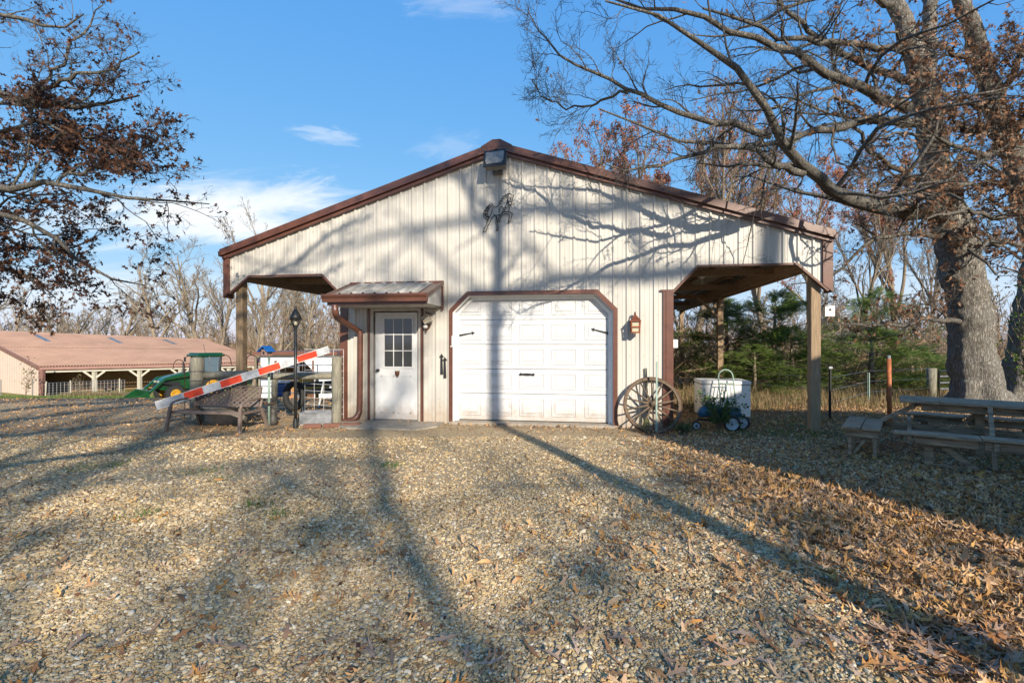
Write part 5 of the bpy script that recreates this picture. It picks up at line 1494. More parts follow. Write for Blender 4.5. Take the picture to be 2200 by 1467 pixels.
def sprout(Pn, R, m, t0, t1, ang, lr, rr, k, wander, up, rng, rmin=.004, taper=.35, Lmin=.1, Lmax=99.):
    B = len(Pn)
    t = (np.arange(m)[None, :] + rng.random((B, m))) / m * (t1 - t0) + t0
    p, T, r = interp(Pn, R, t)
    Lp = np.linalg.norm(np.diff(Pn, axis=1), axis=2).sum(1)[:, None]
    perp = rng.normal(size=(B, m, 3)); perp = unit(perp - T * (perp * T).sum(-1, keepdims=True))
    a = rng.uniform(ang[0], ang[1], (B, m))[..., None]
    d = unit(np.cos(a) * T + np.sin(a) * perp + np.array([0, 0, up]))
    L = np.clip(Lp * lr * (1.1 - .6 * t) * rng.uniform(.55, 1.3, (B, m)), Lmin, Lmax)
    p = p.reshape(-1, 3); d = d.reshape(-1, 3); L = L.reshape(-1); r0 = np.maximum((r * rr).reshape(-1), rmin)
    pts = [p]; st = (L / (k - 1))[:, None]
    for i in range(k - 1):
        d = unit(d + rng.normal(size=d.shape) * wander + np.array([0, 0, up * .35]))
        pts.append(pts[-1] + d * st)
    Pc = np.stack(pts, 1)
    Rc = r0[:, None] * np.linspace(1, taper, k)[None, :]
    return Pc, np.maximum(Rc, rmin * .6)
def rand_rot(n, rng):
    q = unit(rng.normal(size=(n, 4))); w, x, y, z = q.T
    return np.stack([1 - 2 * (y * y + z * z), 2 * (x * y - z * w), 2 * (x * z + y * w), 2 * (x * y + z * w), 1 - 2 * (x * x + z * z), 2 * (y * z - x * w),
                     2 * (x * z - y * w), 2 * (y * z + x * w), 1 - 2 * (x * x + y * y)], -1).reshape(n, 3, 3)
def scatter(mb, tv, tf, pos, Rm, sc):
    n = len(pos)
    if n == 0: return
    tv = np.asarray(tv, float); V = pos[:, None, :] + (Rm @ tv.T).transpose(0, 2, 1) * sc[:, None, None]
    fs = []
    for f in tf:
        f = np.asarray(f, int); fs.append((np.arange(n)[:, None, None] * len(tv) + f[None]).reshape(-1, f.shape[1]))
    mb.add(V.reshape(-1, 3), fs)
def oak_leaf(fold=.25, curl=.25, full=True, twist=0.0, lobe=1.0):
    if full:
        y = [(0, 0), (.14, .03), (.22, .05), (.34, .21), (.36, .055), (.46, .065), (.68, .33), (.62, .08), (.70, .075), (.93, .22), (.82, .06), (1.05, .0)]
    else:
        y = [(0, 0), (.22, .04), (.38, .24), (.48, .07), (.78, .30), (.72, .06), (1.0, 0)]
    tips = (3, 6, 9) if full else (2, 4)
    up = [(a - (1 - lobe) * .08 * (i in tips), b * lobe if i in tips else b * (1.25 if lobe < .8 else 1)) for i, (a, b) in enumerate(y)]; n = len(up)
    pts = [(a - .5, b) for a, b in up] + [(a - .5, -b) for a, b in up[1:-1][::-1]]
    V = [(a, b * (1 - .35 * abs(fold)), abs(b) * fold + curl * (a * a) - .05 * curl + twist * a * b * 3) for a, b in pts]
    F3 = []; F4 = []
    m = len(pts)
    def mir(i): return (m - i) % m
    if full:
        lobes = [(2, 3, 4), (5, 6, 7), (8, 9, 10)]; body = [(0, 1, mir(1)), ]
        F3 += lobes + [tuple(mir(i) for i in l)[::-1] for l in lobes] + [(0, 1, mir(1)), (10, 11, mir(10))]
        for a, b in ((1, 2), (2, 4), (4, 5), (5, 7), (7, 8), (8, 10)): F4.append((a, b, mir(b), mir(a)))
    else:
        lobes = [(1, 2, 3), (3, 4, 5)]
        F3 += lobes + [tuple(mir(i) for i in l)[::-1] for l in lobes] + [(0, 1, mir(1)), (5, 6, mir(5))]
        for a, b in ((1, 3), (3, 5)): F4.append((a, b, mir(b), mir(a)))
    return np.array(V), [np.array(F3), np.array(F4)]
LEAF_S = oak_leaf(.3, .5, False)
LEAF_N = oak_leaf(.8, .9, False, .4, .5)
LEAF_D = (np.array([(-.5, 0, 0), (0, .28, .06), (.5, 0, 0), (0, -.28, .06)]), [np.array([[0, 1, 2, 3]])])

def leaves_on(mb, Pn, frac, per, size, rng, tmpl, droop=0.0, spread=.05, keep=None):
    B = len(Pn); sel = rng.random(B) < frac
    if keep is not None: sel &= keep
    Q = Pn[sel]
    if len(Q) == 0: return
    t = rng.uniform(.2, 1.0, (len(Q), per)); p, T, _ = interp(Q, np.ones(Q.shape[:2]), t)
    p = p.reshape(-1, 3) + rng.normal(size=(len(Q) * per, 3)) * spread
    scatter(mb, tmpl[0], tmpl[1], p, rand_rot(len(p), rng), rng.uniform(.6, 1.25, len(p)) * size)

# ---------------------------------------------------------------- the big oaks
def limbs_from(specs, K=16):
    """specs: list of [(px,py,Z,r_px)...] -> polylines and radii"""
    Ps, Rs = [], []
    for sp in specs:
        p = np.array([P(a, b, Z) for a, b, Z, r in sp]); r = np.array([r_ / FPX * Z for a, b, Z, r_ in sp])
        sm = smooth_path(p, 6); rs = np.interp(np.linspace(0, len(p) - 1, len(sm)), np.arange(len(p)), r)
        seg = np.r_[0, np.cumsum(np.linalg.norm(np.diff(sm, axis=0), axis=1))]; u = np.linspace(0, seg[-1], K)
        Ps.append(np.stack([np.interp(u, seg, sm[:, i]) for i in range(3)], 1)); Rs.append(np.interp(u, seg, rs))
    return np.array(Ps), np.array(Rs)
rng = np.random.default_rng(11)
def wobble(Pn, amt, rng):
    n = rng.normal(size=Pn.shape) * amt; n[:, 0] = 0; n[:, -1] = 0
    return Pn + n
oak1_trunk = [[(2112, 905, 10.4, 66), (2102, 840, 10.4, 54), (2090, 740, 10.4, 50), (2078, 640, 10.3, 48), (2062, 560, 10.2, 48), (2045, 480, 10.1, 46), (2022, 400, 10.0, 38), (2004, 310, 9.9, 33), (1992, 220, 9.8, 30), (1965, 120, 9.7, 27), (1935, 30, 9.6, 22), (1905, -60, 9.5, 17)],
              [(1985, 190, 9.8, 24), (1992, 110, 9.9, 19), (1996, 20, 10.0, 16), (2000, -90, 10.0, 12)]]
oak1_limbs = [
    [(2030, 462, 10.0, 30), (1950, 456, 9.3, 24), (1860, 436, 8.4, 21), (1780, 400, 7.6, 19), (1735, 372, 7.1, 17), (1692, 322, 6.7, 15), (1655, 290, 6.4, 14), (1650, 235, 6.3, 12), (1600, 165, 6.2, 11), (1545, 120, 6.1, 9), (1480, 60, 6.0, 7), (1400, 25, 5.9, 5), (1300, 2, 5.9, 3)],
    [(1655, 292, 6.4, 12), (1580, 268, 6.4, 11), (1530, 262, 6.4, 9.5), (1440, 230, 6.4, 8), (1350, 192, 6.5, 6), (1280, 160, 6.6, 5), (1200, 120, 6.6, 3.4), (1165, 70, 6.6, 2.4), (1135, 25, 6.6, 1.6)],
    [(1350, 200, 6.5, 5), (1290, 215, 6.7, 4), (1235, 235, 6.8, 3), (1170, 210, 6.9, 2.2), (1150, 170, 7.0, 1.5)],
    [(1725, 372, 7.0, 13), (1670, 348, 6.6, 10), (1600, 318, 6.3, 8.5), (1520, 322, 6.1, 7), (1440, 348, 5.9, 5), (1370, 358, 5.8, 3.5), (1300, 352, 5.8, 2)],
    [(1975, 262, 9.8, 17), (1900, 260, 9.0, 14), (1800, 270, 8.0, 12), (1735, 285, 7.4, 10), (1660, 310, 7.0, 8), (1560, 312, 6.7, 6.5), (1450, 300, 6.5, 5), (1370, 270, 6.4, 3.8), (1290, 235, 6.4, 2.6)],
    [(1950, 232, 9.8, 19), (1880, 205, 9.1, 16), (1800, 172, 8.4, 14), (1720, 118, 7.8, 12), (1640, 92, 7.3, 10), (1560, 60, 6.9, 8.5), (1480, 32, 6.6, 7), (1400, 18, 6.4, 5), (1310, -6, 6.2, 3.5)],
    [(1945, 110, 9.7, 13), (1870, 100, 9.0, 10), (1760, 92, 8.3, 8.5), (1680, 75, 7.8, 7), (1600, 40, 7.4, 5.5), (1510, 18, 7.2, 3.5)],
    [(1960, 175, 9.7, 13), (1880, 150, 9.4, 11), (1790, 105, 9.2, 9), (1700, 30, 9.0, 7), (1640, -40, 8.9, 5)],
    [(2000, 400, 9.9, 10), (1930, 365, 9.2, 8), (1860, 310, 8.7, 6), (1800, 220, 8.4, 4)],
    [(2060, 690, 10.2, 9), (1990, 690, 9.6, 7), (1930, 695, 9.4, 5.5), (1850, 702, 9.3, 3.5), (1790, 690, 9.3, 2)],
    [(2030, 505, 10.0, 9), (1930, 500, 9.6, 7), (1850, 530, 9.5, 5.5), (1790, 590, 9.4, 3.5), (1700, 610, 9.5, 2)],
    [(1880, 260, 8.9, 6), (1790, 210, 8.2, 5), (1770, 240, 7.9, 4), (1700, 210, 7.6, 3), (1600, 215, 7.3, 2)],
    [(1925, 10, 9.6, 12), (1840, -20, 9.0, 8), (1740, 5, 8.3, 6), (1650, 40, 7.8, 4.5), (1570, 70, 7.4, 3)]]
def oak_tree(name, base, label, trunk, limbs, seed, leaf_keep, leaf_frac, m1=13, size=.13, trunk_name='trunk', group=None, leafm='leaf_brown', lv=(6, 4, 3), wander=.2, lscale=.66):
    rng = np.random.default_rng(seed)
    t = empty(name, base, label, 'tree', group)
    s = MB(); TP, TR = limbs_from(trunk, 30); TR = TR * .74; TR[:, 0] *= 1.5; TR[:, 1] *= 1.15
    TP = wobble(TP, .02, rng)
    for a, b in zip(TP, TR):
        b = b * (1 + .06 * np.sin(np.arange(len(b)) * 2.1)); ka = 150; u_ = np.linspace(0, len(a) - 1, ka); ii = np.arange(len(a))
        a2 = np.stack([np.interp(u_, ii, a[:, q]) for q in range(3)], 1); b2 = np.interp(u_, ii, b); q_ = MB(); q_.tube(a2, b2, 44)
        V_ = q_.v[0].reshape(ka, 44, 3); ctr = a2[:, None, :]; rad = unit(V_ - ctr); th_ = np.arange(44) * 2 * math.pi / 44; zz_ = a2[:, 2][:, None]
        rid = np.array([[mnoise.noise(Vector((math.cos(t_) * r_ * 11, math.sin(t_) * r_ * 11, z_ * 2.6))) + .6 * mnoise.noise(Vector((math.cos(t_) * r_ * 26, math.sin(t_) * r_ * 26, z_ * 7))) for t_ in th_] for z_, r_ in zip(a2[:, 2], b2)])
        root = np.exp(-np.clip(zz_, 0, 9) * 2.2) * (.16 * np.cos(th_ * 5 + .8) + .10)[None, :]
        V_ = V_ + rad * ((np.abs(rid) - .25) * .085 * np.clip(b2[:, None] / .4, .3, 1) + root * (b2[:, None] > .2))[..., None]
        q_.v[0] = V_.reshape(-1, 3); s.merge(q_)
    s.build('trunk', M['bark_oak'], t, True)
    LP, LR = limbs_from(limbs, 16); LP = wobble(LP, .03, rng); LR = LR * lscale
    s = MB()
    tube_batch(s, LP, LR, 9)
    for o in (s,):
        pass
    c1 = sprout(LP, LR, m1, .12, 1, (.5, 1.15), .26, .42, 8, wander, .06, rng, .0045, .3, .5, 2.4)
    c2 = sprout(*c1, lv[0], .15, 1, (.4, 1.1), .45, .55, 6, wander, .05, rng, .0035, .4, .25)
    c3 = sprout(*c2, lv[1], .2, 1, (.4, 1.1), .5, .6, 5, wander, .04, rng, .0026, .5, .14)
    c4 = sprout(*c3, lv[2], .3, 1, (.4, 1.0), .5, .7, 4, wander, .02, rng, .002, .6, .08)
    tube_batch(s, *c1, 6)
    s.build('limbs', M['bark_limb'], t, True)
    t.children[-1]['kind'] = 'stuff'
    s = MB(); tube_batch(s, *c2, 4); tube_batch(s, *c3, 3); tube_batch(s, *c4, 3)
    s.build('twigs', M['bark_limb'], t, True); t.children[-1]['kind'] = 'stuff'
    lf = MB()
    for cc, fr in ((c4, leaf_frac), (c3, leaf_frac * .8)):
        mid = cc[0].mean(1); k = leaf_keep(mid)
        leaves_on(lf, cc[0], fr, 2, size, rng, LEAF_S, keep=rng.random(len(mid)) < k)
    if lf.n:
        lf.build('leaves', M[leafm], t); t.children[-1]['kind'] = 'stuff'
    return t
def topx(p):
    X, Z = toc(p[:, 0], p[:, 1]); return 1100 + X / Z * FPX, 733 - (p[:, 2] - 1.5) / Z * FPX
def keep_r(p):
    px, py = topx(p)
    return np.clip((px - 1760) / 250, .012, .5) * np.clip((px - 1250) / 200, 0.3, 1)
o1 = oak_tree('oak_tree', W(10.1, 10.4, 0), 'huge pale barked oak right of the barn with long bare limbs over the roof', oak1_trunk, oak1_limbs, 5, keep_r, .45)
def ringed_knot(px, py, Z, r, par):
    c = P(px, py, Z); s = MB(); ax = unit(np.array([-.4, -1, .1]))
    s.lathe([(r * 1.5, -.10), (r * 1.25, .05), (r * 1.1, .14), (r * .8, .16), (r * .6, .10), (0, .09)], c, 14, ax); s.build('branch_stub', M['bark_oak'], par, True)
ringed_knot(2062, 505, 9.78, .13, o1); ringed_knot(2040, 590, 9.8, .07, o1)
oak2_trunk = [[(2215, 905, 11.6, 66), (2208, 820, 11.5, 48), (2214, 700, 11.3, 42), (2226, 590, 11.0, 36), (2228, 500, 10.7, 32), (2205, 420, 10.4, 29), (2172, 330, 10.1, 27), (2140, 230, 9.8, 25), (2112, 130, 9.5, 23), (2080, 40, 9.2, 20), (2040, -60, 9.0, 16)]]
oak2_limbs = [
    [(2160, 315, 10.0, 16), (2140, 290, 9.6, 14), (2115, 275, 9.4, 12), (2070, 280, 9.2, 11)],
    [(2195, 400, 10.4, 10), (2110, 395, 9.3, 7), (2030, 390, 8.6, 5.5), (1960, 405, 8.2, 4), (1880, 440, 8.0, 2.5)],
    [(2180, 330, 10.1, 10), (2100, 330, 9.0, 8), (2020, 300, 8.4, 6), (1950, 290, 8.1, 4), (1890, 300, 8.0, 2.5)],
    [(2150, 230, 9.8, 9), (2080, 220, 9.0, 7), (2010, 200, 8.5, 5), (1930, 210, 8.2, 3)],
    [(2120, 140, 9.5, 9), (2050, 110, 8.9, 7), (1980, 80, 8.5, 5), (1900, 70, 8.3, 3)],
    [(2215, 440, 10.5, 10), (2140, 470, 9.4, 7), (2070, 450, 8.9, 5), (1990, 470, 8.5, 3)],
    [(2228, 540, 10.8, 9), (2150, 520, 9.9, 7), (2090, 540, 9.4, 5), (2140, 590, 9.0, 3)],
    [(2140, 220, 9.8, 12), (2190, 130, 9.2, 9), (2230, 60, 8.8, 7), (2260, -20, 8.6, 4)],
    [(2170, 330, 10.1, 9), (2200, 250, 9.3, 7), (2220, 180, 8.8, 5), (2190, 110, 8.6, 3)],
    [(2200, 410, 10.4, 9), (2170, 400, 9.6, 6), (2130, 360, 9.2, 4.5), (2060, 340, 9.0, 3)]]
oak_tree('oak_tree', W(12.4, 11.6, 0), 'dark second oak at the right picture edge full of clinging brown leaves', oak2_trunk, oak2_limbs, 8, lambda p: np.clip((topx(p)[0] - 1850) / 200, .1, 1), .26, 14, .14, lv=(6, 4, 2))
# oak entering from the left edge with dark clinging leaves
oakL_trunk = [[(-560, 960, 8.2, 70), (-555, 800, 8.2, 55), (-560, 600, 8.2, 48), (-550, 400, 8.2, 42), (-540, 200, 8.2, 34), (-520, 0, 8.2, 24)]]
oakL_limbs = [
    [(-550, 330, 8.2, 26), (-350, 220, 8.0, 22), (-150, 160, 8.0, 18), (-20, 190, 8.0, 14), (40, 222, 8.0, 12), (90, 212, 8.0, 10), (180, 228, 8.0, 7), (235, 215, 8.0, 5), (300, 205, 8.1, 2.5)],
    [(40, 222, 8.0, 8), (85, 195, 7.9, 7), (150, 165, 7.8, 5.5), (230, 152, 7.8, 4), (300, 112, 7.8, 2)],
    [(60, 210, 8.0, 6), (110, 160, 8.2, 5), (150, 110, 8.3, 4), (190, 60, 8.4, 3), (222, 10, 8.4, 1.5)],
    [(-550, 420, 8.2, 24), (-350, 380, 7.6, 19), (-120, 380, 7.2, 14), (0, 400, 7.0, 11), (60, 398, 7.0, 10), (130, 395, 7.0, 8.5), (220, 412, 7.0, 6.5), (300, 425, 7.0, 4.5), (380, 432, 7.0, 3), (450, 438, 7.1, 1.6)],
    [(120, 396, 7.0, 5), (200, 360, 7.2, 4.5), (280, 340, 7.3, 3.5), (350, 320, 7.4, 2), (385, 300, 7.4, 1.2)],
    [(-550, 470, 8.2, 22), (-350, 440, 7.8, 16), (-100, 440, 7.5, 11), (0, 462, 7.4, 9), (100, 505, 7.4, 7), (170, 552, 7.4, 5), (240, 595, 7.4, 3.5), (310, 612, 7.4, 1.8)],
    [(-550, 300, 8.2, 18), (-300, 100, 8.4, 12), (-100, 30, 8.5, 8), (20, 40, 8.6, 6), (110, 60, 8.6, 4), (180, 30, 8.6, 2)],
    [(0, 290, 8.3, 6), (60, 300, 8.3, 5), (150, 320, 8.3, 4), (240, 335, 8.3, 2.5), (310, 330, 8.3, 1.4)],
    [(-200, 260, 8.0, 8), (0, 285, 7.8, 6), (80, 255, 7.8, 5), (160, 290, 7.8, 3.5), (230, 300, 7.9, 2)],
    [(-350, 520, 8.2, 10), (-80, 560, 8.4, 7), (0, 575, 8.4, 6), (70, 600, 8.4, 4), (120, 640, 8.4, 2)],
    [(-350, 400, 8.6, 10), (-100, 470, 8.8, 7), (0, 500, 8.8, 5.5), (90, 540, 8.8, 4), (170, 530, 8.8, 2.5), (220, 500, 8.8, 1.5)]]
def keep_l(p):
    px, py = topx(p)
    return np.clip((470 - px) / 330, .15, 1) * np.where(py < 170, .22, 1) * np.where(py < 270, .5, 1) * (px > -120)
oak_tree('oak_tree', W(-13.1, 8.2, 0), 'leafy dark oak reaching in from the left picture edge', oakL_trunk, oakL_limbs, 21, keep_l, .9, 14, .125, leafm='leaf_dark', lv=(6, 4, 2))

# ---------------------------------------------------------------- woodland prototypes
def make_proto(seed, H, leafy=None, dense=1.0, twig=.012, forks=3, lv=(9, 6, 5, 3), spread=(.35, .9), leafn=1):
    rng = np.random.default_rng(seed)
    trunk = np.zeros((1, 12, 3)); d = np.array([0, 0, 1.0]); p = np.zeros(3)
    for i in range(12):
        trunk[0, i] = p; d = unit(d + rng.normal(size=3) * .06 * [1, 1, 0.2]); p = p + d * H * .085
    r0 = H * .017; TR = (r0 * np.linspace(1.15, .18, 12))[None]
    TR[0, 0] *= 1.35
    big = sprout(trunk, TR, forks, .22, .6, (.35, .75), .62, .62, 9, .12, .16, rng, twig * 2)
    allP = np.concatenate([resample(trunk, 9), big[0]]); allR = np.concatenate([TR[:, np.linspace(0, 11, 9).astype(int)], big[1]])
    c1 = sprout(allP, allR, lv[0], .30, 1, spread, .42, .55, 7, .15, .12, rng, twig * 1.6)
    c2 = sprout(*c1, lv[1], .2, 1, spread, .48, .55, 5, .17, .10, rng, twig * 1.25)
    c3 = sprout(*c2, lv[2], .2, 1, spread, .5, .6, 4, .18, .08, rng, twig)
    c4 = sprout(*c3, lv[3], .3, 1, spread, .55, .7, 3, .18, .06, rng, twig * .8)
    tk = MB(); tube_batch(tk, trunk, TR, 10); tube_batch(tk, big[0], big[1], 7)
    cr = MB(); tube_batch(cr, *c1, 4); tube_batch(cr, *c2, 3); tube_batch(cr, *c3, 3); tube_batch(cr, *c4, 3)
    lf = None
    if leafy:
        lf = MB(); leaves_on(lf, c4[0], leafy, leafn, .16, rng, LEAF_D, spread=.09)
    return tk, cr, lf, H
def resample(Pn, K):
    k = Pn.shape[1]; u = np.linspace(0, k - 1, K); i = np.minimum(u.astype(int), k - 2); f = (u - i)[None, :, None]
    return Pn[:, i] * (1 - f) + Pn[:, i + 1] * f
protos = {
    'bare1': (make_proto(1, 14, twig=.016), 'bark_pale', None), 'bare2': (make_proto(2, 14, twig=.016, forks=4), 'bark_pale', None),
    'bare3': (make_proto(3, 14, twig=.015, forks=5, spread=(.25, .7)), 'bark_brown', None),
    'red': (make_proto(4, 14, .8, twig=.012, forks=5, spread=(.2, .6), leafn=2), 'bark_brown', 'leaf_red'),
    'brown': (make_proto(5, 14, .55, twig=.012, forks=4, spread=(.3, .8)), 'bark_brown', 'leaf_brown'),
    'brown2': (make_proto(6, 14, .35, twig=.012, forks=6, spread=(.25, .7)), 'bark_brown', 'leaf_red'),
    'small': (make_proto(7, 14, .30, twig=.022, forks=6, lv=(7, 5, 4, 3), spread=(.4, 1.1)), 'bark_brown', 'leaf_brown')}
pm = {}
for k, ((tk, cr, lf, H), bk, lm) in protos.items():
    pm[k] = (tk.mesh('trunk_' + k, M[bk], True), cr.mesh('crown_' + k, M[bk], True), lf.mesh('leaves_' + k, M[lm]) if lf else None)
def place_tree(kind, x, y, h, rz, label, group=None, sx=1.0, name='bare_tree'):
    z = gz(x, y) - .1
    t = empty(name, (x, y, z), label, 'tree', group, rz); s = h / 14.0; t.scale = (s * sx, s * sx, s)
    for nm, me in zip(('trunk', 'crown', 'leaves'), pm[kind]):
        if me is None: continue
        o = bpy.data.objects.new(nm, me); C.objects.link(o); o.parent = t
        if nm != 'trunk': o['kind'] = 'stuff'
    return t
def ptree(kind, px, Z, top, label, rz=None, sx=1.0, group=None, name='bare_tree'):
    p = P(px, 733, Z); base = gz(p[0], p[1]); h = (1.5 + (733 - top) / FPX * Z - base) * .98
    return place_tree(kind, p[0], p[1], h, (px * .37) % 6.28 if rz is None else rz, label, group, sx, name)
# left woods
L_ = [('bare1', 15, 62, 590, 'bare grey tree behind the arena roof at the left picture edge', 1.1),
      ('bare3', 140, 85, 640, 'low bare tree above the left part of the arena ridge', 1.4),
      ('bare2', 250, 75, 590, 'spreading bare tree behind the middle of the arena roof', 1.2),
      ('bare1', 345, 66, 545, 'tall pale bare tree above the arena ridge left of the green tractor cab', 1.1),
      ('bare2', 430, 72, 530, 'broad bare tree behind the arena between tractor and tall porch post', 1.1),
      ('bare3', 465, 60, 545, 'slim bare tree just left of the tall wooden porch post', .9),
      ('bare1', 560, 64, 455, 'tallest bare tree rising above the left eave of the barn', .9),
      ('bare3', 545, 50, 585, 'bare tree framed just right of the tall left porch post', .8),
      ('bare2', 590, 46, 560, 'thick pale trunked tree seen under the left porch roof', .9),
      ('bare1', 655, 44, 570, 'leaning pale trunked tree behind the garden lamp post', .9),
      ('brown', 620, 60, 600, 'brownish tree between the two pale trunks under the left porch', .9),
      ('brown2', 715, 40, 650, 'russet leaved low tree beside the downspout', 1.1),
      ('bare3', 690, 58, 590, 'thin bare tree far behind the lamp post', .9),
      ('bare2', -60, 70, 560, 'bare tree beyond the left picture edge', 1.2)]
for k, px, Z, top, lab, sx in L_: ptree(k, px, Z, top, lab, None, sx)
R_l = [('red', 1265, 40, 292, 'russet tree crown showing above the right roof slope nearest the ridge', 1.0),
      ('red', 1390, 44, 300, 'second russet crown above the middle of the right roof slope', 1.0),
      ('brown2', 1490, 34, 235, 'tall brown leaved tree behind the roof below the long oak limbs', .8),
      ('brown', 1560, 38, 190, 'tallest brown leaved tree behind the right roof slope', .8),
      ('brown2', 1650, 36, 260, 'brown leaved tree behind the lower right roof slope', .8),
      ('red', 1740, 38, 360, 'reddish tree just above the right end of the barn roof', .9),
      ('bare3', 1835, 19, 400, 'dark forked bare tree between the right porch post and the big oak', .7),
      ('red', 1930, 40, 330, 'reddish leaved tree seen left of the big oak trunk', .9),
      ('bare3', 1990, 34, 440, 'bare tree directly left of the big oak trunk', .8),
            ('bare3', 1470, 45, 560, 'bare tree seen under the right porch beside the rear posts', .9),
      ('small', 1560, 30, 600, 'low brown bushy tree behind the cedars under the porch beam', 1.2),
      ('small', 1770, 26, 610, 'low tangled bare tree right behind the nest box', 1.2),
      ('small', 1960, 24, 600, 'low tangled tree between the cedar and the big oak', 1.2),
      ('bare1', 2260, 34, 300, 'bare tree beyond the right picture edge', 1.0)]
for k, px, Z, top, lab, sx in R_l: ptree(k, px, Z, top, lab, None, sx)
# far woods that read as one mass, left and right
def far_woods(name, label, rows, seed, kindsel, m):
    rng = np.random.default_rng(seed); mbs = []
    for sd in (31, 32, 33):
        tk, cr, lf, H = make_proto(sd, 14, .35, twig=.045, forks=4, lv=(5, 4, 3, 2), spread=(.3, .9)); q = MB(); q.merge(tk); q.merge(cr); mbs.append((q, lf))
    s = MB(); l = MB()
    for (pa, pb, n, Za, Zb, ha, hb) in rows:
        for i in range(n):
            px = pa + (pb - pa) * (i + rng.random()) / n; Z = rng.uniform(Za, Zb); p_ = P(px, 733, Z); z = gz(p_[0], p_[1]); q, lf = mbs[rng.integers(3)]
            sc = rng.uniform(ha, hb) / 14; Mx = RZ(rng.uniform(0, 6.28)) * sc
            s.merge(q, Mx, (p_[0], p_[1], z)); l.merge(lf, Mx * 1.0, (p_[0], p_[1], z))
    o = s.build(name, M[m], None, True); tag(o, label, 'woods', None, 'stuff')
    o2 = l.build('woods_foliage', M['brush'], o); o2['kind'] = 'stuff'
far_woods('far_woods', 'hazy line of bare woods beyond the arena roof', [(-260, 760, 44, 85, 130, 10, 13), (-1600, -260, 34, 80, 120, 10, 13), (-100, 740, 26, 68, 80, 6, 8)], 41, 0, 'bark_pale')
far_woods('far_woods', 'grey brown woods behind the cedars and oaks on the right', [(1380, 2400, 30, 42, 75, 6, 9), (2400, 4200, 34, 45, 80, 7, 11)], 43, 0, 'bark_brown')
# thickets: tangled twigs as one mass
def thicket(name, label, rows, seed, m='brush', L=(.5, 1.6), w=.012):
    rng = np.random.default_rng(seed); s = MB()
    for (pa, pb, n, Za, Zb, h) in rows:
        px = rng.uniform(pa, pb, n); Z = rng.uniform(Za, Zb, n); p = np.array([P(a, 733, b) for a, b in zip(px, Z)])
        g_ = ground_z(p[:, 0], p[:, 1]); hh = h * (.5 + .5 * np.abs(np.sin(px * .021 + Z))) 
        p[:, 2] = g_ + rng.random(n) ** 1.3 * hh
        d = unit(rng.normal(size=(n, 3)) * [.8, .8, .5] + [0, 0, .8]); Ln = rng.uniform(L[0], L[1], n)[:, None]
        sd = unit(rng.normal(size=(n, 3))); ww = w * rng.uniform(.6, 2.0, n)[:, None]
        mid = p + d * Ln * .5 + rng.normal(size=(n, 3)) * .06
        V = np.stack([p - sd * ww, p + sd * ww, mid + sd * ww * .8, mid - sd * ww * .8, p + d * Ln], 1).reshape(-1, 3)
        b = np.arange(n)[:, None] * 5
        s.add(V, [b + np.array([[0, 1, 2, 3]]), b + np.array([[3, 2, 4]])])
    return tag(s.build(name, M[m]), label, 'undergrowth', None, 'stuff')
thicket('thicket', 'tangled brown undergrowth along the far side of the arena', [(430, 760, 9000, 62, 72, 5.0), (-120, 520, 9000, 60, 78, 5.5)], 51, L=(.8, 2.6), w=.03)
thicket('thicket', 'brown and grey undergrowth behind the cedars on the right', [(1430, 2330, 13000, 15, 26, 2.2)], 52, L=(.4, 1.6), w=.009)
# ---------------------------------------------------------------- cedars
def cedar_mesh(seed, n=4200):
    rng = np.random.default_rng(seed); s = MB()
    k = 8; V = []; F = []
    for i in range(k):
        x = i / k
        for sg in (-1, 1):
            b = len(V); V += [(x, 0, 0), (x + .10, sg * .02, .01), (x + .20 + .05 * (i % 2), sg * (.24 - .16 * x), .03 * ((i % 3) - 1))]; F.append((b, b + 1, b + 2))
    V = np.array(V); F = [np.array(F)]
    az = rng.uniform(0, 6.28, n); z = rng.beta(1.1, 1.35, n); prof = np.sin(np.clip(1 - z, 0, 1) * math.pi * .62 + .12)
    lump = 1 + .22 * np.sin(az * 3 + z * 9) + .16 * np.sin(az * 7 - z * 17)
    nb = 90; ba = rng.uniform(0, 6.28, nb); bz = rng.beta(1.1, 1.35, nb); bi = rng.integers(0, nb, n)
    az = ba[bi] + rng.normal(size=n) * .16; z = np.clip(bz[bi] + rng.normal(size=n) * .022, 0, 1); prof = np.sin(np.clip(1 - z, 0, 1) * math.pi * .62 + .12); lump = 1 + .3 * np.sin(bi * 12.9)
    r = prof * lump * np.sqrt(rng.uniform(.10, 1, n)); z = z + r * .09
    pos = np.stack([r * np.cos(az), r * np.sin(az), z * 2.6 + .05], 1)
    dr = unit(np.stack([np.cos(az) + rng.normal(size=n) * .6, np.sin(az) + rng.normal(size=n) * .6, rng.normal(size=n) * .55 + .35], 1))
    up = unit(rng.normal(size=(n, 3))); y = unit(np.cross(up, dr)); zz = np.cross(dr, y)
    scatter(s, V, F, pos, np.stack([dr, y, zz], 2), rng.uniform(.08, .20, n))
    t = MB(); t.tube([(0, 0, 0), (.02, 0, 1.2), (0, .02, 2.4)], [.07, .045, .01], 7)
    az = np.arange(26) * 2.4
    for i in range(26):
        z0 = .25 + i * .08; L = .8 * math.sin(max(0, 1 - z0 / 2.7) * math.pi * .62 + .12); t.tube([(0, 0, z0), (L * .5 * math.cos(az[i]), L * .5 * math.sin(az[i]), z0 + .1), (L * math.cos(az[i]), L * math.sin(az[i]), z0 + .28)], [.015, .01, .004], 4, False)
    return s, t
cm = []
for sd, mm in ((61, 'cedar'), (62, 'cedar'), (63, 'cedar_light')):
    a, b = cedar_mesh(sd); cm.append((a.mesh('cedar_foliage', M[mm]), b.mesh('cedar_trunk', M['bark_brown'], True)))
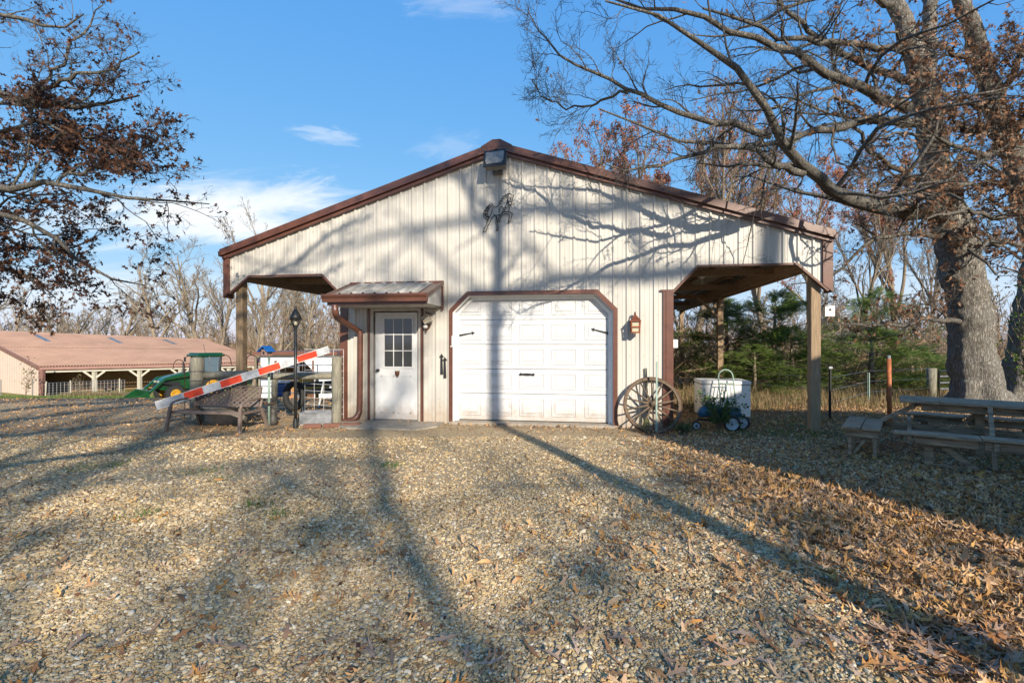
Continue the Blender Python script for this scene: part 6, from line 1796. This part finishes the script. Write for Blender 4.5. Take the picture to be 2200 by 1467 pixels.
ced = [(1560, 16, 640, 1.5, 2, 'broad cedar behind the second right porch post'),
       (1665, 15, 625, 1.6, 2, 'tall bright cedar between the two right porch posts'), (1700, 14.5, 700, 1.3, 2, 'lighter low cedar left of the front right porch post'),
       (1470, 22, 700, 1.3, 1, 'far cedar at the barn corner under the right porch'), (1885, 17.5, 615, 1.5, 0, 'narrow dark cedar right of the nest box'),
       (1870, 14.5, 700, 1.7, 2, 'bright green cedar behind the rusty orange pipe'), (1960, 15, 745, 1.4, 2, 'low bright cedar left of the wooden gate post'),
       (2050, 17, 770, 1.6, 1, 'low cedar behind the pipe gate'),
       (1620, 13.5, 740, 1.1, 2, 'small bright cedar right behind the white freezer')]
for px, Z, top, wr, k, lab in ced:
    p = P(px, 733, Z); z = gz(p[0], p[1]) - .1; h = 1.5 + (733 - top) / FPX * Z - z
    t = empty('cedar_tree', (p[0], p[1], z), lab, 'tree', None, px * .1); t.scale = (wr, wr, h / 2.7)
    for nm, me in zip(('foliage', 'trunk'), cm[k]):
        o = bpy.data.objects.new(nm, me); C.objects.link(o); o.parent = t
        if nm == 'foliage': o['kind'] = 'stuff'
# ---------------------------------------------------------------- trees behind the camera that shade the yard
rv = np.array([.868, .497])
def lt(l, a): p_ = rv * l + SD * a; return p_[0], p_[1]
t = empty('pole_tree', (*lt(-1.37, -13), 0), 'straight slim tree behind the camera position', 'tree')
x, y = lt(-1.37, -13); s = MB(); zs = np.linspace(-.2, 16, 14); pts = np.stack([x + .03 * np.sin(zs * .6), y + 0 * zs, zs], 1); RR = np.linspace(.15, .05, 14); s.tube(pts, RR, 10)
s.build('trunk', M['bark_oak'], t, True)
rng = np.random.default_rng(71); c1 = sprout(pts[None], RR[None], 16, .5, 1, (.6, 1.2), .22, .5, 7, .15, .05, rng, .012); c2 = sprout(*c1, 7, .2, 1, (.4, 1.1), .5, .6, 5, .2, .05, rng, .01); c3 = sprout(*c2, 5, .2, 1, (.4, 1.1), .5, .6, 4, .2, .05, rng, .008)
s = MB(); tube_batch(s, *c1, 5); tube_batch(s, *c2, 4); tube_batch(s, *c3, 3); s.build('limbs', M['bark_oak'], t, True); t.children[-1]['kind'] = 'stuff'
def shade_oak(l, a, H, seed, heads, label, r0=.38, lr=.16, lfrac=.22):
    """wide oak behind the camera; heads: (height, heading in degrees from +l, length)"""
    x, y = lt(l, a); rng = np.random.default_rng(seed); t = empty('shade_oak', (x, y, 0), label, 'tree')
    zs = np.linspace(-.2, H, 12); pts = np.stack([x + .1 * np.sin(zs), y + .1 * np.cos(zs * .8), zs], 1); RR = np.linspace(r0, .08, 12)
    s = MB(); s.tube(pts, RR, 14); s.build('trunk', M['bark_oak'], t, True)
    LP, LR = [], []
    for (h, hd, L) in heads:
        b = math.radians(hd + (17 if l < 0 else 0)); d2 = rv * math.cos(b) + SD * math.sin(b); u = np.linspace(0, 1, 16)[:, None]
        p = np.array([x, y, h]) + np.concatenate([d2[None] * u * L, .11 * L * np.sqrt(u)], 1); p += np.cumsum(rng.normal(size=p.shape) * .10, 0) * np.minimum(1, u * 3)
        LP.append(p); LR.append(np.linspace(lr, .03, 16))
    LP, LR = np.array(LP), np.array(LR); s = MB(); tube_batch(s, LP, LR, 8)
    c1 = sprout(LP, LR, 8, .15, 1, (.5, 1.1), .32, .55, 8, .16, .08, rng, .012); c2 = sprout(*c1, 5, .2, 1, (.4, 1.1), .45, .55, 6, .18, .06, rng, .009); c3 = sprout(*c2, 4, .2, 1, (.4, 1.1), .5, .6, 4, .18, .04, rng, .007)
    tube_batch(s, *c1, 5); tube_batch(s, *c2, 4); tube_batch(s, *c3, 3); tag(s.build('limbs', M['bark_oak'], t, True), kind='stuff')
    lf = MB(); leaves_on(lf, c3[0], lfrac, 2, .15, rng, LEAF_D, spread=.12); tag(lf.build('leaves', M['leaf_brown'], t), kind='stuff')
shade_oak(-13, -15, 15, 81, [(4.6, 12, 9), (6.0, 16, 10), (7.4, 12, 10), (8.2, 20, 10), (9.8, 12, 9), (11.0, 4, 9), (12.0, 14, 8.5)], 'wide oak behind and left of the camera')
shade_oak(2.6, -23, 18, 82, [(12.2, 165, 9), (13.6, 190, 8), (14.8, 170, 7), (16, 120, 5)], 'tall oak behind the house, far back right', .45)
x, y = lt(-8.8, -26); place_tree('brown', x, y, 15, 2.2, 'tall brown leaved tree far behind the camera, left', None, .8, 'shade_tree')
shade_oak(-3.6, -27, 15, 83, [(8.6, 20, 5), (9.4, 200, 5), (10.0, 95, 4), (10.8, 320, 5), (11.6, 160, 5), (12.4, 60, 4), (13.2, 250, 4), (9.0, 280, 5), (8.8, 130, 4), (9.8, 10, 4), (11.2, 230, 4)], 'thin high crowned oak far behind the camera', r0=.075, lr=.055, lfrac=.45)
shade_oak(-6.8, -30, 17, 84, [(10, 20, 5), (10.8, 200, 5), (11.6, 95, 4), (12.4, 320, 5), (13.2, 160, 5), (14.0, 60, 4), (15, 250, 4), (11.0, 280, 5)], 'second high crowned oak far behind the camera, more to the left', r0=.10, lr=.06, lfrac=.3)

# ---------------------------------------------------------------- ground cover
rng = np.random.default_rng(101)
def ground_at(X, Z):
    x = X * CS - Z * SN; y = X * SN + Z * CS - 8.6
    z = ground_z(x, y) + 0.018 * np.sin(x * .9 + 1.1 * np.sin(y * .7)) * np.sin(y * 1.3 + .5) * (np.abs(x) < 30) * (y < -.6)
    return np.stack([x, y, z], -1)
# fallen leaves
n = 270000
Z = 1.7 + 13.0 * rng.random(n) ** .85; X = rng.uniform(-1.25, 1.5, n) * Z
acc = rng.random(n) < litter_density(X, Z) * np.clip(3.2 / Z, .45, 1) * .62 * np.clip(Z / 2.2, 0, 1)
X, Z = X[acc], Z[acc]
pos = ground_at(X, Z); ok = ~((pos[:, 1] > -.04) & (pos[:, 0] > -4.7) & (pos[:, 0] < 1.5)); X, Z, pos = X[ok], Z[ok], pos[ok]
n = len(X)
def flat_rot(n, tilt, rng):
    a = rng.uniform(0, 2 * math.pi, n); c, s = np.cos(a), np.sin(a); o, l = np.zeros(n), np.ones(n)
    Rz = np.stack([c, -s, o, s, c, o, o, o, l], -1).reshape(n, 3, 3)
    b = rng.normal(size=n) * tilt; c, s = np.cos(b), np.sin(b); Rx = np.stack([l, o, o, o, c, -s, o, s, c], -1).reshape(n, 3, 3)
    b = rng.normal(size=n) * tilt; c, s = np.cos(b), np.sin(b); Ry = np.stack([c, o, s, o, l, o, -s, o, c], -1).reshape(n, 3, 3)
    return Rz @ Rx @ Ry
px = 1100 + X / Z * FPX; py = 733 + 1560 / Z
dens = litter_density(X, Z)
pos[:, 2] += .012 + rng.random(n) * .035 * dens
big = np.argsort(Z + 100 * ((px < 20) | (px > 2180) | (py > 1450)))[:290]
rest = np.ones(n, bool); rest[big] = False
s = MB(); s2 = MB()
near = rest & (Z < 5.5); far = rest & (Z >= 5.5)
for i, (fo, cu, tw) in enumerate(((.5, .9, .2), (-.4, 1.3, -.4), (1.1, .3, .5), (.2, -1.0, .3))):
    m = near & (np.arange(n) % 4 == i); tv, tf = oak_leaf(fo, cu, True, tw, (1, .6, .8, .45)[i])
    scatter(s, tv, tf, pos[m], flat_rot(m.sum(), .45, rng), rng.uniform(.08, .155, m.sum()))
    m = far & (np.arange(n) % 4 == i); tv, tf = oak_leaf(fo, cu, False, tw, (1, .6, .8, .45)[i])
    scatter(s2, tv, tf, pos[m] + [0, 0, .01], flat_rot(m.sum(), .6, rng), rng.uniform(.05, .10, m.sum()))
s.merge(s2)
tag(s.build('leaf_litter', M['litter']), 'dry brown oak leaves drifted over the gravel', 'leaves', None, 'stuff')
lm = []
for i in range(8):
    tv, tf = oak_leaf(rng.uniform(-.7, 1.2), rng.uniform(-1.2, 1.5), True, rng.uniform(-.6, .6), rng.uniform(.4, 1.05)); q = MB(); tv = tv * [1, rng.uniform(.8, 1.15), 1]; q.add(tv, tf)
    q.tube([(-.68, .03, .02), (-.5, 0, tv[0][2])], [.008, .012], 4); lm.append(q.mesh('fallen_leaf', M['leaf_single']))
Rl = flat_rot(len(big), .35, rng)
for j, i in enumerate(big):
    o = bpy.data.objects.new('fallen_leaf', lm[j % 8]); C.objects.link(o)
    sc = float(rng.uniform(.10, .165)); Mx = Matrix(Rl[j].tolist()).to_4x4() @ Matrix.Scale(sc, 4); Mx.translation = Vector(pos[i] + [0, 0, .004]); o.matrix_world = Mx
    tag(o, 'curled dry oak leaf lying on the gravel close to the camera', 'leaf', 'fallen oak leaves on the near gravel')
# pebbles: real stones over the near gravel
def pebbles():
    pl = []
    rows = [(1.75, 3.2), (3.2, 5.0), (5.0, 7.6)]
    for (a, b), dens_, size in zip(rows, (6400, 3000, 1000), (.0066, .0078, .0095)):
        mb = MB(); nx = 18
        for i in range(nx):
            for (z0, z1) in ((a, (a + b) / 2), ((a + b) / 2, b)):
                u0, u1 = -1.3 + 2.6 * i / nx, -1.3 + 2.6 * (i + 1) / nx
                q = ground_at(np.array([u0 * z0, u1 * z0, u1 * z1, u0 * z1]), np.array([z0, z0, z1, z1])); q[:, 2] += .003; mb.add(q, [[0, 1, 2, 3]])
        o = mb.build('gravel', M['pebble']); o['kind'] = 'stuff'; tag(o, 'tan and white river gravel covering the yard', 'gravel')
        ng = bpy.data.node_groups.new('gravel_scatter', 'GeometryNodeTree')
        ng.interface.new_socket('Geometry', in_out='INPUT', socket_type='NodeSocketGeometry'); ng.interface.new_socket('Geometry', in_out='OUTPUT', socket_type='NodeSocketGeometry')
        N = ng.nodes; L = ng.links; gi = N.new('NodeGroupInput'); go = N.new('NodeGroupOutput')
        dp = N.new('GeometryNodeDistributePointsOnFaces'); dp.inputs['Density'].default_value = dens_; dp.inputs['Seed'].default_value = 3
        ico = N.new('GeometryNodeMeshIcoSphere'); ico.inputs['Radius'].default_value = 1.0; ico.inputs['Subdivisions'].default_value = 2
        # lumpy stone
        sp = N.new('GeometryNodeSetPosition'); nz = N.new('ShaderNodeTexNoise'); nz.inputs['Scale'].default_value = 1.1
        vm = N.new('ShaderNodeVectorMath'); vm.operation = 'MULTIPLY_ADD'; L.new(nz.outputs['Color'], vm.inputs[0]); vm.inputs[1].default_value = (.7, .7, .7); vm.inputs[2].default_value = (-.35, -.35, -.35)
        L.new(ico.outputs[0], sp.inputs['Geometry']); L.new(vm.outputs[0], sp.inputs['Offset'])
        sm = N.new('GeometryNodeSetMaterial'); sm.inputs['Material'].default_value = M['pebble']; L.new(sp.outputs[0], sm.inputs['Geometry'])
        # bare, compacted patches and two faint wheel tracks hold fewer stones
        pn = N.new('GeometryNodeInputPosition'); n9 = N.new('ShaderNodeTexNoise'); n9.inputs['Scale'].default_value = 1.1; n9.inputs['Detail'].default_value = 5
        n9.inputs['Roughness'].default_value = .65; L.new(pn.outputs[0], n9.inputs['Vector'])
        mr9 = N.new('ShaderNodeMapRange'); mr9.inputs[1].default_value = .38; mr9.inputs[2].default_value = .58; mr9.inputs[3].default_value = dens_ * .18; mr9.inputs[4].default_value = dens_ * 1.15
        L.new(n9.outputs[0], mr9.inputs[0]); L.new(mr9.outputs[0], dp.inputs['Density'])
        io = N.new('GeometryNodeInstanceOnPoints'); L.new(gi.outputs[0], dp.inputs['Mesh']); L.new(dp.outputs['Points'], io.inputs['Points']); L.new(sm.outputs[0], io.inputs['Instance'])
        rr = N.new('FunctionNodeRandomValue'); rr.data_type = 'FLOAT_VECTOR'; rr.inputs[0].default_value = (-.5, -.5, 0); rr.inputs[1].default_value = (.5, .5, 6.28)
        L.new(rr.outputs[0], io.inputs['Rotation'])
        rs = N.new('FunctionNodeRandomValue'); rs.data_type = 'FLOAT_VECTOR'; rs.inputs[0].default_value = (size * .8, size * .55, size * .35); rs.inputs[1].default_value = (size * 1.9, size * 1.35, size * .85); rs.inputs['Seed'].default_value = 7
        rq = N.new('FunctionNodeRandomValue'); rq.data_type = 'FLOAT'; rq.inputs['Seed'].default_value = 12
        pw = N.new('ShaderNodeMath'); pw.operation = 'POWER'; L.new(rq.outputs[1], pw.inputs[0]); pw.inputs[1].default_value = 5
        ma = N.new('ShaderNodeMath'); ma.operation = 'MULTIPLY_ADD'; L.new(pw.outputs[0], ma.inputs[0]); ma.inputs[1].default_value = 1.3; ma.inputs[2].default_value = .78
        sc9 = N.new('ShaderNodeVectorMath'); sc9.operation = 'SCALE'; L.new(rs.outputs[0], sc9.inputs[0]); L.new(ma.outputs[0], sc9.inputs['Scale'])
        L.new(sc9.outputs[0], io.inputs['Scale'])
        L.new(io.outputs[0], go.inputs[0])
        md = o.modifiers.new('scatter', 'NODES'); md.node_group = ng
        pl.append(o)
pebbles()
# crumbs of bark and broken leaf between the stones
n = 60000
Zc = 1.8 + 9.0 * rng.random(n) ** .8; Xc = rng.uniform(-1.15, 1.15, n) * Zc
cl_ = .5 + .5 * np.sin(Xc * 1.9 + 1.7 * np.sin(Zc * 1.5)) * np.sin(Zc * 2.3 + 1.2 * np.sin(Xc * 1.3))
acc = rng.random(n) < (.10 + .55 * cl_ ** 2) * np.clip(Zc / 3, .3, 1) * .5
Xc, Zc = Xc[acc], Zc[acc]; q = ground_at(Xc, Zc) + [0, 0, .012]; s = MB()
q = q[~((q[:, 1] > -.04) & (q[:, 0] > -4.7) & (q[:, 0] < 1.5))]
scatter(s, *LEAF_D, q, flat_rot(len(q), .5, rng), rng.uniform(.012, .045, len(q)))
tag(s.build('leaf_crumbs', M['leaf_brown']), 'brown crumbs of broken leaf and bark among the stones', 'debris', None, 'stuff')
# blades of grass
def blades(name, label, m, pos, h, w, rng, lean=.35, cat='grass', clump=None):
    n = len(pos); az = rng.uniform(0, 6.28, n); d = np.stack([np.cos(az), np.sin(az), np.zeros(n)], 1); sd = np.stack([-np.sin(az), np.cos(az), np.zeros(n)], 1)
    hh = (h * rng.uniform(.45, 1.2, n))[:, None]; ww = (w * rng.uniform(.6, 1.3, n))[:, None]; ln = (lean * rng.uniform(0, 1.2, n))[:, None] * hh
    mid = pos + [0, 0, 1] * hh * .6 + d * ln * .35; tip = pos + [0, 0, 1] * hh + d * ln
    V = np.stack([pos - sd * ww, pos + sd * ww, mid + sd * ww * .7, mid - sd * ww * .7, tip], 1).reshape(-1, 3); b = np.arange(n)[:, None] * 5
    s = MB(); s.add(V, [b + np.array([[0, 1, 2, 3]]), b + np.array([[3, 2, 4]])])
    return tag(s.build(name, M[m]), label, cat, None, 'stuff')
def cl(pa, pb, Za, Zb, n, k=14, sp=.25):
    c = np.stack([rng.uniform(pa, pb, n // k), rng.uniform(Za, Zb, n // k)], 1); c = np.repeat(c, k, 0)
    X = (c[:, 0] - 1100) / FPX * c[:, 1] + rng.normal(size=len(c)) * sp; Z = c[:, 1] + rng.normal(size=len(c)) * sp
    return ground_at(X, Z)
q = cl(1615, 2010, 10.6, 13.8, 5200, 12, .18); blades('dry_grass', 'tall straw coloured grass along the wire fence on the right', 'dry_grass', q, .30, .005, rng, .6)
q = cl(1470, 1640, 10.6, 14, 3000, 12, .2); blades('dry_grass', 'straw coloured grass behind the white freezer', 'dry_grass', q, .35, .005, rng, .6)
q = cl(1480, 1820, 7.6, 9.4, 2600, 26, .16); blades('grass', 'thin green grass on the shaded ground under the right porch', 'grass', q, .06, .003, rng, 1.2)
q = cl(1640, 2180, 5.6, 8.2, 2400, 40, .12); blades('grass', 'green grass tufts between the shaded leaves by the picnic table', 'grass', q, .055, .003, rng, 1.2)
q = cl(-40, 330, 34, 41, 9000, 16, .5); blades('grass', 'rough green grass along the arena wall', 'grass', q, .14, .02, rng, .8)
q = cl(150, 275, 39.0, 40.5, 3600, 20, .5); blades('dry_grass', 'mounds of dry weeds in front of the arena posts', 'dry_grass', q, .55, .02, rng, .9)
ts = [(195, 1003, .16), (165, 1012, .1), (300, 1107, .09), (480, 1030, .10), (605, 1106, .08), (540, 1085, .07), (390, 1020, .14), (840, 1000, .08), (250, 1000, .08), (1640, 1010, .06), (1700, 1022, .08), (455, 1012, .10)]
q = []
for a, b, sp in ts:
    c = G(a, b); k = 90; q.append(c + rng.normal(size=(k, 3)) * [sp, sp, 0])
blades('grass', 'small green grass tufts growing through the gravel', 'grass', np.concatenate(q), .05, .003, rng, 1.3)
# leafy stems: shrub by the freezer, weeds at the wheel, sapling by the arena, ivy
def leafy(name, label, base, stems, h, spread, nl, ls, m, rng, cat='shrub', lean=(0, 0)):
    t = empty(name, base, label, cat); Ps = []
    for i in range(stems):
        a = rng.uniform(0, 6.28); d = np.array([math.cos(a) * spread + lean[0], math.sin(a) * spread + lean[1], rng.uniform(.6, 1) * h])
        k = 6; u = np.linspace(0, 1, k)[:, None]; Ps.append(base + d * [1, 1, 0] * u ** 1.5 * rng.uniform(.4, 1) + np.array([0, 0, d[2]]) * u)
    Pn = np.array(Ps); R = np.tile(np.linspace(.006, .002, 6) * max(1, h), (stems, 1)); s = MB(); tube_batch(s, Pn, R, 4)
    c = sprout(Pn, R, 6, .25, 1, (.5, 1.1), .35, .6, 4, .15, .1, rng, .0015 * max(1, h)); tube_batch(s, *c, 3)
    o = s.build('stems', M['bark_brown'], t); o['kind'] = 'stuff'
    l = MB(); leaves_on(l, c[0], 1.0, nl, ls, rng, LEAF_D, spread=ls * .5); o = l.build('leaves', M[m], t); o['kind'] = 'stuff'
leafy('green_shrub', 'dark green leafy shrub growing over the blue mower before the freezer', F(1545, 915, -.05) * [1, 1, 0], 30, .62, .42, 7, .055, 'shrub', rng)
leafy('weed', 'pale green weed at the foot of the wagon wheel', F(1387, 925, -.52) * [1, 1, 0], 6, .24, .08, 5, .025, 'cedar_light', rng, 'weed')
leafy('weed', 'low green weeds right of the wagon wheel', F(1465, 925, -.3) * [1, 1, 0], 12, .14, .22, 6, .035, 'shrub', rng, 'weed')
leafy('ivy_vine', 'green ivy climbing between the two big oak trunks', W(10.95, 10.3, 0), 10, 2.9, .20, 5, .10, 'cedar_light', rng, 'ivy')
sp = P(55, 850, 39.5); leafy('sapling', 'thin yellow leaved sapling before the arena end wall', np.array([sp[0], sp[1], gz(sp[0], sp[1])]), 7, 3.4, 1.0, 2, .22, 'dry_grass', rng, 'sapling')
sp = P(168, 850, 39.5); leafy('tall_weed', 'tall dead weed behind the wire stock panel', np.array([sp[0], sp[1], gz(sp[0], sp[1])]), 8, 1.9, .6, 3, .10, 'dry_grass', rng, 'weed')
# acorns
s = MB(); k = 70; X = rng.uniform(.3, 2.0, k); Z = rng.uniform(2.2, 3.6, k); p = ground_at(X, Z) + [0, 0, .012]
for c in p: s.lathe([(0, -.010), (.009, -.006), (.011, .0), (.008, .007), (0, .011)], c, 6, unit(rng.normal(size=3)))
tag(s.build('acorns', mat('acorn', (.22, .10, .05), .4)), 'small brown acorns scattered on the gravel', 'acorns', None, 'stuff')
